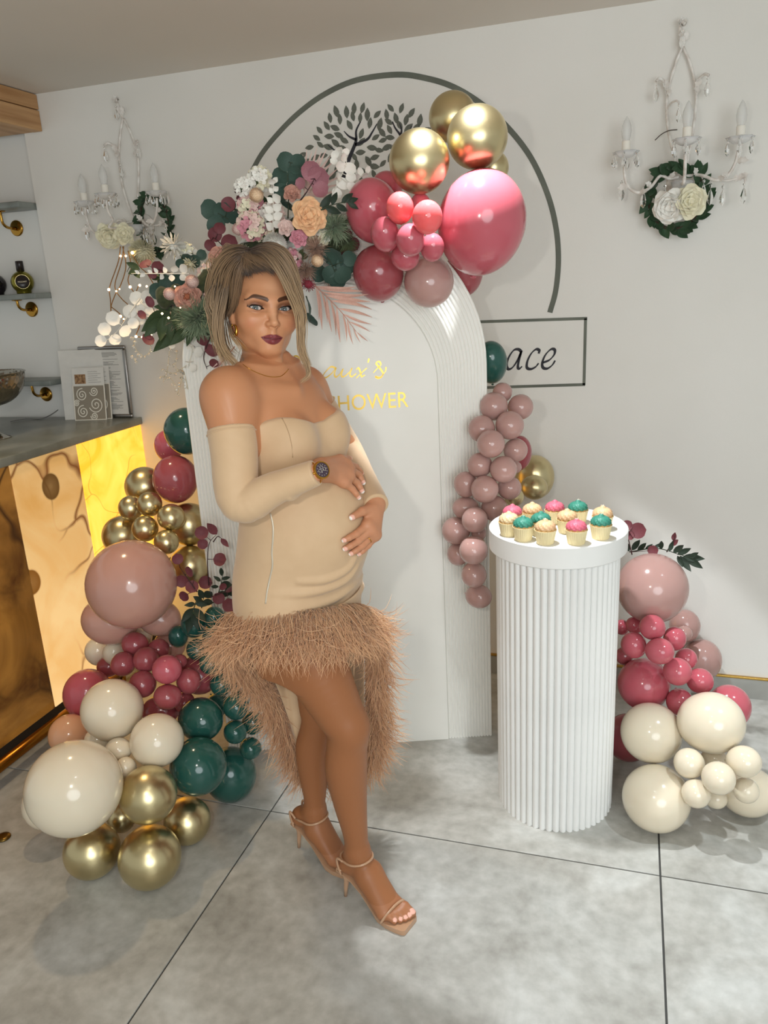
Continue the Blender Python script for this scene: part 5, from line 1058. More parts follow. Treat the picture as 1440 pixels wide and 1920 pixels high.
# ------------------------------------------------------------------ the woman: implicit surfaces meshed with surface nets
class Field:
    """smooth union of simple solids, evaluated on point arrays"""
    def __init__(s): s.p = []
    def cone(s, a, b, ra, rb, k=0.02, op=1):
        a = np.array(a, float); b = np.array(b, float); ba = b-a; L2 = ba@ba+1e-12; R = max(ra, rb)
        def f(X, Y, Z):
            x, y, z = X-a[0], Y-a[1], Z-a[2]
            h = np.clip((x*ba[0]+y*ba[1]+z*ba[2])/L2, 0, 1)
            return np.sqrt((x-h*ba[0])**2+(y-h*ba[1])**2+(z-h*ba[2])**2)-(ra+(rb-ra)*h)
        s.p.append((f, np.minimum(a, b)-R, np.maximum(a, b)+R, k, op)); return s
    def chain(s, pts, rs, k=0.01, op=1):
        for i in range(len(pts)-1): s.cone(pts[i], pts[i+1], rs[i], rs[i+1], k, op)
        return s
    def ell(s, c, r, k=0.02, op=1, R=None):
        c = np.array(c, float); r = np.array(r, float); Q = None if R is None else np.array(R.transposed())
        def f(X, Y, Z):
            x, y, z = X-c[0], Y-c[1], Z-c[2]
            if Q is not None: x, y, z = (Q[i, 0]*x+Q[i, 1]*y+Q[i, 2]*z for i in range(3))
            k0 = np.sqrt((x/r[0])**2+(y/r[1])**2+(z/r[2])**2); k1 = np.sqrt((x/r[0]**2)**2+(y/r[1]**2)**2+(z/r[2]**2)**2)
            return k0*(k0-1)/(k1+1e-9)
        m = r if Q is None else np.array([r.max()]*3)
        s.p.append((f, c-m, c+m, k, op)); return s
    def limb(s, pts, rs, k=0.02, n=7):
        """one limb: smooth polyline with smoothly varying radius, no bulge at the joints"""
        Q = np.array([tuple(q) for q in spline([Vector((*p, )) for p in pts], n)]); rr = np.array([q.x for q in spline([Vector((r, 0, 0)) for r in rs], n)])
        def f(X, Y, Z):
            D = 9.0
            for i in range(len(Q)-1):
                a, ba = Q[i], Q[i+1]-Q[i]; x, y, z = X-a[0], Y-a[1], Z-a[2]
                h = np.clip((x*ba[0]+y*ba[1]+z*ba[2])/(ba@ba+1e-12), 0, 1)
                D = np.minimum(D, np.sqrt((x-h*ba[0])**2+(y-h*ba[1])**2+(z-h*ba[2])**2)-(rr[i]+(rr[i+1]-rr[i])*h))
            return D
        m = rr.max(); s.p.append((f, Q.min(0)-m, Q.max(0)+m, k, 1)); return s
    def fn(s, f, lo, hi, k=0.02, op=1): s.p.append((f, np.array(lo, float), np.array(hi, float), k, op)); return s
    @staticmethod
    def blend(D, d, k, op):
        if op == 1:
            if k <= 0: return np.minimum(D, d)
            h = np.maximum(k-np.abs(D-d), 0)/k; return np.minimum(D, d)-h*h*k/4
        d = -d if op == -1 else d                       # -1 subtract, 0 intersect
        if k <= 0: return np.maximum(D, d)
        h = np.maximum(k-np.abs(D-d), 0)/k; return np.maximum(D, d)+h*h*k/4
    def eval(s, P):
        P = np.atleast_2d(P); D = np.full(len(P), 1.0)
        for f, lo, hi, k, op in s.p: D = s.blend(D, f(P[:, 0], P[:, 1], P[:, 2]), k, op)
        return D
    def grid(s, lo, hi, h):
        lo = np.array(lo, float); hi = np.array(hi, float); n = np.ceil((hi-lo)/h).astype(int)+1
        ax = [lo[i]+h*np.arange(n[i]) for i in range(3)]
        D = np.full(n, 1.0, np.float32)
        for f, l, u, k, op in s.p:
            mg = k+3*h if op == 1 else 3*h+k
            sl = []
            for i in range(3):
                a = int(max(0, math.floor((l[i]-mg-lo[i])/h))); e = int(min(n[i], math.ceil((u[i]+mg-lo[i])/h)+1)); sl.append(slice(a, max(a, e)))
            if op == 0: sl = [slice(0, n[i]) for i in range(3)]
            sl = tuple(sl)
            X, Y, Z = np.meshgrid(ax[0][sl[0]], ax[1][sl[1]], ax[2][sl[2]], indexing='ij', sparse=True)
            if X.size == 0 or Y.size == 0 or Z.size == 0: continue
            D[sl] = s.blend(D[sl], f(X, Y, Z), k, op)
        return D, lo
def surface_nets(D, lo, h):
    S = D < 0; c = np.zeros(np.array(D.shape)-1, np.int8); a = np.ones(c.shape, bool); o_ = np.zeros(c.shape, bool)
    cs = [(i, j, k) for i in (0, 1) for j in (0, 1) for k in (0, 1)]
    def sub(A, q): return A[q[0]:A.shape[0]-1+q[0], q[1]:A.shape[1]-1+q[1], q[2]:A.shape[2]-1+q[2]]
    for q in cs: v = sub(S, q); a &= v; o_ |= v
    mask = o_ & ~a; I = np.argwhere(mask); N_ = len(I); idx = np.full(mask.shape, -1, np.int64); idx[tuple(I.T)] = np.arange(N_)
    acc = np.zeros((N_, 3)); cnt = np.zeros(N_)
    val = {q: D[I[:, 0]+q[0], I[:, 1]+q[1], I[:, 2]+q[2]].astype(float) for q in cs}
    for q in cs:
        for ax in range(3):
            if q[ax]: continue
            r = list(q); r[ax] = 1; r = tuple(r); va, vb = val[q], val[r]; m = (va < 0) != (vb < 0)
            t = va/(va-vb+1e-12); p = np.repeat(np.array([q], float), N_, 0); p[:, ax] = t; acc[m] += p[m]; cnt[m] += 1
    V = lo+h*(I+acc/np.maximum(cnt, 1)[:, None]); F = []
    for ax in range(3):
        b_, c_ = (ax+1) % 3, (ax+2) % 3
        sa = [slice(None)]*3; sb = [slice(None)]*3; sa[ax] = slice(0, -1); sb[ax] = slice(1, None)
        A, B = S[tuple(sa)], S[tuple(sb)]; E = np.argwhere(A != B)
        ok = (E[:, b_] > 0) & (E[:, c_] > 0) & (E[:, b_] < D.shape[b_]-1) & (E[:, c_] < D.shape[c_]-1); E = E[ok]
        qd = []
        for db, dc in ((-1, -1), (0, -1), (0, 0), (-1, 0)):
            e = E.copy(); e[:, b_] += db; e[:, c_] += dc; qd.append(idx[e[:, 0], e[:, 1], e[:, 2]])
        qd = np.stack(qd, 1); flip = ~A[tuple(E.T)]; qd[flip] = qd[flip][:, ::-1]; F.append(qd)
    F = np.concatenate(F); F = F[(F >= 0).all(1)]
    return V, F
def np_mesh(name, V, F, m, col=None):
    me = bpy.data.meshes.new(name); me.vertices.add(len(V)); me.vertices.foreach_set('co', np.asarray(V, np.float32).ravel())
    me.loops.add(F.size); me.loops.foreach_set('vertex_index', F.ravel().astype(np.int32)); me.polygons.add(len(F))
    me.polygons.foreach_set('loop_start', np.arange(0, F.size, 4, dtype=np.int32)); me.polygons.foreach_set('loop_total', np.full(len(F), 4, np.int32))
    me.polygons.foreach_set('use_smooth', np.ones(len(F), bool)); me.update(); me.validate()
    if col is not None:
        at = me.color_attributes.new('tone', 'FLOAT_COLOR', 'POINT'); at.data.foreach_set('color', np.concatenate([col, np.ones((len(col), 1))], 1).astype(np.float32).ravel())
    if m: me.materials.append(m)
    return me

# body frame: s along the way she faces, t to her left, z up
P0 = np.array([-0.78, -1.30, 0.0]); _ph = math.radians(50)
_v = np.array([-0.428, 0.904]); _rt = np.array([0.904, 0.428]); _d = math.cos(_ph)*-_v+math.sin(_ph)*_rt
BD = np.array([_d[0], _d[1], 0]); BL = np.array([-_d[1], _d[0], 0])
BM_ = Matrix(((BD[0], BL[0], 0, P0[0]), (BD[1], BL[1], 0, P0[1]), (0, 0, 1, 0), (0, 0, 0, 1)))
def to_body(P): P = np.asarray(P)-P0; return np.array([P@BD, P@BL, P[2]])
CB = to_body(CAM_O)
def rb(px, py): d = ray(px, py); return np.array([d@BD, d@BL, d[2]])
def pj(px, py, t): d = rb(px, py); return CB+d*((t-CB[1])/d[1])
def pjs(px, py, s): d = rb(px, py); return CB+d*((s-CB[0])/d[0])
def onf(field, px, py, off):
    """point on the pixel's line of sight where it meets the field's surface raised by off"""
    d = rb(px, py); ks = np.linspace(1.45, 2.35, 900); P = CB+ks[:, None]*d; D = field.eval(P)-off
    i = np.argmax(D < 0) if (D < 0).any() else int(np.argmin(D))
    return P[i]
woman = empty('person', M=BM_, label='pregnant woman in an off shoulder beige dress cradling her belly with both hands', cat='person')

# ---- torso
TZ = np.array([[.70, -.110, .080, .150], [.80, -.135, .105, .170], [.88, -.150, .122, .180], [.95, -.150, .132, .178], [1.02, -.132, .132, .164], [1.10, -.104, .120, .146],
               [1.18, -.090, .105, .136], [1.26, -.093, .098, .138], [1.33, -.100, .085, .146], [1.38, -.098, .064, .140], [1.42, -.088, .040, .105], [1.455, -.080, .008, .065]])
_zz = np.linspace(.70, 1.455, 300)
def _cub(c):                                            # smooth interpolation of a profile column
    y = np.interp(_zz, TZ[:, 0], TZ[:, c]); k = np.exp(-np.linspace(-2.2, 2.2, 31)**2); k /= k.sum()
    return np.convolve(np.pad(y, 15, mode='edge'), k, 'valid')
_sb, _sf, _wb = _cub(1), _cub(2), _cub(3)
def torso_f(X, Y, Z):
    sb, sf, wb = (np.interp(Z, _zz, q) for q in (_sb, _sf, _wb)); a = (sf-sb)/2; s0 = (sf+sb)/2
    d = (np.sqrt(((X-s0)/a)**2+(Y/wb)**2)-1)*np.minimum(a, wb)*0.9
    return np.maximum(d, np.maximum(Z-1.455, .70-Z))
def torso(F, infl=0.0):
    g = infl
    F.fn(lambda X, Y, Z: torso_f(X, Y, Z)-g, (-.17, -.2, .69), (.16, .2, 1.47), 0.0)
    F.ell((.044, 0, 1.075), (.143+g, .140+g, .158+g), .06)
    F.ell((.046, -.067, 1.284), (.070+g, .063+g, .078+g), .016); F.ell((.046, .064, 1.286), (.069+g, .061+g, .078+g), .016)
    return F
NECKB = np.array([-.048, 0, 1.425])
HC = pj(488, 577.5, 0.0)                                   # head centre
# head frame
r0 = rb(488, 577.5); r0 = r0/np.linalg.norm(r0); cu = np.array([CU@BD, CU@BL, CU[2]])
e_u = cu-(cu@r0)*r0; e_u /= np.linalg.norm(e_u); e_r = np.cross(r0, e_u); _hy = math.radians(15.5)
e_f = math.cos(_hy)*-r0+math.sin(_hy)*e_r; e_l = math.cos(_hy)*e_r+math.sin(_hy)*r0
HM = np.array([e_l, e_f, e_u]).T
HC = HC+HM@np.array([0.004, 0.0, 0.0])
def hd(x, y, z): return HC+HM@np.array([x, y, z])
HMAT = Matrix([[*HM[i], HC[i]] for i in range(3)]+[[0, 0, 0, 1]])

RSH = pj(426, 744, -.165); LSH = pj(573, 730, .150); RELB = pj(451, 940, -.225); LELB = np.array([.00, .235, 1.205])
RWR = pj(585, 889, -.165); LWR = pj(702, 941, .065)
def shoulders(F):
    F.cone((-.045, -.03, 1.452), RSH+np.array([0, .02, .012]), .034, .040, .05); F.cone((-.045, .03, 1.452), LSH+np.array([0, -.02, .010]), .034, .036, .05)
    F.ell(RSH, (.052, .050, .056), .04); F.ell(LSH, (.046, .044, .05), .04)
    F.cone(RSH, (RSH+RELB)/2, .052, .050, .035); F.cone(LSH, LELB, .045, .038, .035)
    F.cone((.048, -.022, 1.405), RSH+np.array([.024, .045, .010]), .006, .006, .03)
    F.cone(NECKB+np.array([-.005, 0, -.03]), hd(0, -.022, -.055), .050, .047, .035)
    F.cone((.028, -.010, 1.412), hd(-.045, -.01, -.05), .005, .008, .03)
    return F
skin_m = mat('skin', lin(205, 148, 110), 0.42, sss=0.12, spec=0.4); N, L, bs = nodes(skin_m)
at_ = N.new('ShaderNodeAttribute'); at_.attribute_name = 'tone'; L.new(at_.outputs['Color'], bs.inputs['Base Color'])
n3 = N.new('ShaderNodeTexNoise'); n3.inputs['Scale'].default_value = 700; bp = N.new('ShaderNodeBump'); bp.inputs['Strength'].default_value = 0.06; bp.inputs['Distance'].default_value = 0.001
tc = N.new('ShaderNodeTexCoord'); L.new(tc.outputs['Object'], n3.inputs['Vector']); L.new(n3.outputs['Fac'], bp.inputs['Height']); L.new(bp.outputs[0], bs.inputs['Normal'])
def l3(r, g, b): return np.array(lin(r, g, b)[:3])
SKIN, LEG_SHADED = l3(192, 134, 96), l3(154, 100, 64)  # leg tone is skin darkened to carry the shade of light from above

# ---- legs (piece one: hips, legs and feet share one field)
FB = Field(); torso(FB)
RKN = pj(650, 1362, -.05); RAN = pj(670, 1594, -.038); LKN = pj(598, 1345, .060); LAN = pj(590, 1518, .058)
RHIP = np.array([.005, -.085, .88]); LHIP = np.array([-.01, .085, .88])
def leg(F, hip, kn, an, rs):
    b_ = np.array([-1., 0, 0]); P = [hip, hip*.5+kn*.5, kn+(hip-kn)/np.linalg.norm(hip-kn)*.05, kn+b_*-.003, kn*.86+an*.14+b_*.004, kn*.66+an*.34+b_*.014, kn*.40+an*.60+b_*.010, kn*.18+an*.82+b_*.003, an]
    F.limb(P, rs, .045)
leg(FB, RHIP, RKN, RAN, [.088, .079, .0625, .0565, .0525, .0545, .0445, .0345, .0300]); leg(FB, LHIP, LKN, LAN, [.086, .074, .058, .052, .049, .051, .0425, .0335, .0290])
def shoe_frame(heel, toe): a = np.array(toe)-np.array(heel); a = a/np.linalg.norm(a); return np.array([*heel, 0.0]), np.array([*a, 0.0]), np.array([-a[1], a[0], 0.0])
SHOES = {'r': shoe_frame((.087, -.036), (.285, -.046))+(1,), 'l': shoe_frame((-.149, .056), (.045, .050))+(-1,)}
def sh(q, u, w, h): o, a, b_, sg = SHOES[q]; return o+a*u+b_*(w*sg)+np.array([0, 0, h])
NAILS = []
def foot(F, q, ank):
    hl = sh(q, .022, 0, .122); F.cone(ank, hl, .0285, .0245, .018)
    mid = sh(q, .085, .004, .108)
    F.cone(ank+np.array([0, 0, -.008]), mid, .0285, .0265, .022); F.cone(hl, mid, .024, .025, .022)
    bx = [(.026, .150, .206, .0125), (.012, .156, .204, .0095), (0, .155, .199, .009), (-.012, .150, .191, .0085), (-.024, .142, .180, .0085)]
    for i, (w_, u0, u1, r) in enumerate(bx):
        mcp = sh(q, u0, w_, .036-.002*i); F.cone(mid+(sh(q, 0, w_*.5, 0)-sh(q, 0, 0, 0)), mcp, .024, .0135, .022)
        kn = sh(q, (u0+u1)/2+.004, w_*.97, .034-.001*i); tip = sh(q, u1, w_*.92, .0165+r*.7)
        F.cone(mcp, kn, .0125 if i else .014, r, .007); F.cone(kn, tip, r, r*.86, .0035)
        NAILS.append((tip+np.array([0, 0, r*.62])+SHOES[q][1]*r*.2, r*.66, SHOES[q][1]))
foot(FB, 'r', RAN); foot(FB, 'l', LAN)
V1, F1 = surface_nets(*FB.grid((-.20, -.21, .10), (.26, .21, 1.02), .0042), .0042)
zr_, zl_ = RAN[2]-.022, LAN[2]-.022                      # the finer feet take over under the ankle straps
fc = V1[F1].mean(1); F1 = F1[~(((fc[:, 0] > .055) & (fc[:, 2] < zr_-.002)) | ((fc[:, 0] <= .055) & (fc[:, 2] < zl_-.002)))]
V2, F2 = surface_nets(*FB.grid((-.20, -.10, .005), (.31, .12, .165), .0024), .0024)
fc = V2[F2].mean(1); F2 = F2[((fc[:, 0] > .055) & (fc[:, 2] < zr_+.002)) | ((fc[:, 0] <= .055) & (fc[:, 2] < zl_+.002))]
# ---- upper body, neck (piece two)
FU = Field(); torso(FU); shoulders(FU)
V3, F3 = surface_nets(*FU.grid((-.20, -.28, .98), (.22, .27, 1.52), .004), .004)
# ---- hands (piece three): placed on the belly
FD = Field(); torso(FD, .006)                            # dress surface, used to lay the hands on
def hand(F, wrist, mcps, pips, tips, thumb, rp, back):
    for m_, p_, t_, r in zip(mcps, pips, tips, (.0086, .0088, .0084, .0076)):
        F.cone(wrist, m_, .019, .0125, .014); F.cone(m_, p_, .0105, r, .006)
        dp = p_*.42+t_*.58+back*.0015; F.cone(p_, dp, r, r*.9, .003); F.cone(dp, t_, r*.9, r*.72, .002)
        NAILS.append((t_+(t_-dp)/np.linalg.norm(t_-dp)*r*.35+back*r*.4, r*.9, (t_-dp)/np.linalg.norm(t_-dp)))
    for a, b_ in zip(mcps[:-1], mcps[1:]): F.cone(a, b_, .0115, .0115, .010)
    c0 = sum(mcps)/4; F.cone(wrist, c0, .020, .013, .012)
    F.cone(thumb[0], thumb[1], .0135, .0105, .012); F.cone(thumb[1], thumb[2], .0105, .0075, .004)
    u = (thumb[2]-thumb[1]); u /= np.linalg.norm(u); NAILS.append((thumb[2]+u*.003+back*.003, .0085, u))
FR = Field(); q_ = lambda x, y, o=.011: onf(FD, x, y, o)
RWH = q_(604, 881, .020)
hand(FR, RWH, [q_(648, 869, .013), q_(654, 880, .014), q_(653, 893, .014), q_(645, 904, .013)], [q_(667, 876), q_(672, 890), q_(670, 906), q_(661, 917)],
     [q_(678, 888), q_(681, 905), q_(679, 921), q_(673, 933)], [q_(615, 868, .018), q_(637, 860, .013), q_(655, 860, .010)], .02, np.array([.1, -.6, .75]))
FR.cone(RWR, RWH, .0225, .0215, .02)
FL = Field()
LWH = LWR*1.0
hand(FL, LWH, [q_(689, 984, .016), q_(695, 993, .020), q_(700, 1001, .021), q_(704, 1003, .024)], [q_(668, 1001), q_(672, 1014), q_(679, 1023, .012), q_(690, 1023, .014)],
     [q_(645, 1013, .008), q_(647, 1029, .008), q_(658, 1038, .008), q_(673, 1039, .009)], [q_(698, 953, .020), q_(679, 959, .013), q_(660, 970, .009)], .02, np.array([.75, -.6, 0]))
FL.cone(LELB*.2+LWR*.8, LWH, .0205, .020, .02)
def box_of(pts, m): P = np.array(pts); return P.min(0)-m, P.max(0)+m
hr = [p[1] for p in FR.p]+[p[2] for p in FR.p]; hl_ = [p[1] for p in FL.p]+[p[2] for p in FL.p]
V4, F4 = surface_nets(*FR.grid(*box_of(hr, .006), .0016), .0016); V5, F5 = surface_nets(*FL.grid(*box_of(hl_, .006), .0016), .0016)
# ---- head (piece four), in head coordinates
EYX, EYY, EYZ, EYR = .0335, .0655, -.001, .0128
FH = Field()
FH.ell((0, -.014, .030), (.073, .094, .090), .02).ell((0, .018, -.020), (.0625, .066, .088), .03)
for sg in (-1, 1):
    FH.cone((sg*.050, .006, -.062), (sg*.012, .064, -.104), .016, .014, .03)
    FH.ell((sg*.040, .054, -.030), (.026, .024, .026), .03)
    FH.cone((sg*.012, .079, .018), (sg*.044, .064, .020), .009, .009, .02)
FH.ell((0, .066, -.101), (.020, .018, .015), .02).ell((0, .068, -.070), (.030, .022, .026), .02)
for sg in (-1, 1):
    FH.ell((sg*EYX, .088, EYZ+.001), (.0195, .016, .0115), .014, -1)
    FH.ell((sg*EYX, EYY, EYZ), (EYR+.0022, EYR+.0020, EYR+.0016), .004)
    c = np.array([sg*EYX, EYY, EYZ])
    def slit(X, Y, Z, c=c, sg=sg):
        x = (X-c[0])*sg; zc = Z-c[2]-.0012-.08*x
        up = .0041*(1-np.clip(np.abs(x)/.0156, 0, 1)**2.2); dn = .0040*(1-np.clip(np.abs(x)/.0156, 0, 1)**2.0)
        return np.maximum(np.maximum(zc-up, -zc-dn), np.maximum(c[1]+.0005-Y, np.abs(x)-.0156))
    FH.fn(slit, c-.018, c+.018, .0012, -1)
FH.cone((0, .079, .012), (0, .0865, -.010), .0075, .0075, .014).cone((0, .0865, -.010), (0, .1005, -.0335), .0075, .0098, .008)
for sg in (-1, 1):
    FH.ell((sg*.0098, .0900, -.0372), (.0064, .0092, .0066), .006)
    FH.ell((sg*.0062, .0975, -.0445), (.0034, .0052, .0034), .003, -1)
FH.cone((0, .0895, -.048), (0, .0885, -.058), .006, .006, .010)
for sg in (-1, 1):                                      # lips
    FH.cone((sg*.0045, .0905, -.0665), (sg*.0254, .0755, -.0690), .0056, .0018, .004)
    FH.cone((0, .0900, -.0785), (sg*.0230, .0765, -.0702), .0068, .0022, .004)
mouth = [(-.0250, .078, -.0688), (-.012, .0930, -.0712), (-.004, .0972, -.0727), (0, .0976, -.0730), (.004, .0972, -.0727), (.012, .0930, -.0712), (.0250, .078, -.0688)]
FH.chain(mouth, [.0006, .0011, .0013, .0013, .0013, .0011, .0006], .0015, -1)
for sg in (-1, 1):                                      # ears
    FH.ell((sg*.0715, -.004, -.012), (.0075, .016, .029), .008); FH.ell((sg*.0685, .002, -.038), (.006, .009, .010), .008)
    FH.ell((sg*.079, .000, -.010), (.0045, .009, .017), .003, -1)
nb = HM.T@(NECKB-HC)
FH.cone(nb+np.array([0, 0, -.02]), (0, -.022, -.055), .050, .047, .035)
FH.cone(HM.T@(np.array([.028, -.010, 1.412])-HC), (-.045, -.01, -.05), .005, .008, .03)
V6, F6 = surface_nets(*FH.grid((-.09, -.115, -.165), (.09, .118, .128), .0014), .0014)
def warp_z(z): return z-.088*np.clip(z+.006, -.112, 0)-.15*np.clip(z+.084, -.036, 0)          # shorter lower face


# ---- skin tones painted per vertex (make-up, nails, leg tan with shade from overhead light painted in)
def sstep(a, b_, x): t = np.clip((x-a)/(b_-a), 0, 1); return t*t*(3-2*t)
def mixc(C, col, w_): return C*(1-w_[:, None])+col*w_[:, None]
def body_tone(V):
    C = np.tile(SKIN, (len(V), 1)); return mixc(C, LEG_SHADED, 1-sstep(.75, 1.0, V[:, 2]))
def hand_tone(V):
    C = np.tile(l3(194, 136, 102), (len(V), 1))
    for p, r, u in NAILS:
        dv = V-p; dl = dv@u; C = mixc(C, l3(232, 178, 160), (np.linalg.norm(dv, axis=1) < r*1.0).astype(float)); C = mixc(C, l3(246, 240, 232), ((np.linalg.norm(dv, axis=1) < r*1.1) & (dl > r*.1) & (p[2] > .5)).astype(float))
    return C
def face_tone(V):
    x, y, z = V[:, 0], V[:, 1], V[:, 2]; ax = np.abs(x); fr = sstep(.02, .05, y); C = np.tile(l3(198, 140, 102), (len(V), 1))
    C = mixc(C, SKIN, 1-sstep(-.13, -.10, z))
    C = mixc(C, l3(192, 118, 88), .45*np.exp(-((ax-.050)/.016)**2-((z+.036)/.016)**2)*fr)          # blush
    C = mixc(C, l3(178, 122, 84), .40*sstep(.045, .062, ax)*fr*np.exp(-((z+.02)/.05)**2))
    C = mixc(C, l3(236, 186, 150), .35*np.exp(-(x/.006)**2-((z+.015)/.022)**2)*fr+.3*np.exp(-(x/.018)**2-((z-.045)/.02)**2)*fr)
    ex = (ax-EYX); ez = z-EYZ
    C = mixc(C, l3(104, 56, 40), .85*fr*np.exp(-(ex/.019)**2-((ez-.0095-.12*ex)/.0065)**2)*(ez > .001))   # eye shadow
    C = mixc(C, l3(126, 76, 56), .55*fr*np.exp(-(ex/.018)**2-((ez+.0065)/.003)**2))
    up = .0012+.08*ex+.0043*(1-np.clip(np.abs(ex)/.0158, 0, 1)**2.2); dn = .0012+.08*ex-.0042*(1-np.clip(np.abs(ex)/.0158, 0, 1)**2)
    ln = ((ez > up-.0020) & (ez < up+.0018+.0016*sstep(0, .012, ex)) & (np.abs(ex) < .0170))
    wing = (np.abs(ez-(.0016+.30*(ex-.010))) < .0017) & (ex > .010) & (ex < .0205)
    C = mixc(C, l3(28, 18, 16), .95*((ln | wing) & (y > .05)).astype(float))
    C = mixc(C, l3(70, 40, 32), .7*((np.abs(ez-dn) < .0010) & (np.abs(ex) < .0145) & (y > .05)).astype(float))
    bz = .0180+.0070*np.sin(np.clip((ax-.012)/.044, 0, 1)*PI*.74)-.0065*sstep(.040, .058, ax); bw = .0052*(1-.70*sstep(.034, .058, ax))*sstep(.0085, .0135, ax)
    C = mixc(C, l3(62, 38, 26), .92*(1-sstep(.75, 1.1, np.abs(z-bz)/np.maximum(bw, 1e-5)))*(ax < .058)*(ax > .010)*(y > .03))   # brows
    top = -.0715+.0115*(1-(np.clip(ax/.0262, 0, 1))**1.5)-.0022*np.exp(-(x/.0045)**2)+.0024*(ax/.025)**2; bot = -.0715+.0024*(ax/.025)**2-.0148*(1-np.clip(ax/.0255, 0, 1)**2.3)
    lip = sstep(-.0008, .0006, top-z)*sstep(-.0008, .0006, z-bot)*(ax < .0262)*(y > .06)
    C = mixc(C, l3(122, 50, 58), lip*.96)
    C = mixc(C, l3(66, 22, 28), .8*lip*np.exp(-((z+.0724-.0026*(ax/.025)**2)/.0011)**2))
    return C
allV, allF, allC = [], [], []; n0 = 0
for V, F, fn_ in ((V1, F1, body_tone), (V2, F2, lambda V: np.where((V[:, 2] < .06)[:, None], mixc(hand_tone(V), LEG_SHADED, np.where(np.abs(hand_tone(V)-l3(194, 136, 102)).sum(1) < 1e-6, .75, 0.0)), body_tone(V))),
                  (V3, F3, body_tone), (V4, F4, hand_tone), (V5, F5, hand_tone), (V6, F6, face_tone)):
    C = fn_(V); Vw = V if fn_ is not face_tone else np.stack([V[:, 0], V[:, 1], warp_z(V[:, 2])], 1)@HM.T+HC
    allV.append(Vw); allF.append(F+n0); allC.append(C); n0 += len(V)
link('body', np_mesh('body', np.concatenate(allV), np.concatenate(allF), skin_m, np.concatenate(allC)), woman)
# ---- eyes
for sg in (-1, 1):
    m = mat('eye', lin(236, 230, 224), 0.08, coat=0.5); 
    if not m.get('done'):
        N, L, bs = nodes(m); tc = N.new('ShaderNodeTexCoord'); sx = N.new('ShaderNodeSeparateXYZ'); L.new(tc.outputs['Object'], sx.inputs[0])
        cr = N.new('ShaderNodeValToRGB'); cr.color_ramp.interpolation = 'LINEAR'; e = cr.color_ramp.elements
        e[0].position = 0.0; e[0].color = lin(226, 218, 212); e[1].position = 1.0; e[1].color = (0.004, 0.004, 0.004, 1)
        for p, c in ((.825, lin(214, 204, 198)), (.848, lin(36, 38, 40)), (.88, lin(92, 102, 104)), (.955, lin(108, 116, 114)), (.970, (0.004, 0.004, 0.004, 1))): k = e.new(p); k.color = c
        dv = N.new('ShaderNodeMath'); dv.operation = 'DIVIDE'; dv.inputs[1].default_value = EYR; L.new(sx.outputs['Z'], dv.inputs[0]); L.new(dv.outputs[0], cr.inputs[0]); L.new(cr.outputs[0], bs.inputs['Base Color']); m['done'] = 1
    b = MB(); b.ball((0, 0, 0), EYR, 32); o = b.build('eye', m, woman)
    c = hd(sg*EYX, EYY, EYZ); gz = CB-c; gz /= np.linalg.norm(gz); o.matrix_local = frame_z(c, gz)
# lashes
lash = mat('lashes', lin(20, 14, 12), 0.5); b = MB()
for sg in (-1, 1):
    for i in range(40):
        t = -1+2*i/39; x = t*.0155; z0 = EYZ+.0014+.08*x+.0041*(1-abs(t)**2.2); yy = EYY+math.sqrt(max(1e-6, (EYR+.0015)**2-x*x-.00003))
        ln_ = .0032+.0030*max(0, t); p = Vector((sg*(EYX+x), yy, z0)); q1 = p+Vector((sg*(x*.18), .0035, ln_*.45)); q2 = p+Vector((sg*(x*.36+.001*t), .0045, ln_))
        b.tube([HMAT @ p, HMAT @ q1, HMAT @ q2], [.00034, .00026, .0001], 4)
o = b.build('eyelashes', lash, woman); o['kind'] = 'stuff'

# ---- dress
dress_m = noise_mix(mat('beige_jersey', lin(212, 182, 146), 0.62, sheen=0.25), lin(200, 168, 132), lin(204, 173, 137), 25, 3, 0.3, 0.7, 0.12, 900)
nl = [(474, 806), (485, 798), (506, 789), (530, 783), (550, 783), (570, 787), (592, 794), (610, 789), (622, 780), (636, 768), (642, 772)]
nlp = np.array([onf(FD, x, y, 0) for x, y in nl]); o_ = np.argsort(nlp[:, 1]); nlp = nlp[o_]
def neckline(X, Y, Z):
    zt = np.interp(Y, nlp[:, 1], nlp[:, 2]); zt = np.where(X < -.03, 1.30, zt); return (Z-zt)*.9
FDR = Field(); torso(FDR, .0062); FDR.cone(RHIP, RHIP*.42+RKN*.58, .096, .080, .05); FDR.cone(LHIP, LKN, .094, .060, .05)
folds = [[(505, 1112), (560, 1112), (610, 1103), (648, 1086), (671, 1058)], [(500, 1140), (560, 1138), (620, 1124), (658, 1100), (678, 1078)], [(600, 1152), (640, 1136), (668, 1115), (681, 1096)], [(560, 1090), (610, 1086), (650, 1066), (668, 1040)]]
for P in folds:
    pts = [np.array(p) for p in spline([Vector(onf(FD, x, y, -.001)) for x, y in P], 5)]; n = len(pts)
    FDR.chain(pts, [.001+.0052*math.sin(PI*min(1, i/(n-1)*.9+.1)) for i in range(n)], .012)
FDR.fn(neckline, (-.25, -.25, .7), (.3, .25, 1.5), .003, 0)
FDR.fn(lambda X, Y, Z: .805-Z, (-.25, -.25, .7), (.3, .25, 1.5), .003, 0)
VD, FD_ = surface_nets(*FDR.grid((-.20, -.22, .79), (.24, .22, 1.37), .0036), .0036)
dress = link('dress', np_mesh('dress', VD, FD_, dress_m), woman)
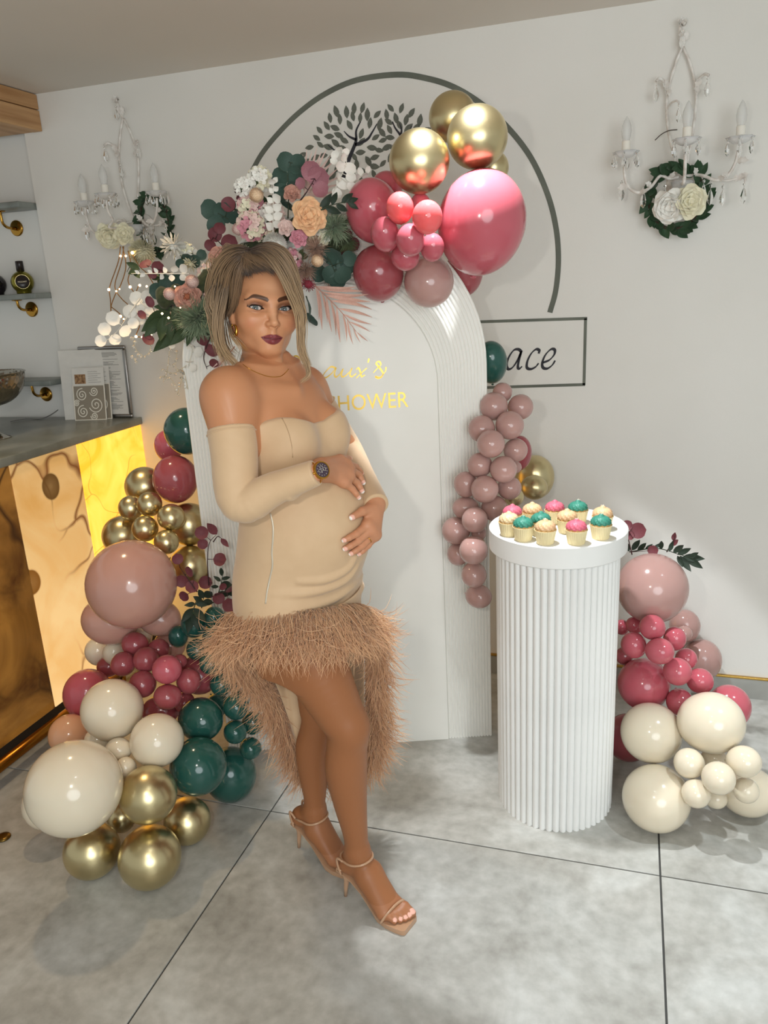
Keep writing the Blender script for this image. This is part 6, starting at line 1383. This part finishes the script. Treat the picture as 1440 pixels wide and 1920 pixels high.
def sleeve(sho, elb, wr, rr, top, wrin, fin):
    F = Field(); a, b_, c, e = rr
    u = (elb-sho); L_ = np.linalg.norm(u); u = u/L_
    f = (wr-elb)/np.linalg.norm(wr-elb); F.limb([sho, sho*.5+elb*.5, elb, elb*.5+wr*.5, wr+f*.022], [a, (a+b_)/2, (b_+c)/2, (c+e)/2, e], 0, 5)
    for (s_, ang, amp) in wrin:                          # soft creases round the elbow
        p = elb-u*.05*s_ if s_ > 0 else elb-f*.05*s_
        ax_ = u if s_ > 0 else f; x1 = np.cross(ax_, [0, .3, 1]); x1 /= np.linalg.norm(x1); x2 = np.cross(ax_, x1); R = b_ if s_ > 0 else c+(e-c)*min(1, .05*-s_/np.linalg.norm(wr-elb))
        pts = [p+(x1*math.cos(ang+q)+x2*math.sin(ang+q))*R+ax_*(.016*math.sin(q*2)) for q in np.linspace(-.9, .9, 9)]
        F.chain(pts, [.001+amp*math.cos(q*.5*PI/.9*.5) for q in np.linspace(-.9, .9, 9)], .010)
    p0 = sho+u*top*L_
    F.fn(lambda X, Y, Z: -((X-p0[0])*u[0]+(Y-p0[1])*u[1]+(Z-p0[2]-.0)*u[2]), (-9, -9, -9), (9, 9, 9), .002, 0)
    pe = wr+f*fin
    F.fn(lambda X, Y, Z: (X-pe[0])*f[0]+(Y-pe[1])*f[1]+(Z-pe[2])*f[2], (-9, -9, -9), (9, 9, 9), .002, 0)
    P = np.array([sho, elb, wr+f*.03]); V, Fc = surface_nets(*F.grid(P.min(0)-.07, P.max(0)+.07, .0032), .0032)
    o = link('sleeve', np_mesh('sleeve', V, Fc, dress_m), dress)
    q1, q2 = (np.cross(u, [0, 0.2, 1]), None); q1 /= np.linalg.norm(q1); q2 = np.cross(u, q1); R = a+(b_-a)*top+.0006
    b = MB(); b.tube([p0+u*.010+(q1*math.cos(t)+q2*math.sin(t))*R for t in np.linspace(0, 2*PI, 49)], .0016, 6, False); link('sleeve_hem', b.mesh('sleeve_hem', dress_m), dress)
sleeve(RSH, RELB, RWR, (.0565, .0480, .0450, .0275), .31, [(1.3, 2.2, .004), (.8, 2.4, .005), (.3, 2.6, .005), (-.5, 2.6, .004), (-1.0, 2.3, .003), (-2.6, 2.3, .002)], .010)
sleeve(LSH, LELB, LWR, (.0500, .0430, .0410, .0310), .25, [(-2.4, 2.2, .002), (-3.0, 2.4, .002), (-3.6, 2.2, .002), (-4.1, 2.2, .002)], .017)
zp = [(507, 962), (512, 985), (512, 1010), (510, 1035), (511, 1060), (506, 1085), (501, 1110), (498, 1132)]
b = MB(); b.tube(spline([Vector(onf(FDR, x, y, .0005)) for x, y in zp], 6), .0022, 6); tag(b.build('zip', mat('zip_silver', lin(206, 196, 176), 0.35, 0.3), dress), 'pale side zip')
sm = [(529, 784), (539, 805), (546, 830), (549, 858)]
b = MB(); b.tube(spline([Vector(onf(FDR, x, y, .0007)) for x, y in sm], 6), .0012, 5); b.build('seam', mat('seam_thread', lin(176, 146, 112), 0.7), dress)

# ---- train and feather trim
HEM = [pj(640, 1152, -.05), pj(600, 1160, -.10), pj(560, 1162, -.135), pj(500, 1158, -.165), pj(462, 1160, -.155), pj(446, 1172, -.12), pjs(462, 1205, -.145), pjs(510, 1270, -.140), pjs(540, 1345, -.130), pjs(560, 1405, -.105), pjs(584, 1445, -.075),
       pjs(620, 1435, -.04), pj(662, 1425, .150), pj(682, 1385, .150), pj(683, 1300, .150), pj(682, 1225, .145), pj(678, 1172, .125), pj(672, 1152, .06)]
HEM = spline([Vector(p) for p in HEM+[HEM[0]]], 10)[:-1]
b = MB(); nr = 9; n = len(HEM); rows = []
for j in range(nr):
    w_ = j/(nr-1); rw = []
    for p in HEM:
        th = math.atan2(p.y, p.x+.01); r = 1/math.sqrt((math.cos(th)/.148)**2+(math.sin(th)/.178)**2)
        t = Vector((-.01+r*math.cos(th), r*math.sin(th), .885)); q = t.lerp(p, w_); rw.append(q)
    rows.append(rw)
vs = [p for rw in rows for p in rw]
b.add(vs, [(j*n+i, j*n+(i+1) % n, (j+1)*n+(i+1) % n, (j+1)*n+i) for j in range(nr-1) for i in range(n)])
tr = b.build('train', dress_m, dress)
md = tr.modifiers.new('thickness', 'SOLIDIFY'); md.thickness = 0.002; md.offset = -1
fm = mat('ostrich_feather', lin(200, 142, 98), 0.7, sheen=0.3); N, L, bs = nodes(fm)
at_ = N.new('ShaderNodeAttribute'); at_.attribute_name = 'tone'; L.new(at_.outputs['Color'], bs.inputs['Base Color'])
rg = np.random.default_rng(11); NS, SG = 12500, 8
Hn = np.array([tuple(p) for p in HEM]); Hnx = np.roll(Hn, -1, 0); ln_ = np.linalg.norm(Hnx-Hn, axis=1); cum = np.cumsum(ln_)/ln_.sum()
ii = np.searchsorted(cum, rg.random(NS)); fr_ = rg.random(NS)[:, None]; base = Hn[ii]*(1-fr_)+Hnx[ii]*fr_
axis = np.stack([np.full(NS, -.01)+.0*base[:, 2], np.zeros(NS), base[:, 2]], 1); outd = base-axis; outd[:, 2] = 0; outd /= np.linalg.norm(outd, axis=1)[:, None]+1e-9
tan = (Hnx-Hn)[ii]; tan /= np.linalg.norm(tan, axis=1)[:, None]
upw = rg.random(NS)*.030; base = base+outd*(.003+.006*rg.random(NS))[:, None]; base[:, 2] += upw*np.clip((base[:, 2]-.3)*2, .25, 1)
low = np.clip((.80-base[:, 2])/.3, 0, 1)
length = (.075+.085*rg.random(NS)**1.3)*(1+.05*low)
dirn = outd*(.65+.6*rg.random(NS)-.28*low)[:, None]+tan*(rg.normal(0, .35, NS))[:, None]; dirn[:, 2] += .15+.35*rg.normal(0, 1, NS)*.5
dirn /= np.linalg.norm(dirn, axis=1)[:, None]
nc = 420; cl = rg.integers(0, nc, NS); cdir = rg.normal(0, 1, (nc, 3)); curl = (cdir[cl]*.5+rg.normal(0, 1, (NS, 3))*.7)*.58; P = base.copy(); pts = [P.copy()]; dd = dirn.copy()
for k in range(SG):
    dd = dd+np.array([0, 0, -.62])*(.75+.5*rg.random(NS))[:, None]+curl*(1.1 if k > 4 else .5 if k > 2 else .25)+tan*rg.normal(0, .10, NS)[:, None]; dd /= np.linalg.norm(dd, axis=1)[:, None]
    P = P+dd*(length/SG)[:, None]; pts.append(P.copy())
pts = np.stack(pts, 1); wd = .00085*np.array([1, 1.15, 1.15, 1.1, 1.0, .9, .75, .55, .2])
sidev = np.cross(dd, rg.normal(0, 1, (NS, 3))); sidev /= np.linalg.norm(sidev, axis=1)[:, None]; s2 = np.cross(dd, sidev)
ring = []
for a_ in (0, 2*PI/3, 4*PI/3): ring.append(pts+(sidev*math.cos(a_)+s2*math.sin(a_))[:, None, :]*wd[None, :, None])
Vf = np.stack(ring, 2).reshape(-1, 3); m_ = SG+1; bi = (np.arange(NS)*m_*3)[:, None, None]; kk = np.arange(SG)[None, :, None]*3; jj = np.arange(3)[None, None, :]; j2 = (jj+1) % 3
Ff = np.stack([bi+kk+jj, bi+kk+j2, bi+kk+3+j2, bi+kk+3+jj], -1).reshape(-1, 4)
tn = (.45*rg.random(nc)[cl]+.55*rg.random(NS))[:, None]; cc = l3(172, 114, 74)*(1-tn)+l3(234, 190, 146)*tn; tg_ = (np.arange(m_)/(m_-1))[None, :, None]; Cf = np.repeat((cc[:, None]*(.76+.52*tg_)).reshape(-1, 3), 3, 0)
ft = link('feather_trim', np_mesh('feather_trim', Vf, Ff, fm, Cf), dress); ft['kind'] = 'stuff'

# ---- sandals
shoe_m = mat('nude_patent', lin(186, 146, 114), 0.15, coat=0.5); insole_m = mat('nude_insole', lin(206, 164, 128), 0.5)
for q, ank in (('r', RAN), ('l', LAN)):
    prof = [(-.006, .098, .022), (.015, .096, .025), (.04, .084, .024), (.07, .060, .024), (.10, .034, .028), (.13, .018, .036), (.16, .0155, .040), (.19, .0155, .038), (.210, .0155, .034), (.2165, .0155, .028)]
    b = MB(); vs = []
    for i, (u, h, w_) in enumerate(prof):
        th = .005+.0105*sstep(.08, .13, np.array(u)); cx = .003*math.sin(u*14)
        for (ww, hh) in ((-w_, h), (w_, h), (w_*.97, h-th), (-w_*.97, h-th)): vs.append(sh(q, u, ww+cx, max(0.0002, float(hh))))
    k = len(prof); b.add(vs, [(4*i+j, 4*i+(j+1) % 4, 4*i+4+(j+1) % 4, 4*i+4+j) for i in range(k-1) for j in range(4)]+[(3, 2, 1, 0), (4*k-4, 4*k-3, 4*k-2, 4*k-1)])
    sole = b.build('sandal', shoe_m, woman, True, 45)
    b = MB(); b.tube([sh(q, .012, 0, .093), sh(q, .008, 0, .06), sh(q, .003, 0, .03), sh(q, .000, 0, .0005)], [.016, .0085, .006, .0052], 12); b.build('stiletto_heel', shoe_m, sole)
    b = MB(); b.tube(spline([Vector(sh(q, .148, -.040, .014)), Vector(sh(q, .156, -.036, .030)), Vector(sh(q, .166, -.018, .0475)), Vector(sh(q, .172, .008, .053)), Vector(sh(q, .176, .030, .046)), Vector(sh(q, .174, .040, .016))], 5), .0042, 8, True, 0.45); b.build('toe_strap', shoe_m, sole)
    ac = Vector(ank); rx = .0375; zz_ = -.022
    b = MB(); rp = []
    for a_ in np.linspace(0, 2*PI, 37):
        dr = np.array([math.cos(a_), math.sin(a_), 0]); c0 = np.array(ank)+np.array([.004, 0, zz_+.007*math.cos(a_)]); rs = np.linspace(.008, .075, 120)
        D = FB.eval(c0+rs[:, None]*dr); k = int(np.argmax(D > 0)); rp.append(c0+dr*(rs[k]+.0016))
    b.tube(rp, .0036, 6, False); b.build('ankle_strap', shoe_m, sole)
    b = MB()
    for sg in (-1, 1): b.tube(spline([Vector(sh(q, .012, sg*.026, .096)), Vector(sh(q, .004, sg*.027, .125)), Vector(sh(q, .006, sg*.030, .150)), Vector(sh(q, .026, sg*.031, ank[2]+zz_-.004))], 5), .0034, 6)
    b.tube(spline([Vector(sh(q, .012, -.026, .108)), Vector(sh(q, -.006, -.012, .112)), Vector(sh(q, -.009, 0, .113)), Vector(sh(q, -.006, .012, .112)), Vector(sh(q, .012, .026, .108))], 5), .0042, 6)
    b.build('heel_strap', shoe_m, sole)
# ---- hair: a cap over the skull and many locks swept from a side parting into a loose updo
hair_m = mat('blonde_hair', lin(150, 112, 72), 0.42, sheen=0.1); N, L, bs = nodes(hair_m)
at_ = N.new('ShaderNodeAttribute'); at_.attribute_name = 'tone'; L.new(at_.outputs['Color'], bs.inputs['Base Color'])
ROOT, MID, TIP = l3(58, 40, 28), l3(108, 82, 58), l3(186, 156, 118)
def hp(px, py, off):                                      # point on the line of sight, off metres nearer than the head centre
    d = rb(px, py); dn = d/np.linalg.norm(d); k = (HC-CB)@r0-off; return CB+dn*(k/(dn@r0))
FC = Field(); FC.ell((0, -.020, .034), (.083, .100, .096), .02)
FC.ell((-.020, -.085, .030), (.055, .045, .06), .03)
def face_cut(X, Y, Z):                                    # opens the cap for the face and the parting line
    zt = .082-.55*np.maximum(0, np.abs(X+.006)-.030)
    return np.minimum(.028-Y+.0*Z, zt*0+1)*0+np.maximum(.018-Y, Z-zt)
FC.fn(face_cut, (-.12, .0, -.2), (.12, .2, .1), .006, -1)
FC.fn(lambda X, Y, Z: -.062-Z-.25*np.minimum(Y, 0)*0, (-.2, -.2, -.2), (.2, .2, .2), .01, 0)
Vc, Fc = surface_nets(*FC.grid((-.10, -.145, -.08), (.10, .10, .14), .003), .003)
Cc = ROOT*(1-.45*sstep(-.02, -.10, Vc[:, 1]))[:, None]+MID*(.45*sstep(-.02, -.10, Vc[:, 1]))[:, None]
cap = (Vc@HM.T+HC, Fc, Cc)
rg = np.random.default_rng(5)
G = [  # guide curves: (px, py, nearness), count, spread, root radius, light
    ([(466, 476, .078), (490, 474, .092), (510, 488, .100), (528, 514, .104), (543, 546, .100), (559, 584, .090), (563, 618, .082), (566, 655, .076), (577, 686, .074)], 90, 3.6, .0016, .85),
    ([(468, 473, .074), (496, 468, .088), (520, 482, .096), (540, 512, .098), (553, 550, .090), (564, 588, .080), (564, 625, .078), (566, 660, .076), (576, 690, .076)], 70, 3.6, .0015, .75),
    ([(472, 468, .060), (506, 464, .072), (534, 484, .076), (552, 520, .070), (562, 560, .060), (564, 595, .055)], 60, 3.4, .0017, .55),
    ([(470, 468, .040), (500, 462, .030), (528, 474, .020), (548, 506, .005), (558, 550, -.01), (560, 590, -.02)], 50, 4.0, .0020, .35),
    ([(482, 508, .094), (474, 500, .092), (468, 490, .086), (464, 478, .076)], 110, 6.0, .0007, .10), ([(500, 505, .098), (490, 496, .096), (478, 488, .090), (468, 478, .078)], 110, 6.0, .0007, .10),
    ([(515, 510, .100), (504, 498, .098), (488, 488, .093), (470, 477, .078)], 110, 5.0, .0007, .10), ([(464, 516, .086), (460, 504, .086), (462, 492, .082), (464, 480, .076)], 110, 5.0, .0007, .10),
    ([(464, 480, .080), (455, 492, .086), (447, 514, .082), (442, 545, .070), (437, 575, .050), (425, 596, .010)], 56, 3.6, .0015, .12),
    ([(464, 478, .076), (446, 486, .076), (432, 508, .064), (424, 538, .045), (418, 565, .020), (416, 590, .0)], 56, 5.5, .0017, .28),
    ([(466, 472, .064), (444, 474, .056), (424, 492, .040), (410, 522, .020), (406, 552, .0), (412, 580, -.01)], 56, 6.5, .0018, .45),
    ([(468, 468, .040), (446, 466, .030), (424, 480, .010), (408, 510, -.015), (402, 547, -.03), (410, 585, -.03)], 56, 7.0, .0020, .5),
    ([(438, 500, .060), (424, 530, .050), (418, 565, .046), (412, 605, .044), (414, 640, .050), (424, 664, .060), (440, 682, .070), (452, 700, .074)], 30, 3.6, .0013, .85),
    ([(430, 510, .050), (416, 545, .040), (409, 585, .035), (407, 622, .036), (414, 655, .046), (426, 682, .06)], 34, 5.0, .0013, .95),
    ([(420, 500, .030), (404, 535, .018), (399, 575, .012), (404, 612, .018), (412, 645, .03), (420, 672, .04)], 34, 5.5, .0015, .7),
    ([(424, 560, .012), (414, 590, .0), (412, 620, .0), (418, 650, .01), (434, 668, .02)], 30, 7.0, .0016, .4),
    ([(428, 600, .05), (434, 628, .06), (446, 644, .070), (454, 656, .072)], 10, 3.0, .0010, .9), ([(450, 660, .07), (458, 690, .075), (466, 712, .078), (468, 734, .08)], 4, 1.5, .0007, .3),
    ([(562, 590, .078), (563, 622, .070), (567, 655, .068), (576, 684, .072), (578, 704, .076), (566, 716, .078)], 24, 3.0, .0012, .9),
    ([(436, 488, -.02), (424, 474, -.03), (428, 464, -.03), (440, 470, -.03), (438, 484, -.02)], 24, 5.0, .0018, .3),
    ([(446, 484, -.01), (434, 478, -.02), (422, 486, -.02), (420, 502, -.01), (430, 508, .0)], 24, 6.0, .0018, .45),
    ([(440, 490, .02), (420, 500, .01), (406, 490, .0), (402, 504, .0), (408, 520, .0)], 14, 6.0, .0014, .7), ([(416, 520, .02), (400, 540, .02), (396, 566, .02), (404, 590, .02), (398, 610, .02)], 16, 5.0, .0012, .8)]
LV, LF, LC = [cap[0]], [cap[1]], [cap[2]]; n0 = len(cap[0])
def lock(pts, r, c0, c1, c2, flat=.5):
    global n0
    P = np.array([tuple(p) for p in pts]); m = len(P); t = np.gradient(P, axis=0); t /= np.linalg.norm(t, axis=1)[:, None]+1e-9
    a = np.cross(t, r0); a /= np.linalg.norm(a, axis=1)[:, None]+1e-9; b_ = np.cross(t, a); u = np.linspace(0, 1, m)
    rad = r*np.minimum(1, .12+5*u)*np.clip((1-u)*2.4+.12, 0, 1); K = 5; V = []
    for k in range(K): q = 2*PI*k/K; V.append(P+a*(math.cos(q)*rad)[:, None]+b_*(math.sin(q)*rad*flat)[:, None])
    V = np.stack(V, 1).reshape(-1, 3); i, k = np.meshgrid(np.arange(m-1), np.arange(K), indexing='ij'); k2 = (k+1) % K
    F = np.stack([i*K+k, i*K+k2, (i+1)*K+k2, (i+1)*K+k], -1).reshape(-1, 4)
    w1 = sstep(0, .45, u)[:, None]; w2 = sstep(.35, 1, u)[:, None]; C = (c0*(1-w1)+c1*w1)*(1-w2)+c2*w2
    LV.append(V); LF.append(F+n0); LC.append(np.repeat(C, K, 0)); n0 += len(V)
for pts, cnt, spr, r, light in G:
    for i in range(int(cnt*1.4)):
        ox, oy = rg.normal(0, spr, 2)*(1, .75 if r == .0007 else 1); oz = rg.normal(0, .006); ph = rg.random()*6.28; am = rg.normal(0, 1.5)
        P = []
        for j, (x, y, o) in enumerate(pts):
            f = (1 if r == .0007 else .30+.70*min(1, j/2)); P.append(Vector(hp(x+ox*f+am*math.sin(ph+j*1.3), y+oy*f*.8+am*.5*math.cos(ph+j*1.1), o+oz*f)))
        v = rg.normal(0, .17); c1 = MID*(1+v)*(1-light*.5)+TIP*(light*.5); c2 = (MID*(1-light)+TIP*light)*(1+v)
        lock(spline(P, 5), r*rg.uniform(.45, 1.05), ROOT*(1+v), c1, c2)
hair = link('hair', np_mesh('hair', np.concatenate(LV), np.concatenate(LF), hair_m, np.concatenate(LC)), woman); hair['kind'] = 'stuff'

# ---- jewellery and watch
gold_j = mat('jewellery_gold', lin(206, 156, 70), 0.12, 1.0)
e0 = hp(437, 610, .040); b = MB()
cx, cy = Vector(e_r*.8-r0*.6).normalized(), Vector(e_u)
pts = [Vector(e0)+Vector((0, 0, -.011))+cx*(.0085*math.sin(a_))+cy*(.0125*math.cos(a_)) for a_ in np.linspace(.25, 2*PI-.25, 25)]
b.tube(pts, [.0018+.0030*math.sin(PI*i/24) for i in range(25)], 10); tag(b.build('earring', gold_j, woman), 'chunky gold hoop earring')
FN = Field(); torso(FN); shoulders(FN)
b = MB(); b.tube(spline([Vector(onf(FN, x, y, .0008)) for x, y in ((450, 678), (462, 688), (480, 698), (504, 706), (524, 706), (534, 700), (541, 692))], 6), .0009, 5); tag(b.build('necklace', gold_j, woman), 'fine gold necklace')
f_ = (RWH-RWR)/np.linalg.norm(RWH-RWR); wc = pj(595, 886, -.17)*0+RWR+f_*.016; toc = CB-wc; toc = toc-f_*(toc@f_); toc /= np.linalg.norm(toc); upv = np.cross(toc, f_)
camd = (CB-wc)/np.linalg.norm(CB-wc); nw = toc*.45+camd*.55+0*np.cross(f_, toc)*1.0; nw /= np.linalg.norm(nw); side = np.cross(f_, nw); side /= np.linalg.norm(side)
watch = empty('wristwatch', M=None); watch.parent = woman
RB = .0262
for k in range(22):
    a_ = 2*PI*k/22
    if math.cos(a_) > .80: continue
    b = MB(); rad = nw*math.cos(a_)+side*math.sin(a_); tg = side*math.cos(a_)-nw*math.sin(a_); c = wc+rad*RB
    M = Matrix([[f_[i], tg[i], rad[i], c[i]] for i in range(3)]+[[0, 0, 0, 1]]); b.bbox(-.0095, .0095, -.0037, .0037, -.0015, .0015, .0009, M); b.build('bracelet_link', gold_j, watch)
fx = np.cross(side, nw); M = Matrix([[fx[i], side[i], nw[i], (wc+nw*(RB+.0055))[i]] for i in range(3)]+[[0, 0, 0, 1]])
b = MB(); b.lathe([(0.0, -.004), (.0172, -.004), (.0200, -.002), (.0202, .002), (.0186, .0046), (.0164, .0046), (.0160, .0036), (0.0, .0036)], 40, M); case = b.build('watch_case', gold_j, watch, True, 35)
b = MB(); b.lathe([(0.0, .0036), (.0158, .0036), (.0158, .0039), (0.0, .0039)], 40, M); dial = b.build('dial', mat('plum_dial', lin(74, 58, 72), 0.25, 0.3, coat=0.6), case, False)
b = MB()
for x, y in ((-.006, 0), (.006, 0), (0, -.006)):
    T = M @ Matrix.Translation((x, y, .004)); b.tube([T @ Vector((.0034*math.cos(a_), .0034*math.sin(a_), 0)) for a_ in np.linspace(0, 2*PI, 17)], .0005, 5, False)
for k in range(12): a_ = 2*PI*k/12; b.tube([M @ Vector((.0108*math.cos(a_), .0108*math.sin(a_), .0042)), M @ Vector((.0132*math.cos(a_), .0132*math.sin(a_), .0042))], .0005, 4)
for a_, l_ in ((1.0, .007), (2.6, .010)): b.tube([M @ Vector((0, 0, .0045)), M @ Vector((l_*math.cos(a_), l_*math.sin(a_), .0045))], .0005, 4)
o = b.build('dial_markers', mat('watch_silver', lin(220, 216, 206), 0.2, 0.8), case); o['kind'] = 'stuff'
b = MB(); b.lathe([(0.0, 0), (.003, 0), (.003, .004), (0.0, .004)], 12, M @ Matrix.Translation((.0188, 0, 0)) @ Matrix.Rotation(PI/2, 4, 'Y')); b.build('crown', gold_j, case)
rgp = q_(697, 1006, .020); u_ = q_(679, 1023, .012)-q_(698, 1002, .021); u_ /= np.linalg.norm(u_); a1 = np.cross(u_, [0, 0, 1.]); a1 /= np.linalg.norm(a1); a2 = np.cross(u_, a1); rgp = q_(690, 1011, .0165)
b = MB(); b.tube([rgp+(a1*math.cos(t)+a2*math.sin(t))*.0102 for t in np.linspace(0, 2*PI, 25)], .0011, 6, False); tag(b.build('finger_ring', gold_j, woman), 'thin gold ring')
